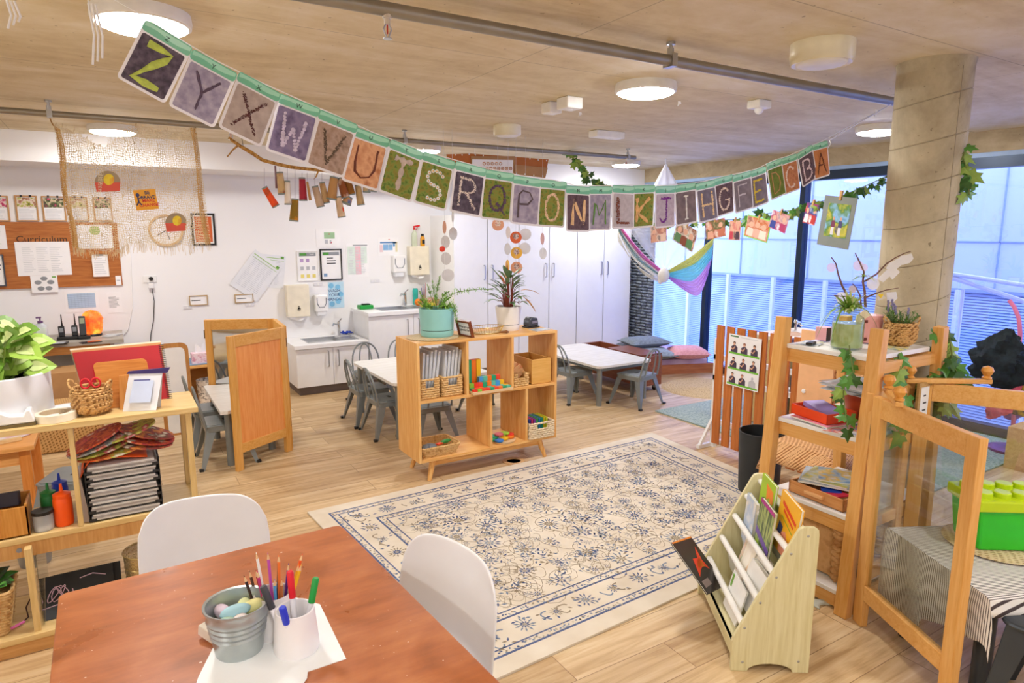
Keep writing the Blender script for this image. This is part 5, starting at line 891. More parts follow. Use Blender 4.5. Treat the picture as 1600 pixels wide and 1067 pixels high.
MB().box(-s_,s_,-s_,s_,0,.002).o('sheet',mat('#f0a818',.5),t,local=True); text('BE\nBRAVE',.03,mat('#2a2f52',.5),t,M@MX.Translation((.015,.03,.0025)),'dark_lettering',bold=.0008); text('MAKE\nCHANGE',.03,mat('#d8301c',.5),t,M@MX.Translation((.015,-.022,.0025)),'red_lettering',bold=.0008)
f=MB(); f.ball((-.045,.035,.003),(.012,.012,.002)); f.tube([(-.045,.022,.003),(-.045,-.01,.003),(-.06,-.035,.003)],.005,5); f.tube([(-.045,-.01,.003),(-.03,-.035,.003)],.004,5); f.tube([(-.045,.01,.003),(-.02,.02,.003)],.003,5); f.o('running_figure',[mat('#3a3e6a',.6)],t,local=True)
# ================================================================ BRANCH MOBILE
BY=5.24; bp=lambda x,y,d=0: ay(x,y,BY+d)
t=T('hanging_branch','long dry branch hanging from the thin pipe carrying painted tubes','branch',bp(450,270))
bl=[(357,215),(375,228),(392,238),(410,250),(432,256),(455,261),(480,264),(505,266),(530,269),(560,272),(585,276),(600,280)]
f=MB(); f.tube([bp(x,y,.01*math.sin(i*2)) for i,(x,y) in enumerate(bl)],[.010,.013,.014,.013,.013,.013,.012,.013,.013,.012,.010,.006],8); f.tube([bp(371,228),bp(364,234),bp(355,245)],[.008,.006,.005],6); f.tube([bp(497,268),bp(494,276),bp(490,280)],[.007,.005,.001],6); f.o('wood',patches(['#7a5220','#b8863c','#c89c58'],60,.8,bump=.5),t,smooth=True)
f=MB(); f.tube([bp(380,229),V((bp(380,229).x,5.3,2.47))],.002,4); f.tube([bp(500,266),V((bp(500,266).x,5.3,2.47))],.002,4); f.o('hanging_cord',BLK,t)
TB=[('ripe orange and red',413,293,431,322,'#e8501c','#b04c24',10),('beige tube with brown rings',437,269,441,303,'#c8a878','#8a3a2c',11),('thin purple speckled twig',430,259,432,294,'#8a6a74','#6a4c58',3),('pale speckled card',449,283,450,319,'#e8dccc','#c8b8a8',9),('olive and amber',461,311,459,345,'#8a6a14','#d88a18',12),('dark red',472,278,474,313,'#a8283a','#8a1c30',11),('narrow brown card',480,284,485,313,'#b88a54','#a87844',4),('beige and mauve',492,291,501,323,'#c0a488','#b49a8a',11),('beige with red strings',503,285,510,317,'#c4a070','#98643c',10),('corrugated brown card',522,277,518,311,'#b98a54','#a87840',14),('brown and painted with pink swirls',531,278,540,308,'#8a4a1c','#d8b8a0',12),('dark amber',543,281,548,304,'#8a5410','#a0680c',13),('beige with an orange leaf shape',528,307,534,339,'#d0b090','#e8d0b0',11),('small blue tipped card',545,308,541,318,'#c89460','#2a6ab0',14),('beige with a purple band',559,289,564,320,'#c0a070','#9a7a50',11),('short beige with a blue rim',573,280,573,300,'#c8ac80','#7a8a94',11),('shortest beige at the branch end',585,282,584,299,'#c0a070','#8a8a80',9)]
for i,(l,x0,y0,x1,y1,c1,c2,w_) in enumerate(TB):
    p=bp(x0,y0,-.03+.02*(i%3)); q=bp(x1,y1,-.03+.02*(i%3)); pw=w_*.0052/2; t=T('painted_tube',f'{l}{" tube" if "tube" not in l and "card" not in l and "twig" not in l else ""} hanging from the branch','tube',q,0,'painted tubes on the branch')
    MB().tube([p,p.lerp(q,.5),p.lerp(q,.52),q],[pw*.82,pw*.95,pw*.97,pw*1.08],10).o('roll',patches([c1,c1,c2],14,.8),t,smooth=True)
    if pw>.02: d=(q-p).normalized(); MB().tube([p-d*.003,p+d*.008],pw*.86,10).o('rim',mat('#7d8a86',.6),t); MB().tube([q-d*.005,q+d*.004],pw*1.1,10).o('rim',mat('#7d8a86',.6),t)
    if 'leaf' in l: MB().ball(p.lerp(q,.68)+V((.01,-.022,0)),(.012,.004,.028)).o('leaf_mark',mat('#e84a18',.6),t)
    bx=cur(bl,min(1,max(0,(x0-357)/243))); MB().tube([p,ay(x0,min(y0-2,262 if x0<470 else 270),BY)],.0012,4).o('thread',mat('#8a7a8a',.6),t)
# ================================================================ CARDBOARD SIGN ON THE PIPE
SY=5.42; sp_=lambda x,y,d=0: ay(x,y,SY+d)
t=T('cardboard_sign','brown cardboard strip sign with dotted white card hanging from the thin pipe','sign',sp_(780,280)); BRN=mat('#b5692c',.7); BR2=mat('#b08456',.7)
MB().prism([sp_(698,241),sp_(735,240),sp_(857,249),sp_(852,277),sp_(800,272),sp_(700,262)],(0,.006,0)).o('orange_strip',BRN,t); MB().prism([sp_(736,244,-.01),sp_(805,244,-.01),sp_(803,273,-.01),sp_(735,270,-.01)],(0,.006,0)).o('brown_mount',BR2,t); MB().prism([sp_(805,257,-.012),sp_(856,262,-.012),sp_(852,278,-.012),sp_(804,272,-.012)],(0,.006,0)).o('brown_strip',BR2,t)
MB().prism([sp_(738,249,-.02),sp_(802,250,-.02),sp_(801,271,-.02),sp_(737,268,-.02)],(0,.004,0)).o('white_card',PAPER,t)
for k,ch_ in enumerate('OQUSO'):
    c=sp_(756.5+k*6.4,255.6,-.026); M=frame(c,(1,0,0),(0,0,1)); 
    f=MB(M=M); f.tube([(.013*math.cos(q),.013*math.sin(q),0) for q in [2*PI*i/12 for i in range(12)]],.003,4,closed=True); f.o('ring_mark',mat('#c4875a',.6),t)
for k in range(8):
    c=sp_(754+k*6.3,263.2,-.026); f=MB(M=frame(c,(1,0,0),(0,0,1))); f.tube([(.014*math.cos(q),.014*math.sin(q),0) for q in [2*PI*i/12 for i in range(12)]],.003,4,closed=True); f.box(-.004,.004,-.006,.006,0,.002); f.o('ring_mark',mat('#c4875a',.6),t)
f=MB()
for x,y in ((712,242),(722,242),(733,241),(743,242),(755,243),(828,248),(841,250),(854,251),(807,271),(820,272),(834,274),(848,275)): f.ball(sp_(x,y,-.015),.007,n=6)
f.o('white_studs',WHT,t); f=MB()
for x in (742,795): f.tube([sp_(x,242),V((sp_(x,242).x,SY,CZ-.02))],.002,4)
f.o('cord',WHT,t)
# ================================================================ DISC MOBILES
DY=5.0
def discs(lab,items,topy=300):
    x0=items[0][0]; t=T('disc_mobile',lab,'mobile',ay(x0,items[-1][1]+8,DY),0,'hanging disc mobiles'); 
    for (x,y,rx,c,inner) in items:
        p=ay(x,y,DY); rr=.008*.0+8.2*DY/1027/.86*1.0*1.02 if 0 else .052; tilt=math.acos(max(-1,min(1,rx/9.0))); yaw=-YAW*0.9-tilt; M=frame(p,V((math.cos(yaw),math.sin(yaw),0)),V((0,0,1)))
        f=MB(M=M); f.lathe([(0,-.001),(rr,-.001),(rr,.001),(0,.001)],n=24); g=f.o('disc',c,t,smooth=False)
        if inner: f=MB(M=M); f.lathe([(0,.0012),(rr*.5,.0012),(rr*.5,.0028),(0,.0028)],(.0,.01,0),14); f.lathe([(0,-.0028),(rr*.5,-.0028),(rr*.5,-.0012)],(.0,.01,0),14); f.o('photo_circle',inner,t)
    f=MB(); f.tube([ay(x0,items[-1][1],DY),ay(x0,items[0][1],DY),V((ay(x0,topy,DY).x,DY,CZ-.01))],.0012,4); f.o('thread',mat('#d8d8d8',.6),t)
WD=mat('#e6e6ea',.35,alpha=.75); OD=mat('#e0642c',.5); YD=mat('#efb840',.5); PD=mat('#e4a582',.5); FD=patches(['#e0c0b0','#7a4a3c','#f0e0d8','#b04838'],60,.7)
discs('hanging string of clear discs before the side of the tall cupboards',[(694.5,355,3,PD,None),(696,378,6.5,WD,None),(697,404,7.5,WD,None),(700,430,9,WD,None)])
discs('single clear disc hanging beside the cupboard corner',[(707.5,338,2,WD,None),(708,365,6.2,WD,None)])
discs('short hanging disc with a red and cream print',[(778,351,9,PD,patches(['#c84a3c','#f0e0d0','#8a4a3c'],50,.7))])
discs('hanging string with orange, yellow and peach photo discs',[(806,371,9,OD,FD),(807,395,9,YD,FD),(807,418,9,PD,FD)])
discs('hanging string of narrow turned discs beside the orange photo discs',[(794,363,3,mat('#e8dcd8',.4,alpha=.8),None),(793,389,4.5,WD,None),(793,415,2.5,YD,None),(792,430,3,PD,None)])
discs('hanging string of overlapping clear discs beside the photo discs',[(821,366,9,WD,None),(820,388,9,WD,None)])
discs('hanging string of one narrow pink disc and one clear disc',[(847.5,373,2,mat('#c89898',.5),None),(848.5,396,5,WD,None)])
tag(MB().ball(ay(691,389,DY),(.028,.01,.024)).o('red_shape',mat('#e83c20',.5),smooth=True),'small red shape on the disc string before the cupboards','ornament')
# ================================================================ IVY
IV=[mat('#4f8a35',.4,var=.15,scale=30),mat('#2f5c24',.4,var=.15,scale=30),mat('#8aa84a',.45,var=.15,scale=30)]
def ivy(lab,P,n,size,seed,nrm=(-.6,-.8,0),jit=.05,down=.6):
    rd=random.Random(seed); P=[V(p) for p in P]; lo=min(P,key=lambda p:p.z); t=T('ivy_strand',lab,'ivy',lo); MB().tube(P,.0028,5).o('vine',mat('#6a7a3a',.6),t,smooth=True); f=MB(); st=MB(); nv=V(nrm).normalized()
    L=[(P[i+1]-P[i]).length for i in range(len(P)-1)]; tot=sum(L)
    for k in range(n):
        s_=tot*(k+rd.random())/n; i=0
        while i<len(L)-1 and s_>L[i]: s_-=L[i]; i+=1
        p=P[i].lerp(P[i+1],min(1,s_/L[i])); d=V((rd.uniform(-1,1),rd.uniform(-1,1),rd.uniform(-1,.5)-down*.5)).normalized(); q=p+d*rd.uniform(.2,1)*jit; st.tube([p,q],.0014,4)
        up=(nv+V((rd.uniform(-.5,.5),rd.uniform(-.5,.5),rd.uniform(-.1,.7)))).normalized(); dd=(V((rd.uniform(-1,1),rd.uniform(-1,1),rd.uniform(-1.2,.2)))); dd=(dd-up*dd.dot(up)).normalized(); f.ivy(q,dd,size*rd.uniform(.65,1.2),rd.choice((0,0,1,1,2)),up)
    f.o('leaves',IV,t,local=False); st.o('leaf_stalks',mat('#7a8a4a',.6),t); return t
p0=az(890,229,CZ); A0=V((4.12,5.2,2.5)); A1=V((3.60,1.66,2.06)); dr=(A1-A0).normalized(); nIV=V((dr.y,-dr.x,0)).normalized(); ip=lambda x,y:apl(x,y,A0,nIV)
ivy('ivy strand trailing down from the ceiling by the end of the thin pipe',[V((ip(890,232).x,ip(890,232).y,CZ)),ip(893,238),ip(905,258),ip(925,280),ip(942,286),ip(955,300)],34,.075,1,jit=.05)
ivy('ivy strand running behind the letter cards above the canopy',[ip(955,300),ip(985,340),ip(1030,352),ip(1062,350),ip(1115,345),ip(1160,342)],26,.05,2,jit=.03)
ivy('ivy strand with pegged photos running along the glass to the column',[ip(1160,342),ip(1190,335),ip(1240,328),ip(1262,318),ip(1300,312),ip(1330,300),ip(1365,285),ip(1392,272)],40,.058,3,jit=.04)
ivy('ivy strand hanging on the window side of the column',[(3.60,1.668,2.02) if 0 else apl(1512,225,(3.62,1.66,2),(.5,.85,0)),apl(1505,246,(3.62,1.66,2),(.5,.85,0)),apl(1512,268,(3.62,1.66,2),(.5,.85,0)),apl(1514,292,(3.62,1.66,2),(.5,.85,0)),apl(1514,305,(3.62,1.66,2),(.5,.85,0))],15,.068,4,jit=.04)
PHD=[('two faces close together',1029,365,27,26,-12,['#e0a890','#b8756a','#f0d0c0','#6a5a62']),('two people at the beach',1070,368,38,34,14,['#5c8a5c','#f0e8e0','#8a4a34','#e8c8a8']),('a family lying together',1118,358,32,28,-16,['#e8b098','#5a6a3c','#c87860','#f4e4d8']),('two women',1148,360,15,30,-6,['#c8485a','#e8b8a0','#4a3a4a']),('a group on an orange sofa',1183,357,38,31,5,['#e8ddd0','#c86a30','#e0b0a0','#8a4a3c']),('a family in blue',1217,346,24,28,10,['#3c4a9a','#d8b0a8','#b03a6a','#e8e4ee']),('people in snow',1267,334,17,32,6,['#e8eef6','#2a4a9a','#c03a3a','#f4f4f8'])]
for l,x,y,pw,ph,tl,cs in PHD:
    p=ip(x,y); p=p+(C0-p).normalized()*.05; s_=(p-C0).dot(_F)/FPX; xd=dr; kk=abs(dr.dot(_R)-(x-800)/FPX*dr.dot(_F)); M=frame(p,(xd*math.cos(R(-tl))+V((0,0,1))*math.sin(R(-tl))),V((0,0,1)))
    if M.to_3x3()@V((0,0,1))!=None and (M.to_3x3()@V((0,0,1))).dot(C0-p)<0: M=frame(p,-(xd*math.cos(R(-tl))+V((0,0,1))*math.sin(R(-tl))),V((0,0,1)))
    w_=pw*s_/kk*1.15; h_=ph*s_; w_=min(w_,h_*1.6); t=T('pegged_photo',f'photo of {l} pegged on the ivy line','photo',M=M,group='family photos pegged on the ivy line')
    if 'sofa' in l: MB().box(-w_/2-.008,w_/2+.008,-h_/2-.008,h_/2+.008,-.003,-.001).o('green_border',mat('#9ae06a',.5),t,local=True)
    MB().box(-w_/2,w_/2,-h_/2,h_/2,-.001,.001).o('print',patches(cs,11,.4),t,local=True)
    f=MB(); rd=random.Random(x); nf=2 if pw<34 else 3
    for k in range(nf):
        cx=w_*(-.28+.56*k/max(1,nf-1)); f.ball((cx,h_*(.12+.05*(k%2)),.0015),(w_*.11,h_*.15,.001),0,10); f.prism([(cx-w_*.16,-h_*.45,.001),(cx+w_*.16,-h_*.45,.001),(cx+w_*.13,-h_*.05,.001),(cx-w_*.13,-h_*.05,.001)],(0,0,.0008),1+(k%2))
    f.o('people',[mat('#e6b49c',.6),mat(cs[0],.6),mat(cs[2],.6)],t,local=True)
    MB().box(-.005,.005,h_/2-.015,h_/2+.025,-.006,.006).o('clothes_peg',wood('#c8995c','#dcb47a','z'),t,local=True)
p=ip(1307,347); p=p+(C0-p).normalized()*.05; M=frame(p,-dr,V((0,0,1))); 
if (M.to_3x3()@V((0,0,1))).dot(C0-p)<0: M=frame(p,dr,V((0,0,1)))
s_=(p-C0).dot(_F)/FPX; w_=50*s_/abs(dr.dot(_R)-507/FPX*dr.dot(_F)); h_=78*s_; t=T('mounted_photo','family photo on a large grey card pegged to the ivy line by the column','photo',M=M)
MB().box(-w_/2,w_/2,-h_/2,h_/2,-.002,0).o('grey_mount',mat('#858c88',.8),t,local=True); MB().box(-w_*.33,w_*.36,-h_*.30,h_*.36,0,.002).o('print',patches(['#4a7ab0','#8fc0e8','#5c8a3c','#c8c050','#5a5a6a'],9,.4),t,local=True)
f=MB()
for cx,c in ((-.02,1),(.03,2)): f.ball((cx,.02,.003),(.008,.011,.001),0,8); f.prism([(cx-.014,-.03,.002),(cx+.014,-.03,.002),(cx+.011,.008,.002),(cx-.011,.008,.002)],(0,0,.001),c); f.prism([(cx-.01,-.075,.002),(cx+.01,-.075,.002),(cx+.01,-.03,.002),(cx-.01,-.03,.002)],(0,0,.001),3)
f.o('people',[mat('#d8a890',.6),mat('#7a3a5a',.6),mat('#4a4a7a',.6),mat('#d8d8e0',.6)],t,local=True); MB().box(-.007,.007,h_/2-.02,h_/2+.035,-.006,.008).o('clothes_peg',wood('#c8995c','#dcb47a','z'),t,local=True)
# ================================================================ FOLDING SCREENS
def screen(lab,segs,h=1.05,fill=None,cat='room divider',M1=None,po=.055):
    t=T('folding_screen',lab,cat,V((*segs[0][0],0)))
    for (p,q,kind) in segs:
        p,q=V((*p,0)),V((*q,0)); d=(q-p).normalized(); L=(q-p).length; M=MX.Translation(p)@MX.Rotation(math.atan2(d.y,d.x),4,'Z'); e=.033
        for x0 in (0,L-po): MB(M=M).box(x0,x0+po,-e/2,e/2,0,h).o('post',M1('z'),t,bevel=.003)
        MB(M=M).box(po,L-po,-e/2,e/2,h-.085,h).o('top_rail',M1('x'),t,bevel=.003); MB(M=M).box(po,L-po,-e/2,e/2,.13,.20).o('bottom_rail',M1('x'),t,bevel=.003)
        if kind=='clear': MB(M=M).box(po-.005,L-po+.005,-.002,.002,.195,h-.08).o('clear_pane',glass('#f4f6f4',.03,tint=.03),t)
        elif kind=='wood': MB(M=M).box(po-.005,L-po+.005,-.006,.006,.195,h-.08).o('orange_panel',wood('#e8944a','#f5ac68','z',.4),t)
        elif kind=='mirror':
            MB(M=M).box(po-.005,L-po+.005,-.004,.004,.195,h-.08).o('mirror_pane',mat('#c8ccd0',.04,1,var=.01),t)
        for z in (.2,.85): MB(M=M).box(L-.004,L+.008,-.012,.012,z,z+.07).o('hinge',BLK,t)
    return t
screen('orange panelled folding screen standing open by the white table and metal chairs',[((.675,4.995),(1.13,5.285),'wood'),((1.14,5.32),(1.17,5.80),'clear'),((1.17,5.83),(.65,6.06),'mirror')],h=1.008,M1=lambda a:wood('#d89a44','#e8b468',a,.4))
scr=screen('low pine folding screen with clear panes around the striped table',[((2.50,1.00),(2.775,1.53),'clear'),((2.79,1.57),(3.19,1.60),'clear'),((3.21,1.585),(3.50,1.06),'clear'),((3.51,1.03),(3.95,.75),'clear')],M1=PINE,po=.06)
def connector(lab,p,q,z=1.052):
    t=T('screen_connector',lab,'connector',V((*p,z))); p=V((*p,z)); q=V((*q,z)); d=(q-p).normalized(); MB().bar(p-d*.02+V((0,0,.012)),q+d*.02+V((0,0,.012)),.03,.022).o('bar',PINE('x'),t,bevel=.004)
    for c in (p,q): MB().lathe([(.008,.023),(.02,.026),(.02,.032),(.012,.037),(.02,.048),(.026,.062),(.02,.078),(0,.086)],c,18).o('ball_peg',wood('#d8923c','#e6a858','z',.3),t,smooth=True)
connector('short wooden bar with ball pegs bracing the near corner of the pine screen',az(1388,612,1.06)[:2],az(1404,632,1.06)[:2])
connector('long wooden bar with ball pegs across the far corner of the pine screen',az(1421,596,1.06)[:2],az(1541,597,1.06)[:2])
# ================================================================ LADDER SHELF
LX,LY0,LY1=2.75,1.60,2.06
t=T('ladder_shelf','tall pine shelf stand with four white boards and slanted legs by the column','shelf',(3.05,1.83,0)); W2=PINE
for y,dx in ((LY0-.02,0),(LY1,.02)):
    MB().bar((LX,y+.0,0),(LX+.09,y,1.33),.05,.06,up=(0,1,0)).o('front_leg',W2('z'),t,bevel=.003); MB().bar((3.45,y+(.02 if y<1.8 else .0),0),(3.36,y,1.30),.05,.05,up=(0,1,0)).o('back_leg',W2('z'),t,bevel=.003)
for k,z in enumerate((.10,.46,.83,1.20)):
    x0=LX+.0+z*.07; MB().box(x0+.0,3.34 if z>1 else 3.36,LY0+.01,LY1-.03,z-.022,z).o('white_board',WHT,t,bevel=.003); MB().box(x0+.012,x0+.035,LY0+.005,LY1-.025,z-.09,z-.024).o('shelf_rail',W2('y'),t,bevel=.002); MB().box(3.32,3.343,LY0+.005,LY1-.025,z-.09,z-.024).o('shelf_rail',W2('y'),t,bevel=.002)
for y in (LY0-.005,LY1-.015):
    for z in (.07,.43,.80,1.17): MB().box(LX+.09,3.36,y-.01,y+.01,z-.05,z).o('side_rail',W2('x'),t)
def onL(px,py,z): return az(px,py,z)
# top board
def flatpaper(nm,lab,cat,c,w_,d,rz,m,z,grp=None,th=.003): 
    o=MB(M=MX.Translation((c[0],c[1],z))@MX.Rotation(rz,4,'Z')).box(-w_/2,w_/2,-d/2,d/2,0,th).o(nm,m); return tag(o,lab,cat,grp)
flatpaper('printed_sheet','printed sheet with pictures lying at the window end of the top board','paper',(2.93,1.96),.14,.10,.3,patches(['#e8ecf0','#8fa8c8','#f4f4f4','#c8d4a8'],25),1.2015); flatpaper('printed_sheet','white sheet lying under the edge of the jar on the top board','paper',(3.02,1.86),.16,.12,-.2,PAPER,1.2015); flatpaper('printed_sheet','blue and yellow leaflet on the top board beside the lavender basket','paper',(3.16,1.68),.13,.1,.2,patches(['#7fb0d0','#e8d878','#f0f0f0'],25),1.2015)
tag(MB().obox((2.88,1.93,1.212),(.07,.03,.014),(0,0,.3)).o('dark_clip',BLK,bevel=.004),'small black clip lying on the printed sheet on the top board','clip')
t=T('glass_jar','big glass jar of water with a spider plant in the middle of the top board','jar',(2.945,1.79,1.206)); jr=.07
MB().lathe([(0,0),(jr*.95,0),(jr,.012),(jr,.12),(jr*.92,.145),(jr*.66,.158),(jr*.66,.178),(jr*.7,.18)],n=32).o('glass_wall',glass('#eef6ec',.02,tint=.06),t,local=True,smooth=True); 
def water():
    m,nt,b=_new('pond water'); v=_coord(nt); n=_noise(nt,v,18,3); c=_ramp(nt,n,[(.3,'#a9b870'),(.7,'#d4dca8')]); nt.links.new(c,b.inputs['Base Color']); b.inputs['Alpha'].default_value=.82; b.inputs['Roughness'].default_value=.15; return m
MB().lathe([(0,.006),(jr*.93,.006),(jr*.96,.015),(jr*.96,.118),(0,.118)],n=28).o('water',water(),t,local=True,smooth=True)
f=MB(); rd=random.Random(31); g=MB()
for k in range(90):
    an=rd.uniform(0,2*PI); f.leaf((0,0,.16),(math.cos(an),math.sin(an),rd.uniform(.7,3.0)),rd.uniform(.10,.19),.016,rd.uniform(.2,.8),mi=k%3)
for an,L in ((2.6,.22),(3.3,.24),(2.9,.26),(5.6,.2)): f.leaf((0,0,.17),(math.cos(an),math.sin(an),1.0),L,.009,1.2,mi=0,n=7)
f.o('leaves',[mat('#6f9a36',.45),mat('#9ac04a',.45),mat('#dfe8b0',.45)],t,local=True)
t=T('branch_display','bare branches with hanging translucent discs standing behind the jar','branches',(3.10,1.78,1.206)); BRK=mat('#7a5a50',.7,var=.2,scale=40); jp=lambda x,y,d=0:apl(x,y,(3.12+d,1.80+d*1.2,1.4),_F)
for nm,pts,r0 in (('stem',[(1352,472),(1347,440),(1330,415),(1318,390),(1312,365),(1303,345),(1299,402-0)] ,.006),):
    pass
def br(pts,r0,nm='stem'): 
    P=[jp(x,y) for x,y in pts]; MB().tube(P,[1.35*r0*(1-.65*i/(len(P)-1)) for i in range(len(P))],7).o(nm,BRK,t,smooth=True)
br([(1346,482),(1336,468),(1325,463),(1316,447),(1310,430),(1306,412),(1299,402)],.0055); br([(1352,480),(1351,455),(1348,440),(1350,425),(1343,410),(1336,395)],.005); br([(1348,440),(1352,439),(1370,428),(1385,412),(1400,402),(1415,395),(1423,393)],.004); br([(1346,482),(1344,462),(1338,450),(1332,443)],.0035); br([(1352,465),(1370,458),(1385,453),(1404,450)],.0035); br([(1310,465),(1305,462),(1303,461)],.003) 
br([(1325,463),(1315,463),(1305,461)],.003); br([(1350,425),(1345,412),(1341,402)],.002)
f=MB(); rd=random.Random(9)
for k in range(16): an=rd.uniform(0,6.28); f.leaf(jp(1350,433),(math.cos(an),math.sin(an),rd.uniform(.1,1.2)),.07,.009,.6,mi=k%2)
f.o('small_leaves',[mat('#9ac04a',.5),mat('#dfe8b0',.5)],t)
TD=cloth('#fbeef2',.55); WDs=cloth('#ffffff',.62)
for i,(x,y,r_,m,l) in enumerate(((1299,418,7,TD,'faint pink translucent disc hanging at the tip of the left branch'),(1341,415,8,TD,'pink tinted translucent disc hanging from the tall middle branch'),(1332,452,6,mat('#d8c8d4',.4,alpha=.8),'mauve spotted disc hanging low between the bare branches'),(1364,443,10,WDs,'round white disc hanging below the long slanted branch'),(1350,418,6,TD,'small pale lilac disc beside the middle branch'),(1315,465,9,WDs,'whitish disc hanging low beside the jar leaves'))):
    c=jp(x,y,-.0); rr=r_*(c-C0).dot(_F)/FPX; M=frame(c,_R,_U); f=MB(M=M); f.lathe([(0,-.001),(rr,-.001),(rr,.001),(0,.001)],n=24); tag(f.o('translucent_disc',m),l,'disc','translucent discs hanging from the branches')
for l,poly,m in (('crumpled clear wrapper disc at the tip of the long slanted branch',[(1407,400),(1424,396),(1427,404),(1421,411),(1410,414),(1402,410)],WDs),('clear plastic shape second from the tip of the slanted branch',[(1388,412),(1406,402),(1411,412),(1396,424),(1384,420)],WDs),('square clear plastic piece in the middle of the slanted branch',[(1383,423),(1398,418),(1406,425),(1394,437)],WDs),('clear plastic shape nearest the branch fork',[(1370,436),(1383,424),(1392,430),(1380,441)],WDs),('white heart shape hanging from the low branch beside the lavender',[(1385,457),(1400,456),(1402,466),(1397,471),(1386,472)],cloth('#f6f6fa',.8)),('clear square with a yellow heart on the low branch',[(1368,460),(1378,456),(1384,466),(1372,470)],cloth('#f4f0e0',.5))):
    P=[jp(x,y,-.01) for x,y in poly]; tag(MB().prism(P,-_F*.002).o('plastic_shape',m),l,'ornament','plastic shapes hanging from the branches')
f=MB(); c=jp(1376,462,-.03); M=frame(c,_R,_U); f=MB(M=M); f.prism([(0,-.012,0),(.012,.002,0),(.009,.011,0),(.002,.009,0),(0,.006,0),(-.003,.010,0),(-.010,.010,0),(-.011,.001,0)],(0,0,.002)); tag(f.o('yellow_heart',mat('#e8c81c',.5)),'small yellow heart hanging from the low branch','ornament')
t=T('pink_box','small pink and black cube box at the window end of the top board','box',(3.06,1.98,1.206)); MB().box(-.03,.03,-.03,.03,0,.065).o('pink_side',mat('#ecb0b8',.5),t,local=True); MB().box(.03,.034,-.03,.03,0,.065).o('back_face',BLK,t,local=True); MB().box(-.03,.034,-.034,-.03,0,.065).o('black_side',BLK,t,local=True)
t=T('pink_pot','pink canister with brown catches behind the jar on the top board','canister',(3.195,1.83,1.206)); MB().lathe([(.05,0),(.058,.11),(.06,.125),(.055,.135),(0,.135)],n=24).o('body',mat('#eaa8a4',.4),t,local=True,smooth=True)
for z in (.012,.10): MB().box(-.068,-.05,-.02,.012,z,z+.014).o('catch',mat('#6a3028',.4),t,local=True)
tag(MB().prism([jp(1340,492),(jp(1352,484)),jp(1362,492),jp(1352,498),jp(1348,520),jp(1338,500)],_F*.012).o('wooden_bird',wood('#d8c49c','#ece0c0','z'),bevel=.002),'pale folded wooden shape standing behind the jar on the top board','ornament')
def handled_basket(nm,lab,p,r,h,cat='basket'):
    t=T(nm,lab,cat,p); prof=[(r*.55,0),(r*.82,h*.12),(r*.98,h*.36),(r*.93,h*.52),(r*.97,h*.6),(r*1.0,h*.78),(r*.88,h),(r*.84,h),(r*.9,h*.7),(r*.85,h*.3),(r*.5,h*.06)]
    f=MB(); n=48
    for k in range(15): # braided rings give the woven relief
        u=k/14*6; i=min(int(u),5); a,b_=prof[i],prof[i+1]; rr=a[0]+(b_[0]-a[0])*(u-i); zz=a[1]+(b_[1]-a[1])*(u-i); f.tube([((rr+.0028*(1 if (j+k)%2 else -1))*math.cos(2*PI*j/n),(rr+.0028*(1 if (j+k)%2 else -1))*math.sin(2*PI*j/n),zz+h*.03) for j in range(n)],h*.042,5,closed=True)
    f.lathe([(0,.002)]+prof,n=32); f.o('woven_bowl',SEAG,t,local=True,smooth=True)
    for s_ in (-1,1):
        c=V((s_*r*.9,0,h)); M=MX.Rotation(-YAW,4,'Z'); P=[M@V((s_*(r*.86+h*.22*math.sin(q)),r*.34*math.cos(q),h*.9+h*.42*math.sin(q))) for q in [PI*i/10 for i in range(11)]]; MB().tube(P,[.0042+.001*(i%2) for i in range(11)],6).o('handle',SEAG,t,local=True,smooth=True)
    return t
t=handled_basket('lavender_basket','seagrass handled basket with a lavender plant on the corner of the top board',(3.225,1.695,1.206),.070,.105); rd=random.Random(14); f=MB(); st=MB(); fl=MB()
for k in range(22):
    an=rd.uniform(0,6.28); b0=V((.02*math.cos(an),.02*math.sin(an),.09)); b1=b0+V((.05*math.cos(an),.05*math.sin(an),rd.uniform(.03,.09))); st.tube([b0,b1],.0018,4)
    for j in range(7): a2=rd.uniform(0,6.28); f.leaf(b0.lerp(b1,.3+.1*j),(math.cos(a2),math.sin(a2),.9),.04,.006,.3,mi=j%2)
for dx,h_ in ((-.065,.165),(-.045,.17),(-.03,.15),(.03,.13)):
    Rv=V((math.cos(YAW),-math.sin(YAW),0)); b0=Rv*dx*.3+V((0,0,.09)); b1=Rv*dx+V((0,0,h_+.02)); st.tube([b0,b1],.0016,4)
    for j in range(9): fl.ball(b1+V((rd.uniform(-.003,.003),rd.uniform(-.003,.003),-.02+.006*j))-Rv*(.0012*j*(1 if dx<0 else 0)),.0055,n=6)
f.o('leaves',[mat('#4f7a30',.5),mat('#6a9440',.5)],t,local=True); st.o('stems',mat('#6a8a50',.6),t,local=True); fl.o('lavender_flowers',mat('#8a84ac',.7),t,local=True)
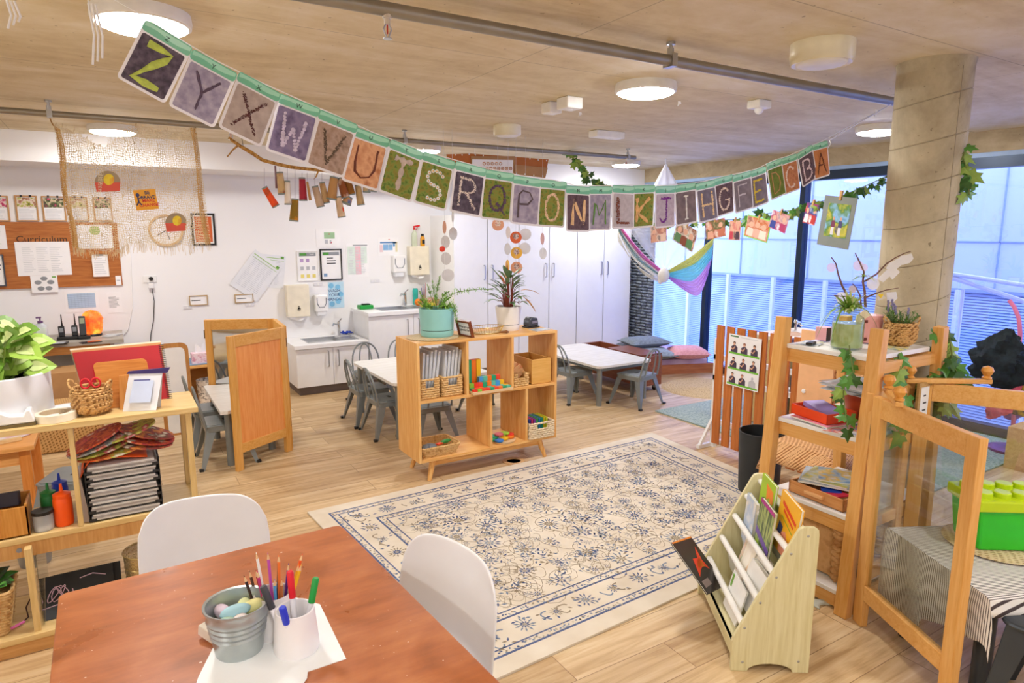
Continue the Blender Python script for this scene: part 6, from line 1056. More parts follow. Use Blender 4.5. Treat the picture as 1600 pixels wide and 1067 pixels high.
# second board
SB=.8315
def mag(nm,lab,c,w_,d,rz,z,cols,th=.006,grp=None):
    t=T(nm,lab,'magazine' if nm=='magazine' else 'book',(c[0],c[1],z),rz,grp); MB().box(-w_/2,w_/2,-d/2,d/2,0,th*.85).o('pages',mat('#e8e4dc',.8),t,local=True); MB().box(-w_/2-.001,w_/2+.001,-d/2-.001,d/2+.001,th*.85,th).o('cover',patches(cols,16,.4),t,local=True); return t
mag('magazine','blue and orange picture magazine at the near leg on the second board',(2.89,1.715),.21,.17,.35,SB,['#4a86c0','#e8e8e8','#d8604a','#7fb0d8'],grp='magazines on the second board'); mag('magazine','pink and red magazine directly under the orange box',(2.92,1.85),.22,.22,-.15,SB+.0065,['#e87aa0','#f0a8c0','#d83a5a'],th=.009,grp='magazines on the second board'); mag('magazine','striped pale magazine at the bottom of the pile on the second board',(2.90,1.93),.17,.14,.1,SB,['#e8e8ea','#c8ccd4'],grp='magazines on the second board') if 0 else None
t=T('orange_box','open orange cardboard box with a lilac notebook on the second board','box',(2.93,1.87,SB+.016),R(-12)); f=MB(); a,b_=.09,.115; 
f.box(-a,a,-b_,-b_+.004,0,.05); f.box(-a,a,b_-.004,b_,0,.05); f.box(-a,-a+.004,-b_,b_,0,.05); f.box(a-.004,a,-b_,b_,0,.05); f.box(-a,a,-b_,b_,0,.004); f.o('box_walls',mat('#ee4a10',.5),t,local=True)
t=T('notebook','lilac notebook lying in the orange box','book',(2.93,1.87,SB+.045),R(-20)); MB(M=MX.Rotation(R(8),4,'X')).box(-.05,.06,-.09,.09,0,.022).o('cover',mat('#9a86c8',.5),t,local=True)
t=T('paper_pile','pile of white drawings sticking out of a red pot on the second board','paper',(3.16,1.8,SB)); rd=random.Random(6)
for k in range(7): MB(M=MX.Translation((-.02,0,.145+k*.005))@MX.Rotation(rd.uniform(-.4,.4),4,'Z')@MX.Rotation(rd.uniform(-.08,.04),4,'Y')).box(-.16,.12,-.13,.13,0,.0015).o('sheet',PAPER if k%2 else mat('#e4ecf0',.7),t,local=True)
MB().lathe([(.08,0),(.10,.14),(.095,.14),(.075,.01),(0,.01)],n=24).o('red_bowl',mat('#b84a20',.4),t,local=True,smooth=True)
# third board: drawer box with books
t=T('wooden_tray_box','open wooden drawer with a handle on the third board filled with felt pieces','drawer',(2.93,1.795,.4625),R(-3)); f=MB(); a,b_=.12,.15
f.box(-a,-a+.01,-b_,b_,0,.06); f.box(a-.01,a,-b_,b_,0,.06); f.box(-a,a,-b_,-b_+.01,0,.06); f.box(-a,a,b_-.01,b_,0,.06); f.box(-a,a,-b_,b_,0,.006); f.o('drawer_box',wood('#c8854a','#dc9f64','y'),t,local=True,bevel=.002); MB().box(-a-.018,-a,-.05,.05,.026,.042).o('handle',wood('#d89c60','#e8b47c','y'),t,local=True,bevel=.003)
rd=random.Random(3)
for k,(c,l) in enumerate((('#d82a4a','crimson'),('#1c48b8','royal blue'),('#c01c5a','magenta'),('#2a2a6a','dark navy'))): tag(MB().obox((2.87+.03*k,1.74+.04*k,.512+.004*k),(.09,.11,.006),(rd.uniform(-.15,.15),rd.uniform(-.15,.15),rd.uniform(-1,1))).o('felt_piece',mat(c,.8)),f'{l} felt piece in the open wooden drawer','felt','felt pieces in the wooden drawer')
mag('picture_book','grey edged picture book lying lowest on the open drawer',(2.97,1.84),.24,.24,.45,.5285,['#cfd4d8','#8fa4b4','#e8e8e8'],th=.010,grp='picture books on the drawer'); mag('picture_book','thin picture book with green and yellow cover in the middle of the drawer pile',(2.97,1.83),.22,.21,.3,.5395,['#7f9c78','#c8c058','#b8c8c0','#e8e4d8'],th=.008,grp='picture books on the drawer'); mag('picture_book','blue picture book on top of the drawer pile',(3.0,1.80),.20,.19,.6,.5485,['#5f92c4','#a8c8e0','#e8c84a','#e8e8f0'],th=.007,grp='picture books on the drawer')
# bottom board basket
t=T('braided_basket','large braided water hyacinth basket on the lowest board of the ladder shelf','basket',(3.05,1.80,.101)); f=MB()
for k in range(9):
    z=.018+k*.029; 
    for i in range(26):
        u=i/26; P=rrect(-.22,.24,-.17,.17,.05,0,5); n=len(P); a_=V(P[int(u*n)%n]); b_=V(P[(int(u*n)+1)%n]); f.ball(a_.lerp(b_,(u*n)%1)+V((0,0,z+(.006 if i%2 else -.004))),(.026,.026,.017),n=8,rot=(.3 if i%2 else -.3,0,0))
f.prism([(x,y,.01) for x,y,_ in rrect(-.21,.23,-.16,.16,.05)],(0,0,.235)); f.o('braids',patches(['#b8864e','#dcb07a','#c8985e'],14,.8),t,local=True,smooth=True)
tag(MB().grid(lambda u,v:(2.70+.13*u,1.66+.09*v+.02*math.sin(u*6),.004+.02*math.sin(v*5)*u),8,6).o('floor_scrap',cloth('#e8ece4'),solid=.003,smooth=True),'crumpled white scrap on the floor under the ladder shelf','scrap')
# ladder ivy
lv=lambda x,y:ax(x,y,2.80)
ivy('ivy strand trailing down the near front leg of the pine shelf stand',[(2.82,1.70,1.24),(2.80,1.66,1.13),ax(1322,592,2.74),ax(1318,612,2.74),ax(1320,640,2.72),ax(1325,670,2.72)],13,.07,11,(-.8,-.6,.1),.035)
ivy('ivy strand hanging between the jar and the screen from the top board',[(3.05,1.60,1.20),(3.04,1.575,1.08),(3.06,1.57,.95),(3.08,1.56,.85)],16,.075,12,(-.6,-.8,.2),.05)
ivy('thick ivy strand on the back leg of the pine shelf stand beside the column',[(3.40,1.56,1.26),(3.39,1.53,1.15),(3.42,1.54,1.06),(3.38,1.55,.98),(3.30,1.55,.9)],36,.085,13,(-.6,-.8,.2),.09)
ivy('ivy strand crossing behind the screen pegs before the column',[(3.12,1.70,.93),(3.2,1.62,1.03),(3.3,1.6,1.0),(3.42,1.57,1.05)],22,.08,15,(-.6,-.8,.2),.07)
# ================================================================ WICKER CHAIR, BIN, PEACH BOARD
WK=weave('#b87a40','#f0be88',70,.6,1.0)
t=T('wicker_chair','woven wicker chair with wooden legs behind the pine shelf stand','chair',(3.72,2.40,0)); MB().grid(lambda u,v:(3.40+.5*u,2.09+.49*v,.44+.035*math.sin(PI*u)*math.sin(PI*v)-.10*max(0,.12-u)/.12-.08*max(0,.1-v)/.1-.08*max(0,v-.9)/.1),16,16).o('seat',WK,t,smooth=True,solid=.03); MB().grid(lambda u,v:(3.90+.08*v,2.09+.49*u,.45+.55*v),8,10).o('backrest',WK,t,smooth=True,solid=.03)
for x in (3.45,3.86):
    for y in (2.14,2.54): MB().bar((x,y,0),(x,y,.40),.04,.04).o('leg',wood('#a85c28','#c87838','z'),t,bevel=.003)
o=MB().box(3.80,3.815,2.38,2.62,.50,1.12).o('board',mat('#f0bc8c',.5)); t=T('peach_board','peach coloured board with white knobs standing on the wicker chair','board',(3.8,2.5,.5)); o.name='panel'; o.parent=t; o.location=(.0075,0,0)
for y,z in ((2.56,.95),(2.44,.90),(2.57,.70)): MB().lathe([(0,0),(.014,0),(.014,.01),(0,.014)],(0,0,0),12).M
for y,z in ((2.56,.98),(2.44,.93),(2.57,.72)): MB(M=MX.Translation((3.80,y,z))@MX.Rotation(R(-90),4,'Y')).lathe([(.014,0),(.014,.008),(0,.012)],n=12).o('knob',WHT,t)
t=T('black_bin','black folded bin behind the wicker chair leg with a looped white cord','bin',(3.64,2.75,0)); MB().lathe([(.11,0),(.125,.02),(.14,.43),(.132,.43),(.118,.03),(0,.03)],(0,0,0),28,sx=1.1).o('bin_wall',mat('#24292c',.5),t,local=True,smooth=True); MB().tube([(-.1,-.05,.40),(-.11,-.07,.37),(-.08,-.1,.33),(-.06,-.08,.38)],.006,6).o('cord',WHT,t,local=True)
# ================================================================ PICKET FENCE + SIGN POSTER
t=T('picket_screen','timber picket screen of vertical slats on a white stand beside the rug','fence',(4.12,3.1,0)); SL=wood('#b5652c','#cf7f42','z',.45)
for k in range(12): MB().box(4.09,4.105,3.497-k*.0995,3.57-k*.0995,.04,1.012).o('slat',SL,t,bevel=.002)
for z in (.58,.22,.75): MB().box(4.106,4.13,2.42,3.6,z-.02,z+.02).o('rail',WHT,t)
MB().box(4.106,4.14,3.56,3.60,.0,.90).o('white_post',WHT,t); MB().bar((3.97,3.60,.015),(4.26,3.60,.015),.03,.03).o('foot',WHT,t); MB().bar((3.99,3.60,.02),(4.12,3.58,.26),.025,.02).o('brace',WHT,t); MB().box(4.106,4.14,2.42,2.46,0,.9).o('white_post',WHT,t)
a=ax(1141,521,4.08); b_=ax(1192,530,4.08); c=ax(1187,612,4.08); M=frame((ax(1137,561,4.08)+ax(1189,571,4.08))/2+V((-.004,0,0)),V((0,-1,-.02)),V((0,.02,1))); t=T('sign_poster','laminated poster of nine people signing with green caption bars on the picket screen','poster',M=M); w_,h_=.30,.405
MB().box(-w_/2,w_/2,-h_/2,h_/2,0,.003).o('sheet',PAPER,t,local=True); f=MB(); sk=[mat('#e2b094',.6),mat('#4c3f55',.6),mat('#8a4a2c',.6),mat('#5a3a2a',.6),mat('#c8c8ce',.6)]
for r_ in range(3):
    MB().box(-w_*.47,w_*.47,h_*(.12-.3*r_)-.0,h_*(.155-.3*r_),.003,.004).o('green_bar',mat('#74c03c',.5),t,local=True)
    for k in range(3):
        cx=-w_*.31+k*w_*.31; by=h_*(.155-.3*r_); grey=(r_==2 and k==2); B=4 if grey else 1
        f.prism([(cx-.032,by,.003),(cx+.032,by,.003),(cx+.03,by+.04,.003),(cx+.012,by+.055,.003),(cx-.012,by+.055,.003),(cx-.03,by+.04,.003)],(0,0,.001),B); f.ball((cx,by+.068,.004),(.011,.014,.0012),4 if grey else 0,10)
        if not grey: f.ball((cx,by+.074,.0045),(.013,.012,.001),2 if k%2 else 3,10); f.ball((cx,by+.065,.0068),(.009,.012,.001),0,10); f.tube([(cx-.028,by+.03,.005),(cx-.01,by+.02,.0055),(cx+.008,by+.045,.0055)],.005,5,mi=0)
f.o('signing_people',sk,t,local=True); MB().box(-w_*.45,-w_*.2,h_*.45,h_*.475,.003,.004).o('green_heading',mat('#3f7a4a',.5),t,local=True); MB().box(-w_*.12,w_*.4,h_*.452,h_*.466,.003,.004).o('heading_line',SOFT,t,local=True)
tag(MB().obox(ax(1222,572,3.2)+V((0,0,0)),(.04,.10,.035),(0,0,.4)).o('price_tag',wood('#d8b07c','#e8c898','y'),bevel=.002),'small wooden peg block with a paper tag at the far front leg of the shelf stand','tag') if 0 else None
# play kitchen behind the fence
t=T('play_sink','pale wooden play sink unit with a chrome tap by the glass','play kitchen',(5.25,3.75,0)); f=MB(); f.box(4.95,5.62,3.55,3.9,.013,.80); f.o('cabinet',BIR('x'),t,bevel=.004); MB().box(4.93,5.64,3.52,3.93,.80,.83).o('worktop',wood('#e2d2b0','#f0e4c8','x'),t); MB().lathe([(0,.831),(.11,.831),(.12,.835),(.13,.832)],(5.2,3.72,0),24).o('bowl',wood('#c89a68','#d8b080','x'),t); f=MB(); f.tube([(5.42,3.80,.83),(5.42,3.80,.90),(5.36,3.72,.92),(5.33,3.68,.90)],.012,8); f.ball((5.42,3.80,.915),.022); f.o('tap',CHROME,t,smooth=True)
MB().lathe([(.014,0),(.014,.012)],(5.1,3.54,.7),10).o('knob',BLK,t)
t=T('white_toy_rack','white open rack of toys behind the picket screen','rack',(4.75,3.1,0)); f=MB()
for z in (.12,.42,.72): f.box(4.6,4.85,2.62,3.45,z,z+.02)
for y in (2.63,3.02,3.43): f.box(4.6,4.85,y,y+.02,0,.74)
f.o('frame',WHT,t)
rd=random.Random(17)
for k,(y,z,c,l,dy) in enumerate(((2.75,.74,'#e87a9a','pink',.10),(2.95,.74,'#c83a4a','red',.09),(3.25,.74,'#5a4a6a','plum',.14),(2.8,.44,'#3a3438','charcoal',.16),(3.2,.44,'#4a4e58','slate',.16),(2.8,.14,'#2e3238','black',.16),(3.2,.14,'#3c4250','dark blue',.16))): tag(MB().box(4.65,4.80,y-dy/2,y+dy/2,z,z+.15).o('toy_box',mat(c,.6),bevel=.01),f'{l} toy box on the {"top" if z>.7 else ("middle" if z>.3 else "lowest")} level of the white rack behind the picket screen','box','toy boxes on the white rack')
tag(MB().box(5.02,5.35,3.0,3.5,.0,.72).o('blue_cushion_block',mat('#4a64a8',.8),bevel=.04),'blue padded block behind the picket screen','block')
# ================================================================ STRIPED TABLE
th=.47; tp=V((2.765,1.40)); 
def stripes():
    m,nt,b=_new('striped cloth'); v=_coord(nt); wv=nt.nodes.new('ShaderNodeTexWave'); wv.inputs['Scale'].default_value=36; wv.inputs['Distortion'].default_value=.3; wv.bands_direction='Y'
    mp=nt.nodes.new('ShaderNodeMapping'); mp.inputs['Rotation'].default_value=(0,0,R(22)); nt.links.new(v,mp.inputs[0]); nt.links.new(mp.outputs[0],wv.inputs[0]); c=_ramp(nt,wv.outputs['Fac'],[(.22,'#4a3f40'),(.34,'#ece8e2')]); nt.links.new(c,b.inputs['Base Color']); b.inputs['Roughness'].default_value=.9; return m
tx=V((math.cos(R(-28)),math.sin(R(-28)),0)); ty=V((math.sin(R(-28))*-1,math.cos(R(-28)),0)); ty=V((.456,.89,0)); tx=V((.89,-.456,0)); O=V((2.56,.945,0))
tl=lambda a,b_,z:O+tx*a+ty*b_+V((0,0,z))
t=T('covered_table','low white table with dark legs under a striped cloth behind the pine screen','table',O); MB().prism([tl(a,b_,th-.025) for a,b_,_ in rrect(0,1.1,0,.56,.07)],(0,0,.024)).o('table_top',mat('#e8e6e0',.4),t)
for a in (.07,1.03):
    for b_ in (.08,.48): MB().tube([tl(a,b_,0),tl(a,b_,th-.026)],.032,14).o('leg',mat('#3e444c',.4,.4),t,smooth=True)
def drape(u,v):
    a=-.02+1.1*u; b_=-.14+.92*v; bb=b_; z=th+.004
    if b_<.02: d=.02-b_; k=min(1,max(0,(a-.0)/.25)); bb=.0-.012*math.sin(a*16)-.01; z=th+.004-d*(.9 if a<.42 else .35); bb=-.012+.012*math.sin(a*24)*min(1,d*12)
    if b_>.56: d=b_-.56; bb=.575+.02*math.sin(a*20)*min(1,d*8); z=th+.004-d*1.0
    return tl(a,bb,z)
MB().grid(drape,60,44).o('cloth',stripes(),t,smooth=True) if 0 else None
f=MB()
def dr2(u,v):   # top, then the overhang along the screen side (a<0) and beyond
    a=-.34+1.40*u; b_=-.06+.70*v; z=th+.005; aa=a; bb=b_
    if a<0:
        d=-a; wv=.010*math.sin(b_*26)*min(1,d*9); aa=-.008-wv*1.0-.004; dd=d*(1.0 if b_>.30 else .55+.9*max(0,b_-.0)); z=th+.005-max(0,dd-.01)
    if b_<0:
        d=-b_; bb=-.01-.25*d; z-=d*1.1
    if b_>.56: d=b_-.56; bb=.565+.1*d; z-=d*1.2
    return tl(aa,bb,z)
MB().grid(dr2,80,40).o('cover_fall',stripes(),t,smooth=True,solid=.002); 
tc=tag(bpy.data.objects['cover_fall'],'striped black and white cotton cloth draped over the low table behind the screen','tablecloth'); Mw=MX.Translation(O); tc.parent=None; tc.location=O; tc.name='striped_tablecloth'
flatpaper('placemat_sheet','','x',(0,0),.1,.1,0,PAPER,1) if 0 else None
c=tl(.33,.37,0); o=MB().lathe([(0,.0),(.18,0),(.19,.005),(.18,.009),(0,.01)],(c.x,c.y,th+.0085),40).o('jute_placemat',JUTE,smooth=True); tag(o,'round seagrass placemat under the green brick shaped box','placemat')
GM=MX.Translation((c.x,c.y,th+.019))@MX.Rotation(R(-35),4,'Z'); t=T('brick_box','bright green storage box with a lime studded lid on the round placemat','storage box',M=GM); s1,s2,hh=.14,.10,.17
f=MB(); f.add([(x*s1*.88,y*s2*.88,0) for x,y in ((-1,-1),(1,-1),(1,1),(-1,1))]+[(x*s1,y*s2,hh) for x,y in ((-1,-1),(1,-1),(1,1),(-1,1))],[(0,1,2,3),(4,5,6,7),(0,1,5,4),(1,2,6,5),(2,3,7,6),(3,0,4,7)]); f.o('green_tub',mat('#2fc82a',.25,var=.04),t,local=True,bevel=.01)
MB().box(-s1-.012,s1+.012,-s2-.012,s2+.012,hh,hh+.045).o('lime_lid',mat('#c2dc1c',.3,var=.03),t,local=True,bevel=.006)
for i in range(4):
    for j in range(2): MB().lathe([(.031,0),(.031,.018),(.028,.021),(0,.021)],(-.105+.07*i,-.05+.1*j,hh+.045),22).o('stud',mat('#c2dc1c',.3,var=.03),t,local=True,smooth=True)
MB().lathe([(0,0),(.028,0),(.026,.001)],(.0,0,hh+.066),20) ; tag(MB().lathe([(.038,.0),(.038,.003),(0,.003)],(0,0,0),24).o('x',PAPER),'x','x') if 0 else None
t=T('metal_stool','dark grey metal stool at the corner of the striped table','stool',(2.735,.765,0),R(8)); f=MB(); f.prism(rrect(-.17,.17,-.17,.17,.05,.395),(0,0,.02)); f.o('seat',mat('#454c54',.3,.5),t,local=True,bevel=.01)
for a in (-1,1):
    for b_ in (-1,1): 
        g=MB(); vs=[]; ft=V((a*.20,b_*.20,0)); top=V((a*.15,b_*.15,.40))
        for c_,w_ in ((top,.085),(ft,.035)): vs+=[c_,c_+V((-a*w_,0,0)),c_+V((-a*w_*.4,-b_*w_*.4,0)),c_+V((0,-b_*w_,0))]
        g.add(vs,[(0,1,5,4),(1,2,6,5),(2,3,7,6),(3,0,4,7),(0,1,2,3),(4,5,6,7)]); g.o('leg',mat('#454c54',.3,.5),t,local=True,bevel=.004)
# dress-up stand, crate by the glass, wooden crate
DP=lambda x,y:ax(x,y,6.05)
b0=DP(1588,640); t=T('dress_up_stand','curved pink hooked stand hung with bright dress up costumes by the window','clothes stand',(6.05,b0.y,0)); MB().tube([(6.05,b0.y,.02),DP(1588,600),DP(1592,560),DP(1594,520),DP(1592,497),DP(1585,480),DP(1577,469)],.016,10).o('hooked_pole',mat('#e87fa8',.4),t,smooth=True); MB().lathe([(0,0),(.16,0),(.16,.02),(0,.03)],(6.05,b0.y,.012),24).o('base',mat('#7a2a7a',.4),t)
def costume(l,pts,rs,c,seed,d=0):
    rd=random.Random(seed); P=[DP(*p)+V((d,0,0)) for p in pts]; f=MB(); n=22; vs=[]; K=len(P); m_=26
    for i in range(m_+1):
        q=i/m_*(K-1); a=min(int(q),K-2); p=P[a].lerp(P[a+1],q-a); r_=rs[a]+(rs[a+1]-rs[a])*(q-a)
        for j in range(n): an=2*PI*j/n; k=1+.16*math.sin(5*an+i*.5+seed)+.10*math.sin(9*an-i)+rd.uniform(-.08,.08); vs.append(p+V((math.cos(an)*r_*k*.6,math.sin(an)*r_*k,rd.uniform(-.008,.008))))
    f.add(vs,[(i*n+j,i*n+(j+1)%n,(i+1)*n+(j+1)%n,(i+1)*n+j) for i in range(m_) for j in range(n)]); tag(f.o('costume',c,smooth=True),l,'costume','costumes on the pink stand')
costume('black tulle costume hanging highest on the pink stand',[(1588,512),(1578,530),(1570,560),(1572,590),(1576,604)],[.02,.12,.19,.17,.05],patches(['#10151b','#1c2a30'],30,.95),1,-.12); costume('crimson and pink costume reaching lowest on the pink stand',[(1592,590),(1580,620),(1566,640),(1550,652)],[.05,.06,.08,.02],patches(['#d83a5a','#f06a86','#b02048'],10,.7),2,-.05); costume('purple costume between the crimson and the black ones on the pink stand',[(1600,560),(1590,600),(1580,640),(1576,656)],[.05,.09,.10,.03],patches(['#7a3aa0','#a878d0','#2a2a5a'],10,.7),3,.03); costume('yellow and navy costume at the outer side of the pink stand',[(1606,590),(1603,620),(1602,650)],[.06,.08,.09],patches(['#e8c02a','#2a2a4a','#e8c02a'],12,.7),4,.0)
t=T('grey_crate','grey storage crate with crumpled blue cloth on top beside the column by the glass','crate',(5.75,2.98,.012)); MB().box(-.2,.2,-.2,.2,0,.30).o('crate_box',mat('#aab0ae',.6),t,local=True,bevel=.01); rd=random.Random(2); MB().grid(lambda u,v:(-.12+.24*u,-.14+.28*v,.31+.09*abs(math.sin(u*9+v*4))*math.sin(PI*u)*math.sin(PI*v)+.01),18,18).o('blue_cloth',patches(['#3a4a9a','#6a78b8','#28305c'],20,.9),t,local=True,smooth=True)
tag(MB().box(5.60,5.85,1.95,2.10,.0,.32).o('plywood_crate',wood('#c8a070','#dcb888','x'),bevel=.004),'plain plywood crate standing on the floor beyond the pine screen','crate')
# small frame on the screen
M=frame(apl(1432,625,(3.05,1.57,1),(0,1,0))+V((0,-.03,0)),(1,0,0),(0,0.0,1)); t=T('framed_drawing','small wooden frame with a white drawing hung on the pine screen','frame',M=M); w_,h_=.14,.19; f=MB(); f.box(-w_/2,w_/2,h_/2-.02,h_/2,0,.012); f.box(-w_/2,w_/2,-h_/2,-h_/2+.02,0,.012); f.box(-w_/2,-w_/2+.02,-h_/2+.02,h_/2-.02,0,.012); f.box(w_/2-.02,w_/2,-h_/2+.02,h_/2-.02,0,.012); f.o('frame',wood('#a8814c','#c09c64','z'),t,local=True); MB().box(-w_/2+.015,w_/2-.015,-h_/2+.015,h_/2-.015,.001,.005).o('drawing',PAPER,t,local=True); lines(t,w_,h_,3,x0=-.1,x1=.12,y0=.25,y1=-.3,z=.006,thick=.1)
# ================================================================ BOOK RACK
RM=frame(V((2.33,2.07,0)),V((-.562,-.826,0)),V((.828,-.562,0))); t=T('book_rack','pale wooden book rack with slanted sides and padded white rods on the rug corner','book rack',M=RM); RW=.587
RWD=lambda a:wood('#d6cc98','#e6dfb4',a,.35)
prof=[(.0,0),(.0,.13),(.005,.15),(.225,.60),(.235,.615),(.25,.62),(.29,.62),(.305,.61),(.308,.59),(.308,0),(.27,0)]+[(.155+.09*math.cos(q),.035*math.sin(q)) for q in [PI*i/8 for i in range(9)]]+[(.04,0)]
for x0,nm in ((0,'side_panel'),(RW-.018,'side_panel')): MB().prism([(x0,y,z) for y,z in prof],(.018,0,0)).o(nm,RWD('z'),t,local=True,bevel=.002)
MB().box(.018,RW-.018,.01,.29,.085,.10).o('base_board',RWD('x'),t,local=True); MB().box(.018,RW-.018,.012,.024,.04,.10).o('front_rail',RWD('x'),t,local=True); MB().box(.018,RW-.018,.285,.30,.05,.56).o('back_board',RWD('z'),t,local=True)
rods=[(.045,.19),(.10,.30),(.155,.41),(.205,.51),(.265,.585)]
for y,z in rods: MB().tube([(.018,y,z),(RW-.018,y,z)],.0135,14).o('padded_rod',mat('#f2f2ee',.6),t,local=True,smooth=True)
for (y,z) in rods[1:]: MB().grid(lambda u,v:(.03+(RW-.06)*u,y+.014+.028*v,z-.0-.15*v),4,4).o('white_sling',cloth('#f6f6f2'),t,local=True,smooth=True)
f=MB()
for y,z in rods+[(.045,.04),(.265,.05)]: f.lathe([(0,.0),(.0055,0),(.0045,.003),(0,.004)],(0,0,0),8) if 0 else f.add([V((RW+.0005,y+.0055*math.cos(q),z+.0055*math.sin(q))) for q in [2*PI*i/10 for i in range(10)]]+[V((RW+.003,y,z))],[(i,(i+1)%10,10) for i in range(10)])
f.o('screws',STEEL,t,local=True)
def book(lab,x,y,z,w_,h_,th_,lean,yaw,cover,extra=None,roll=0,back=0):
    M=RM@MX.Translation((x,y,z))@MX.Rotation(yaw,4,'Z')@MX.Rotation(roll,4,'Y')@MX.Rotation(lean,4,'X'); t=T('picture_book',lab,'book',M=M,group='picture books in the slanted rack'); MB().box(-w_/2+.003,w_/2-.003,.001,th_-.001,.003,h_-.003).o('pages',mat('#ece8dc',.8),t,local=True); f=MB(); f.box(-w_/2,w_/2,-.001,.001,0,h_); f.box(-w_/2,w_/2,th_-.001,th_+.001,0,h_); f.box(-w_/2-.001,-w_/2+.001,-.001,th_+.001,0,h_); f.o('cover',cover,t,local=True)
    for nm,poly,m in (extra or []): MB().prism([(a*w_,th_+.0012 if back else -.0012,b_*h_) for a,b_ in poly],(0,.0008 if back else -.0008,0)).o(nm,m,t,local=True)
    return t,M
bx=lambda x0,x1,y0,y1:[(x0,y0),(x1,y0),(x1,y1),(x0,y1)]
LIM=mat('#a8cc20',.4); YEL=mat('#f6b820',.35,var=.05); 
book('lime green book with an orange pattern at the back of the slanted rack',.19,.224,.42,.17,.24,.01,R(-5),0,LIM,[('orange_pattern',[(-.1,.9),(.0,.6),(.2,.7),(.3,.5),(.45,.65),(.4,.85)],mat('#f08a28',.5)),('yellow_title',bx(.0,.45,.2,.4),mat('#e8e040',.5))])
t,M=book('yellow orange book with red lettering standing tallest in the slanted rack',.44,.222,.43,.19,.25,.012,R(-5),R(2),YEL,[('red_title',[(-.35,.80),(.40,.66),(.40,.72),(-.35,.87)],mat('#e04820',.5)),('red_subtitle',[(-.25,.70),(.30,.58),(.30,.62),(-.25,.75)],mat('#e04820',.5)),('green_line',[(-.3,.6),(.3,.48),(.3,.50),(-.3,.62)],mat('#8aa82a',.5)),('child_figure',[(-.2,.02),(.15,.0),(.2,.25),(.0,.42),(-.2,.35)],mat('#e89878',.6)),('dark_hair',[(-.4,.3),(-.2,.28),(-.15,.45),(-.35,.5)],mat('#3a4a7a',.6)),('brown_figure',[(.2,.0),(.42,.0),(.4,.2),(.25,.22)],mat('#5a3a34',.6))],roll=R(4))
book('green forest book with a purple band and magenta top edge in the slanted rack',.33,.171,.355,.16,.25,.011,R(-5),R(1),patches(['#6a8a3c','#2f4a2c','#b8c878','#4a6a34'],14,.4,(4,1,.4)),[('magenta_edge',bx(-.5,.5,.93,1.0),mat('#b01c8a',.4)),('purple_band',[(-.5,.36),(.5,.20),(.5,.32),(-.5,.48)],mat('#6a4aa0',.4)),('lime_title',[(-.4,.1),(.35,.02),(.35,.14),(-.4,.26)],mat('#a8c828',.5))],roll=R(3))
book('pale watercolour book standing against the far side of the rack',.14,.171,.33,.14,.22,.014,R(-5),R(-2),patches(['#e0e4ea','#b8c8e0','#f0e8d8'],12,.6))
book('cream paged book with open leaves in the middle row of the rack',.33,.10,.17,.18,.24,.012,R(-18),R(6),mat('#f2ece0',.6),[('drawing_patch',[(-.3,.4),(.1,.5),(.2,.8),(-.2,.7)],mat('#e8c8a8',.7))],roll=R(6)); book('white book with fanned pages behind the lower rod of the rack',.42,.095,.17,.16,.2,.02,R(-14),R(8),mat('#ecebe8',.6),roll=R(8)); book('thin white booklet leaning in the lowest row of the rack',.36,.05,.105,.16,.17,.005,R(-12),R(3),mat('#f4f4f2',.6),[('green_stripe',bx(-.45,-.35,.6,.95),mat('#7ab04a',.5))],roll=R(5)); book('cream book half hidden by the dark flame book in the rack',.25,.10,.16,.16,.24,.008,R(-16),R(-3),mat('#efe8d8',.6),[('rainbow_edge',bx(-.48,-.3,.3,.9),patches(['#c8d8e0','#e8c8b0','#b8c8a8'],30,.6))])
t,M=book('black book with red and orange flames leaning out of the lowest row of the rack',.25,.02,.155,.20,.26,.006,R(50),R(-38),mat('#2c2522',.35),[('orange_edge',bx(-.5,.5,.97,1.0),mat('#e88820',.4)),('flame',[(-.3,.35),(-.15,.45),(.1,.40),(.32,.30),(.1,.62),(-.1,.60),(-.35,.8),(-.25,.55)],mat('#e8401c',.4)),('orange_flame',[(-.2,.42),(.05,.45),(.2,.4),(.0,.56),(-.2,.6)],mat('#f08828',.4)),('white_title',[(.05,.12),(.4,.1),(.4,.22),(.05,.24)],mat('#8a7a76',.5))],roll=R(-12),back=1)
# ================================================================ ART SHELF (left)
AY0,AY1,AX1=3.27,3.62,.285
t=T('art_shelf','two tier birch shelf crowded with art materials beside the brown table','shelf',(-.6,3.45,0)); BW=BIR
MB().box(-1.6,AX1+.01,AY0-.01,AY1,.925,.95).o('top_board',BW('x'),t,bevel=.002); MB().box(-1.6,AX1-.0,AY0,AY1,.455,.48).o('middle_board',BW('x'),t,bevel=.002); MB().box(-1.6,-.02,AY0-.09,AY1-.05,.06,.085).o('bottom_board',BW('x'),t,bevel=.002); MB().box(-1.6,AX1-.03,AY0+.012,AY0+.032,.39,.455).o('apron',wood('#c48e50','#d8a668','z'),t); MB().box(-1.6,-.04,AY0-.075,AY0-.055,.0,.06).o('plinth',wood('#c48e50','#d8a668','x'),t)
MB().box(-.21,-.19,AY0+.0,AY0+.05,.48,.925).o('divider_post',BW('z'),t,bevel=.002); 
for y in (AY0,AY1-.05): MB().box(AX1-.045,AX1-.02,y,y+.05,.48,.925).o('end_post',BW('z'),t,bevel=.002)
MB().box(-.40,-.375,AY0-.07,AY0-.03,.085,.455).o('lower_post',BW('z'),t,bevel=.002); MB().box(-.37,-.366,AY0-.03,AY1-.05,.085,.40).o('clear_panel',glass('#f2f4f0',.02),t); MB().tube([(-.425,AY0+.011,.425),(-.425,AY0+.008,.425)],.01,10).o('screw_cap',GREY,t)
TP=.951
def onT(px,py): return az(px,py,TP)
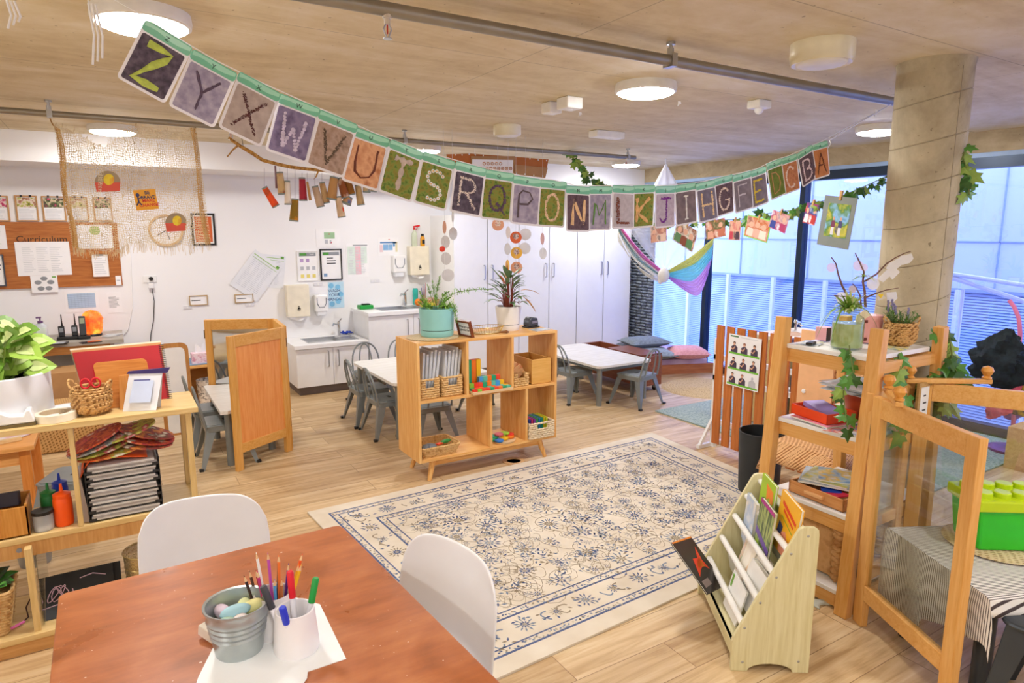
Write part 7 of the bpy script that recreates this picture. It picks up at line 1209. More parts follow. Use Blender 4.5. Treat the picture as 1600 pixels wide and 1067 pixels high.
t=T('white_planter','large white cylinder planter with variegated green leaves on the art shelf','potted plant',(-.46,3.52,TP)); MB().lathe([(.19,0),(.198,.01),(.198,.19),(.192,.195),(.186,.19),(.186,.14)],n=48).o('planter',mat('#ececef',.35,var=.015),t,local=True,smooth=True); MB().lathe([(0,.16),(.187,.16)],n=24).o('soil',mat('#4a3a2a',.9),t,local=True); MB().lathe([(0,-.0),(.0,0)],n=4).M
rd=random.Random(77); f=MB(); st=MB()
def vleaf(p,d,s_,mi,up): 
    p=V(p);d=V(d).normalized();u=V(up);sd=d.cross(u).normalized();nn=sd.cross(d).normalized(); O_=[(0,0),(-.30,-.12),(-.46,.12),(-.42,.45),(-.2,.78),(0,1),(.2,.78),(.42,.45),(.46,.12),(.30,-.12)]
    vs=[p+sd*x*s_+d*y*s_+nn*(abs(x)*.22*s_-.18*y*y*s_) for x,y in O_]+[p+d*.4*s_]; f.add(vs,[(i,(i+1)%10,10) for i in range(10)],mi); vs=[p+sd*x*s_*.5+d*(y*.6+.1)*s_+nn*(abs(x)*.11*s_-.06*y*y*s_+.003) for x,y in O_]+[p+d*.35*s_+nn*.002]; f.add(vs,[(i,(i+1)%10,10) for i in range(10)],2)
for k in range(56):
    an=rd.uniform(0,2*PI); r_=rd.uniform(.02,.19); z=.18+rd.uniform(0,.15)+(.09 if k%4==0 else 0); p=V((r_*math.cos(an),r_*math.sin(an),z)); st.tube([(p.x*.4,p.y*.4,.16),p],.003,4); vleaf(p,(math.cos(an),math.sin(an),rd.uniform(-.5,.5)),rd.uniform(.08,.12),k%2,(-.35+rd.uniform(-.3,.3),-.8,rd.uniform(.3,1.0)))
for p,s_,d in (((-.04,-.03,.36),.15,(.2,-.1,1)),((.06,-.04,.25),.13,(1,-.1,.2)),((.02,0,.28),.12,(.8,0,.6)),((.13,-.06,.22),.10,(1,-.2,.0)),((-.10,-.05,.42),.22,(.6,-.1,.9)),((.0,-.1,.22),.11,(.3,-.6,-.5))): st.tube([(0,0,.16),p],.003,4); vleaf(p,d,s_,rd.randint(0,1),(-.35,-.85,.4))
f.o('leaves',[mat('#6f9a34',.4,var=.1),mat('#a8cc58',.4,var=.1),mat('#d4e49a',.4,var=.08)],t,local=True); st.o('stems',mat('#8aa84a',.5),t,local=True)
p=onT(20,660); t=T('tape_dispenser','white desk tape dispenser at the front edge of the art shelf','tape dispenser',(p.x-.02,AY0+.06,TP)); f=MB(); f.prism([(x*1.1,-.035,z) for x,z in ((-.13,.012),(.095,.012),(.095,.03),(.085,.07),(.07,.066),(.06,.045),(.02,.05),(-.02,.075),(-.06,.082),(-.10,.07),(-.13,.04))],(0,.07,0)); f.o('body',mat('#ececec',.3),t,local=True,bevel=.006,smooth=True); MB().prism([(x*1.1,-.037,z) for x,z in ((-.13,0),(.097,0),(.097,.012),(-.13,.012))],(0,.074,0)).o('base',mat('#6a5a34',.5),t,local=True)
p=onT(88,652); t=T('masking_tape','roll of cream masking tape lying flat on the art shelf','tape roll',(p.x,AY0+.085,TP)); MB().lathe([(.058,0),(.078,0),(.078,.032),(.058,.032),(.058,0)],n=36,sx=1).o('tape_roll',mat('#efe6d0',.5,var=.02),t,local=True,smooth=True); MB().lathe([(.054,0),(.0585,0),(.0585,.032),(.054,.032),(.054,0)],n=36).o('core',mat('#c8b090',.7),t,local=True)
p=onT(105,625); o=MB(M=MX.Translation((p.x,AY1-.11,TP+.001))@MX.Rotation(.2,4,'Z')).grid(lambda u,v:(-.08+.18*u,-.06+.13*v,.012*math.sin(u*3)),6,6).o('folded_paper',PAPER,solid=.004,smooth=True); tag(o,'folded white papers on the art shelf behind the tape roll','paper')
tag(MB().box(-.42,-.24,AY0+.09,AY0+.2,TP,TP+.012).o('white_tray',WHT,bevel=.003),'white flat tray between the tape dispenser and the planter','tray')
c=onT(146,640); t=handled_basket('scissor_basket','seagrass handled basket with red scissors on the art shelf',(c.x,AY0+.115,TP),.077,.115)
for k,dx in enumerate((-.018,.022)):
    q=V((c.x+dx,AY0+.12,TP+.115)); s=T('scissors',('red handled scissors in the basket, pair nearer the planter','red handled scissors in the basket, pair nearer the chopping board')[k],'scissors',q,0,'red scissors in the basket'); MB().tube([(.017*math.cos(a),0,.02+.021*math.sin(a)) for a in [2*PI*i/16 for i in range(16)]],.0045,6,closed=True).o('handle',mat('#e02a34',.35),s,local=True,smooth=True); MB().bar((0,0,.0),(0,0,-.08),.01,.003).o('blade',STEEL,s,local=True)
# easel board, small board, red folder, pouch
def leanbox(nm,lab,cat,x0,x1,y,z,h_,th_,lean,m,r=.02,skew=0,part='board'):
    M=MX.Translation(((x0+x1)/2,y,z))@MX.Rotation(R(lean),4,'X'); t=T(nm,lab,cat,M=M); w_=x1-x0; MB().prism([(a+skew*b_/h_,0,b_) for a,b_,_ in rrect(-w_/2,w_/2,0,h_,r)],(0,th_,0)).o(part,m,t,local=True,bevel=.001); return t,M
x0=ay(152,600,3.45).x;x1=ay(240,600,3.45).x
leanbox('chopping_board','large bamboo board leaning on the red folder on the art shelf','board',x0+.01,x1,3.43,TP,.215,.012,-9,wood('#b96e28','#d68e44','x',.4),skew=-.02)
leanbox('small_board','narrow bamboo block standing before the large bamboo board','board',ay(183,600,3.4).x,ay(209,600,3.4).x,3.385,TP,.155,.02,-4,wood('#c8803a','#dc9a54','z',.4),r=.003,skew=.01)
M=MX.Translation((-.02,3.50,TP))@MX.Rotation(R(-12),4,'X'); t=T('red_folder','very large red folder with a ring spine leaning at the back of the art shelf','folder',M=M); z1=.262
MB().prism([(-.12,0,.0),(.215,0,.0),(.20,0,z1),(-.155,0,z1-.004)],(0,.006,0)).o('red_cover',mat('#b0101e',.35,var=.05),t,local=True); MB().prism([(-.12,.007,.0),(.218,.007,.0),(.203,.007,z1+.012),(-.16,.007,z1+.006)],(0,.006,0)).o('brown_backing',mat('#c8905a',.6),t,local=True); MB().prism([(-.12,.014,.0),(.218,.014,.0),(.203,.014,z1+.02),(-.165,.014,z1+.014)],(0,.004,0)).o('pages',mat('#e8dcc4',.7),t,local=True)
f=MB()
for i in range(30): u=i/29; x=.217+(.202-.217)*u; z=z1*u; f.tube([(x+.012*math.cos(q),.004+.010*math.sin(q),z) for q in [2*PI*j/8 for j in range(8)]],.0012,4,closed=True)
f.o('ring_spine',BLK,t,local=True)
f=MB(M=MX.Translation((ay(222,640,3.36).x,3.345,TP))@MX.Rotation(R(-22),4,'Z')); f.grid(lambda u,v:(-.075+.15*u+.02*v,-.028*(1-v)*math.sin(PI*u)*0-.03*(1-v),.165*v),8,8); f.grid(lambda u,v:(-.075+.15*u+.02*v,.03*(1-v),.165*v),8,8)
t=T('paper_pouch','white standing pouch with a blue printed label on the art shelf corner','pouch',(ay(222,640,3.36).x,3.345,TP),R(-22)); g=MB(); g.grid(lambda u,v:(-.07+.14*u+.03*v,-.03*(1-v),.165*v),8,8); g.grid(lambda u,v:(-.07+.14*u+.03*v,.03*(1-v),.165*v),8,8); g.o('pouch_walls',mat('#e6e8ee',.35),t,local=True,smooth=True); MB().prism([(-.04,-.034,.04),(.05,-.034,.04),(.065,-.012,.135),(-.02,-.012,.135)],(0,-.001,0)).o('label_print',mat('#c8d4ee',.5),t,local=True); MB().prism([(-.022,-.013,.118),(.045,-.013,.118),(.05,-.010,.14),(-.018,-.010,.14)],(0,-.002,0)).o('blue_band',mat('#3a3c8a',.5),t,local=True); MB().prism([(-.05,-.004,.165),(.12,-.004,.165),(.135,-.004,.19),(-.04,-.004,.178)],(0,.008,0)).o('purple_top',mat('#3a2c6a',.5),t,local=True)
# middle level
ML=.481
t=T('paper_trays','stack of black letter trays full of paper on the art shelf','letter trays',(-.03,3.44,ML)); ox0,ox1=-.17,.12; 
for k in range(7):
    z=.004+k*.036; f=MB(); f.box(ox0+.03,ox1+.03,-.15,.15,z,z+.003); f.box(ox0+.03,ox0+.034,-.15,.15,z,z+.034); f.box(ox1+.026,ox1+.03,-.15,.15,z,z+.034); f.box(ox0+.03,ox0+.06,-.153,-.15,z,z+.012); f.box(ox1+.0,ox1+.03,-.153,-.15,z,z+.012); f.o('tray',mat('#26282c',.35),t,local=True)
    rd=random.Random(k); f=MB(); 
    for j in range(3): f.box(ox0+.038+rd.uniform(0,.012),ox1+.02-rd.uniform(0,.012),-.156+rd.uniform(0,.008),.13,z+.004+j*.009,z+.012+j*.009,j%2)
    f.o('paper_stack',[mat('#c8c4c0',.7,var=.15,scale=30),mat('#a09a98',.7,var=.15,scale=30)],t,local=True)
tag(MB().prism([(-.19,3.31,ML),(-.165,3.31,ML),(-.185,3.31,ML+.2),(-.196,3.31,ML+.2)],(0,.25,0)).o('cream_book',mat('#d8c8c4',.6)),'cream book standing between the divider post and the black trays','book')
tag(MB().grid(lambda u,v:(-.185+.26*u,3.30+.28*v,ML+.263+.012*math.sin(u*4)+.004-(.06*max(0,.12-u)/.12)),14,8).o('orange_paper',mat('#f0601c',.6,var=.12,scale=20),smooth=True,solid=.002),'orange paper draped over the black trays','paper')
rd=random.Random(19); LC=[['#d04a40','#e09a4a','#a83a40'],['#b4c84a','#d8d06a','#8a9a3c'],['#6a4a3a','#a8988a','#8a6a58'],['#c83a5a','#e87a4a','#a83040'],['#a8a8a0','#8a9aa0','#c8c8c0'],['#d8602a','#a84020','#e88a4a']]
for k,(cx,cy,zz,rx,tl,ci,l) in enumerate(((-.06,3.42,.288,.155,8,5,'orange leaf collage plate, lowest in the pile above the black trays'),(-.09,3.43,.305,.14,14,1,'green leaf collage plate above the orange one'),(-.11,3.42,.322,.13,20,4,'grey edged collage plate below the arch shaped one'),(-.12,3.42,.340,.12,24,3,'arched red and green leaf collage plate at the divider post'),(.07,3.40,.296,.12,-10,0,'dark red round collage plate at the end post, lowest of three'),(.08,3.41,.318,.12,-14,3,'crimson round collage plate in the middle of three at the end post'),(.08,3.41,.342,.12,-18,0,'red round collage plate on top at the end post'),(.0,3.42,.352,.13,16,1,'lime green leaf collage sheet under clear film on the very top'))):
    f=MB(M=MX.Translation((cx,cy,ML+zz))@MX.Rotation(R(-tl),4,'Y')@MX.Rotation(R(rd.uniform(0,6)),4,'X')); f.lathe([(0,0),(rx,0),(rx,.008),(0,.008)],n=30,sy=.85); o=f.o('collage_plate',patches(LC[ci]+LC[(ci+2)%6][:1]+['#e8e0d0'],22,.6,detail=4)); tag(o,l,'collage','leaf collages piled above the black trays')
def squeeze(lab,p,c,h,r,filled=1):
    t=T('squeeze_bottle',lab,'bottle',p,0,'paint squeeze bottles'); MB().lathe([(r*.92,0),(r,.01),(r,h*.62),(r*.9,h*.68)],n=24).o('bottle',mat(c,.35,var=.04),t,local=True,smooth=True); MB().lathe([(r*.92,h*.66),(r*.94,h*.76),(r*.5,h*.80),(r*.22,h*.82),(r*.14,h*1.0),(0,h*1.0)],n=20).o('nozzle_cap',mat(c,.35,var=.08),t,local=True,smooth=True); return t
squeeze('orange paint squeeze bottle on the art shelf',(-.262,3.34,ML),'#f85a10',.185,.036); squeeze('green paint squeeze bottle behind the jar on the art shelf',(-.318,3.43,ML),'#2f8a4a',.17,.032); squeeze('blue paint squeeze bottle at the back of the art shelf',(-.28,3.53,ML),'#2a4ac8',.175,.032)
t=T('paint_jar','clear jar of white paste with a black lid on the art shelf','jar',(-.335,3.325,ML)); MB().lathe([(.036,0),(.038,.008),(.038,.075)],n=24).o('jar_wall',mat('#c8ccd0',.2,alpha=.55),t,local=True,smooth=True); MB().lathe([(0,.004),(.035,.004),(.036,.025),(0,.022)],n=20).o('paste',WHT,t,local=True,smooth=True); MB().lathe([(.040,.072),(.040,.086),(0,.088)],n=24).o('black_lid',BLK,t,local=True,smooth=True)
t=T('bamboo_caddy','bamboo caddy holding dark pouches on the art shelf at the picture edge','caddy',(-.50,3.36,ML)); f=MB(); a,b_=.12,.075; f.box(-a,a,-b_,-b_+.01,0,.13); f.box(-a,a,b_-.01,b_,0,.15); f.box(-a,-a+.01,-b_,b_,0,.14); f.box(a-.01,a,-b_,b_,0,.14); f.box(-a,a,-b_,b_,0,.008); f.o('caddy_walls',wood('#b8762c','#d09448','z',.4),t,local=True,bevel=.002)
tag(MB().obox((-.455,3.365,ML+.145),(.09,.06,.06),(R(-15),0,0)).o('dark_pouch',mat('#231c2c',.6),bevel=.004),'near black pouch sticking out of the bamboo caddy','pouch'); tag(MB().obox((-.56,3.365,ML+.15),(.05,.05,.06),(R(20),R(-20),0)).o('dark_pouch',mat('#2a2420',.6),bevel=.004),'dark brown pouch at the outer end of the bamboo caddy','pouch')
# lower level
t=T('corner_basket','tall rush basket with green leaves on the lowest board of the art shelf','basket',(-.62,3.32,.086)); f=MB()
for k in range(15): s_=.85+.2*k/14; z=.008+k*.013; f.tube([(a*s_+(.003 if (i+k)%2 else -.003),b_*s_,z) for i,(a,b_,c) in enumerate(rrect(-.15,.15,-.1,.1,.02,0,4))],.0075,5,closed=True)
f.o('weave',WVL if 0 else patches(['#b88a50','#e0bd84'],50,.8,bump=.5),t,local=True,smooth=True); f=MB(); rd=random.Random(5)
for k in range(16): an=rd.uniform(0,6.28); f.leaf((.08*math.cos(an),.06*math.sin(an),.16),(math.cos(an),math.sin(an),1.2),.16,.09,.4,mi=k%3)
f.o('green_leaves',[mat('#2f6a20',.6),mat('#4a9030',.6),mat('#26401c',.6)],t,local=True)
M=MX.Translation((-.235,3.27,.088))@MX.Rotation(R(-50),4,'X')@MX.Rotation(R(0),4,'Y'); 
for k,(dx,l,tw) in enumerate(((0,'chalkboard with pink looping chalk scribbles on the lowest board of the art shelf',.02),(.03,'second chalkboard behind the pink scribbled one, showing only its edges',-.05))):
    Mk=M@MX.Translation((dx,.018*k,.01*k)); t=T('chalkboard',l,'chalkboard',M=Mk); MB().box(-.13,.13,0,.006,0,.2).o('slate',mat('#26292c',.6,var=.12,scale=20),t,local=True)
    if k==0:
        f=MB(); rd=random.Random(8); P=[(-.10+.03*math.cos(q)+.008*q*.3,-.002,.11+.035*math.sin(q*1.3)) for q in [i*.5 for i in range(40)]]; f.tube(P,.002,4); f.tube([(-.14,-.002,.05),(-.08,-.002,.06),(-.04,-.002,.09)],.002,4); f.tube([(.0,-.002,.16),(.05,-.002,.17),(.10,-.002,.15)],.002,4); f.o('chalk_scribble',mat('#d8b8cc',.9),t,local=True)
t=T('threading_cord','dark cord with a pink and purple wand on the lowest board','cord',(-.46,3.28,.087)); MB().tube([(0,0,.004),(.03,.05,.008),(.02,.10,.03),(.05,.13,.08)],.003,5).o('cord',mat('#4a2a20',.6),t,local=True); MB().tube([(-.04,-.03,.008),(.02,.01,.012)],.006,6).o('pink_wand',mat('#e070b0',.5),t,local=True); MB().tube([(-.10,-.05,.006),(-.06,-.02,.008),(-.05,.0,.03),(-.08,-.01,.05)],.006,6).o('purple_wand',mat('#5a3ac0',.5),t,local=True)
# little orange table, bucket, behind the art shelf
t=T('small_pine_table','small orange pine table seen through the art shelf','table',(-.85,4.9,0)); MB().box(-1.2,-.47,4.66,5.3,.47,.50).o('table_top',wood('#d8924a','#eaac68','x'),t,bevel=.004); MB().box(-1.15,-.53,4.70,4.72,.38,.47).o('apron',wood('#d8924a','#eaac68','x'),t)
for x in (-1.17,-.55):
    for y in (4.69,5.22): MB().box(x,x+.055,y,y+.055,0,.47).o('leg',wood('#d07a30','#e4964c','z'),t)
p=az(10,682,.505); tag(MB().lathe([(0,0),(.13,0),(.135,.004),(0,.006)],(p.x,p.y+.05,.501),30).o('painted_tray',patches(['#f0ecea','#e8d8dc','#d8909c'],10,.3),smooth=True),'oval white tray with pink marks on the small orange table','tray')
tag(MB().obox((p.x-.02,4.78,.512),(.22,.03,.02),(0,0,.35)).o('wood_strip',wood('#d8b47c','#e8ca98','x')),'pale wooden strip on the small orange table','wood strip')
t=T('metal_bucket','dull metal bucket standing behind the art shelf','bucket',(-.47,4.12,0)); MB().lathe([(.07,0),(.10,.24),(.103,.245),(.097,.24),(.07,.01),(0,.01)],n=26).o('bucket_wall',mat('#9a9ea2',.35,.7),t,local=True,smooth=True)
# wire bin between art shelf and table
t=T('mesh_bin','brass coloured mesh waste bin behind the white chair','bin',(.04,3.30,0)); 
def mesh_m():
    m,nt,b=_new('punched brass'); v=_coord(nt); mp=nt.nodes.new('ShaderNodeTexVoronoi'); mp.inputs['Scale'].default_value=170; nt.links.new(v,mp.inputs['Vector']); g=nt.nodes.new('ShaderNodeMath'); g.operation='GREATER_THAN'; g.inputs[1].default_value=.38; nt.links.new(mp.outputs['Distance'],g.inputs[0]); nt.links.new(g.outputs[0],b.inputs['Alpha']); b.inputs['Base Color'].default_value=hx('#b8a478'); b.inputs['Metallic'].default_value=.8; b.inputs['Roughness'].default_value=.35; return m
MB().lathe([(.082,.0),(.10,.30)],n=36).o('punched_wall',mesh_m(),t,local=True,smooth=True); f=MB()
for z,r_ in ((.0,.082),(.298,.1)): f.tube([(r_*math.cos(q),r_*math.sin(q),z+.003) for q in [2*PI*i/32 for i in range(32)]],.004,6,closed=True)
for k in range(9): f.tube([((.085+.0016*k)*math.cos(q),(.085+.0016*k)*math.sin(q),.03+k*.026) for q in [2*PI*i/32 for i in range(32)]],.0018,4,closed=True)
f.o('rim',mat('#a08a54',.35,.8),t,local=True,smooth=True)
# ================================================================ FOREGROUND TABLE + WHITE CHAIRS
TH=.74; t=T('craft_table','reddish brown wooden craft table in the foreground with paint flecks','table',(.2,1.5,0)); poly=[(-.19,.80),(.70,.80),(.614,2.12),(.607,2.145),(.585,2.152),(-.185,2.125),(-.20,2.11)]
def tabletop():
    m,nt,b=_new('stained table'); v=_coord(nt,(1,1,1)); n=_noise(nt,v,3.2,6,.6,.8); v2=_coord(nt,(2,9,2)); n2=_noise(nt,v2,3,5,.6); mx=nt.nodes.new('ShaderNodeMix'); mx.inputs[0].default_value=.4; nt.links.new(n,mx.inputs[2]); nt.links.new(n2,mx.inputs[3]); c=_ramp(nt,mx.outputs[0],[(.33,'#8c4a20'),(.5,'#ae602c'),(.68,'#c47a42')]); n3=_noise(nt,_coord(nt),90,2); sp=_ramp(nt,n3,[(.755,(0,0,0,1)),(.77,(1,1,1,1))]); ml=nt.nodes.new('ShaderNodeMix'); ml.data_type='RGBA'; nt.links.new(sp,ml.inputs[0]); nt.links.new(c,ml.inputs[6]); ml.inputs[7].default_value=hx('#e0c8b8'); nt.links.new(ml.outputs[2],b.inputs['Base Color'])
    r_=_ramp(nt,n,[(.3,(.22,.22,.22,1)),(.7,(.5,.5,.5,1))]); nt.links.new(r_,b.inputs['Roughness']); b.inputs['Specular IOR Level'].default_value=.6; b.inputs['Coat Weight'].default_value=.5; b.inputs['Coat Roughness'].default_value=.3; _bump(nt,b,n2,.04); return m
MB().prism([(x,y,TH-.03) for x,y in poly],(0,0,.03)).o('table_top',tabletop(),t,bevel=.003); ST2=wood('#8a4420','#a85a30','x')
f=MB(); f.box(-.13,.56,2.04,2.06,TH-.10,TH-.031); f.box(-.13,.56,.9,.92,TH-.10,TH-.031); f.box(-.13,-.11,.9,2.06,TH-.10,TH-.031); f.box(.54,.56,.9,2.06,TH-.10,TH-.031); f.o('apron',ST2,t)
for x in (-.15,.53):
    for y in (.88,2.02): MB().box(x,x+.05,y,y+.05,0,TH-.031).o('leg',ST2,t)
def shell(u,v):   # v 0..1 from seat front to the top of the back, u across
    s_=2*u-1
    P=[(.20,.435),(.12,.445),(.02,.44),(-.08,.445),(-.15,.475),(-.19,.54),(-.205,.62),(-.215,.70),(-.225,.76),(-.235,.815)]; W=[.175,.20,.215,.22,.222,.22,.214,.212,.207,.188]
    k=v*(len(P)-1); i=min(int(k),len(P)-2); q=k-i; q2=q; y=P[i][0]*(1-q)+P[i+1][0]*q; z=P[i][1]*(1-q)+P[i+1][1]*q; w_=W[i]*(1-q2)+W[i+1]*q2
    seatf=max(0,1-v*2.2); up=.04*s_*s_*min(1,v*2)*(1-v)*1.5+.035*abs(s_)**3*seatf
    y+= (.055*s_*s_ if v>.45 else .03*s_*s_*v*2)
    z+= up if v<.5 else -.05*abs(s_)**6*v*v+.012*s_*v
    return (s_*w_,y,z)
def white_chair(lab,loc,rz):
    t=T('shell_chair',lab,'chair',loc,rz,'white shell chairs at the brown table'); MB().grid(shell,20,36).o('shell_seat',mat('#eeeff2',.3,var=.015),t,local=True,smooth=True,solid=.008,sub=1)
    for a in (-1,1):
        for b_ in (-1,1): MB().tube([(a*.12,b_*.10+.02,.425),(a*.20,b_*.19+.02,0)],[.017,.011],10).o('leg',wood('#c89858','#dcb478','z'),t,local=True,smooth=True)
    f=MB(); f.tube([(-.12,-.1,.40),(.12,.12,.40)],.005,6); f.tube([(.12,-.1,.40),(-.12,.12,.40)],.005,6); f.tube([(-.15,-.13,.2),(.15,.17,.2)],.004,6); f.tube([(.15,-.13,.2),(-.15,.17,.2)],.004,6); f.o('cross_wires',BLK,t,local=True); return t
t=white_chair('white shell chair with pen scribbles at the far side of the brown table',(.21,2.25,0),R(180)); f=MB()
for pts in ([(-.02,.70),(-.01,.72),(.005,.69),(-.015,.695)],[(.05,.66),(.055,.69),(.045,.65)],[(-.12,.71),(-.125,.68)],[(-.03,.70),(-.08,.66),(-.1,.60)]): f.tube([(x,-.213+.055*(x/.2)**2-.028,z) for x,z in pts],.0011,4)
f.o('pen_scribble',mat('#9a8aa8',.8),t,local=True)
white_chair('white shell chair at the side of the brown table next to the rug',(.615,1.60,0),R(106)); white_chair('white shell chair only just in view at the lower picture corner',(-.13,1.46,0),R(-95))
# things on the table
def pz(x,y): return az(x,y,TH)
def papersheet(lab,pts,z): 
    P=[az(x,y,TH) for x,y in pts]; o=MB().prism([V((p.x,p.y,TH+z)) for p in P],(0,0,.0015)).o('white_paper',mat('#f2f4f4',.6,var=.01)); tag(o,lab,'paper','white papers under the buckets')
papersheet('white paper under the pencil cups, corner pointing to the rug',[(430,925),(500,945),(541,1030),(440,1064),(370,1010)],.0005); papersheet('white paper under the metal bucket reaching the lower picture edge',[(340,1000),(350,985),(430,1010),(482,1040),(480,1061),(440,1120),(290,1120),(310,1060)],.0022)
tag(MB().obox(pz(338,1000)+V((0,0,.016)),(.035,.09,.028),(R(10),0,R(30))).o('chalk_duster',mat('#e4dccc',.7),bevel=.002),'cream wooden wedge block beside the metal bucket','block')
c=pz(380,1032); c=V((c.x,c.y+.045,TH+.004)); t=T('metal_bucket','small galvanised bucket of chunky chalk on the brown table','bucket',c); rb,rt,hb=.053,.0725,.124
pr=[(rb,0),(rb+.002,.004)]; 
for k in range(4): z=.05+k*.014; r_=rb+(rt-rb)*z/hb; pr+=[(r_,z-.006),(r_+.003,z),(r_,z+.006)]
pr+=[(rt-.002,hb-.006),(rt+.003,hb-.003),(rt+.003,hb+.002),(rt-.003,hb),(rt-.008,hb-.02),(rb,.01),(0,.008)]
MB().lathe(pr,n=44).o('bucket_wall',mat('#b4bcbc',.32,.75,var=.12,scale=9),t,local=True,smooth=True)
for k,(dx,dy,z,cl,l,rz_,L) in enumerate(((-.005,-.012,.10,'#a8d0dc','pale blue',.1,.036),(.04,.01,.09,'#e8e4a0','pale yellow',.3,.028),(-.03,-.03,.085,'#bcd8c4','mint',.2,.024),(.0,-.035,.085,'#e4d8d4','pinkish white',.8,.024),(.02,.03,.085,'#d8e0a8','lime tinted',1.2,.03),(-.03,.03,.085,'#d8c8d8','lilac',1.9,.03))): tag(MB().ball((c.x+dx*.95,c.y+dy*.95,TH+z+.012),(L,.017,.016),rot=(0,0,rz_),n=16).o('chalk_stick',mat(cl,.9,var=.04),smooth=True),f'{l} chunky chalk in the metal bucket','chalk','chunky chalks in the bucket')
tag(MB().lathe([(0,.075),(.062,.075),(.064,.079),(0,.081)],(c.x,c.y,TH+.0),20).o('chalk_dust',mat('#c8c8b8',.9)),'layer of chalk pieces filling the lower part of the metal bucket','chalk')
def cup(lab,c,r,h):
    t=T('pen_cup',lab,'cup',c,0,'white pen cups'); MB().lathe([(r*1.02,0),(r*1.04,.005),(r*.97,h*.5),(r*.9,h*.93),(r*.88,h*.985),(r*.84,h),(r*.8,h*.985),(r*.8,.01),(0,.008)],n=36).o('cup_wall',mat('#f0ecec',.4,var=.015),t,local=True,smooth=True); return t
c1=pz(468,1030); c1=V((c1.x+.005,c1.y+.045,TH+.003)); c2=V((c1.x-.03,c1.y+.10,TH+.0025)); cup('white cup of felt tip pens, the nearer one on the paper',c1,.052,.105); cup('white cup of colour pencils behind the felt tip cup',c2,.052,.108)
def marker(lab,base,d,L,cap,capfirst=True):
    L-=.028
    t=T('felt_pen',lab,'pen',base,0,'felt tip pens in the nearer cup'); d=V(d).normalized(); b_=V(base); MB().tube([b_,b_+d*L*.62],.0072,12).o('barrel',mat('#eceaf0',.4),t,smooth=True); MB().tube([b_+d*L*.60,b_+d*L*.98,b_+d*L],[.0085,.0085,.006],12).o('cap',mat(cap,.35),t,smooth=True)
for l,dx,dy,d,L,cp_ in (('felt tip pen with a green cap',.02,.0,(.22,-.02,1),.185,'#1a9a40'),('felt tip pen with a red cap',.005,.02,(-.03,.05,1),.20,'#e0182a'),('felt tip pen with a black cap',-.022,.015,(-.28,.1,1),.185,'#3a3a40'),('felt tip pen with a blue end pointing to the viewer',-.012,-.012,(-.20,-.30,1),.165,'#2438d0')): marker(l+' in the nearer cup',(c1.x+dx,c1.y+dy,TH+.02),d,L,cp_)
PC=[('white','#f0ece8',-.012,.0,(-.10,0,1),.235),('pink purple','#c050b0',.0,.0,(-.03,0,1),.225),('orange','#f07830',.012,.0,(.04,0,1),.212),('dark brown','#3a2420',-.03,.0,(-.22,0,1),.185),('brown','#5a3a2c',-.025,.01,(-.15,.1,1),.18),('crimson','#c0202c',-.015,.01,(-.12,.05,1),.18),('magenta','#c8307a',-.018,-.01,(-.1,0,1),.19),('purple','#5a2a8a',.02,.0,(.14,0,1),.185),('red orange','#f05a20',.02,.01,(.35,0,1),.205),('yellow','#f0b818',.018,-.01,(.33,-.05,1),.19),('golden','#e0a010',.025,.0,(.28,0,1),.18),('sky blue','#5aa0d8',.0,-.02,(.0,-.1,1),.17),('tan','#b86a34',.01,-.02,(.05,-.1,1),.165),('near black','#2a2024',.01,.02,(.1,.1,1),.19)]
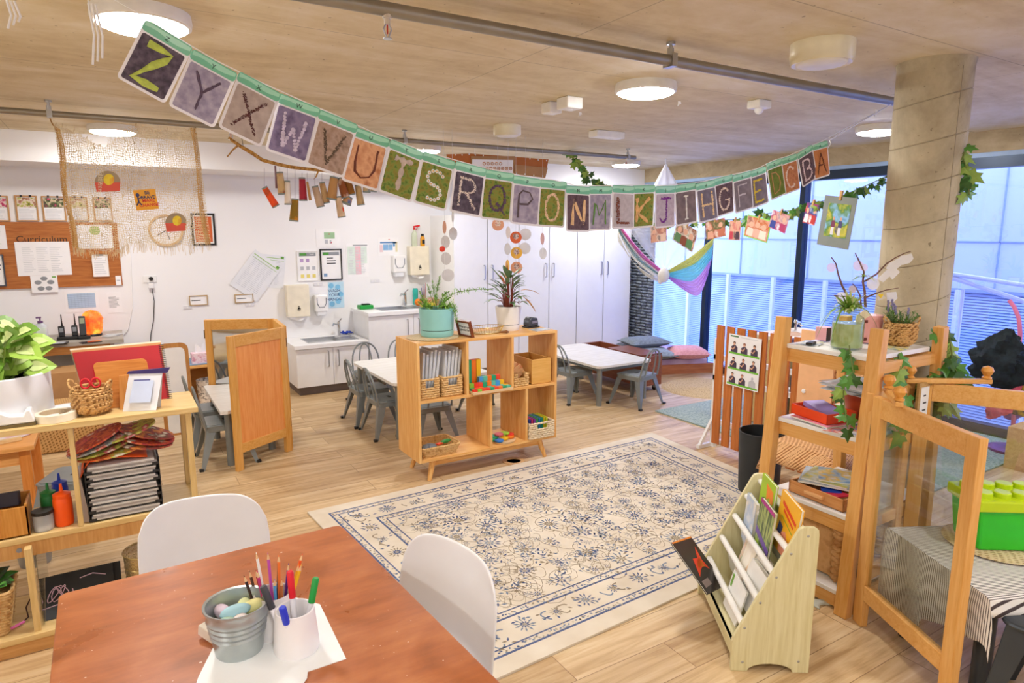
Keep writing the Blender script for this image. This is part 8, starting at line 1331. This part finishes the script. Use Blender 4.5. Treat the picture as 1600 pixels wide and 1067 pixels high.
for l,cl,dx,dy,d,L in PC:
    b_=V((c2.x+dx,c2.y+dy,TH+.015)); L-=.022; d=V(d).normalized(); t=T('colour_pencil',f'{l} colour pencil in the cup behind the felt tip pens','pencil',b_,0,'colour pencils in the far cup'); MB().tube([b_,b_+d*(L-.018)],.0038,6).o('shaft',mat(cl,.4),t); MB().tube([b_+d*(L-.018),b_+d*(L-.005)],[.0038,.0012],6).o('wood_tip',mat('#e0b888',.6),t); MB().tube([b_+d*(L-.005),b_+d*L],[.0012,.0003],6).o('lead',mat(cl,.5),t)

# ================================================================ deeper parts (part > sub-part)
RULES={'seat_slot':'seat','inner_hoop':'hoop','header_letter':'green_header','photo_letter':'photo_ground','people':'print','photo':'sheet','clip':'sheet','lead':'wood_tip','keypad':'body','stud':'lime_lid','knob':'panel','blue_band':'label_print','leaf_mark':'roll','screws':'side_panel','piping':'cushion','ring_spine':'red_cover','wires':'wires','lens':'case','bulb':'case','grille':'housing','cap':'barrel','castor':'box','level_window':'case','hinge':'post','white_studs':'orange_strip','ring_mark':'white_card','metal_insert':'lever','black_side':'pink_side','name':'name','white_title':'cover','flame':'cover','orange_flame':'cover','red_title':'cover','red_subtitle':'cover','purple_band':'cover','lime_title':'cover','magenta_edge':'cover','green_line':'cover','child_figure':'cover','yellow_title':'cover','soil':'pot','groove':'saucer_base','leaf_stalks':'vine','slate_mark':'slate','chalk_scribble':'slate','purple_top':'pouch_walls','catch':'body','rim':'roll','pen_scribble':'shell_seat','nozzle_cap':'bottle','black_lid':'jar_wall','green_bar':'sheet','signing_people':'sheet','petal':'petal'}
ALL=[o for o in COL.objects if 'category' in o.keys()]
base=lambda n:n.split('.')[0]
for t in ALL:
    ch_=list(t.children); byn={}
    for c in ch_: byn.setdefault(base(c.name),[]).append(c)
    for c in ch_:
        n=base(c.name); tgt=None
        if n=='handle' and 'door' in byn:
            cx=sum(v.co.x for v in c.data.vertices)/len(c.data.vertices); tgt=min(byn['door'],key=lambda d:abs(sum(v.co.x for v in d.data.vertices)/len(d.data.vertices)-cx))
        elif n=='lettering': tgt=next((byn[k][0] for k in ('card','board','sheet','bubbles') if k in byn),None)
        elif n in RULES and RULES[n] in byn and RULES[n]!=n: tgt=byn[RULES[n]][0]
        if n in ('lead',) and 'shaft' in byn: tgt=byn['shaft'][0]
        if tgt is not None and tgt is not c and tgt.parent is t and not c.children:
            B=tgt.matrix_basis.inverted()@c.matrix_basis; c.parent=tgt; c.matrix_basis=B
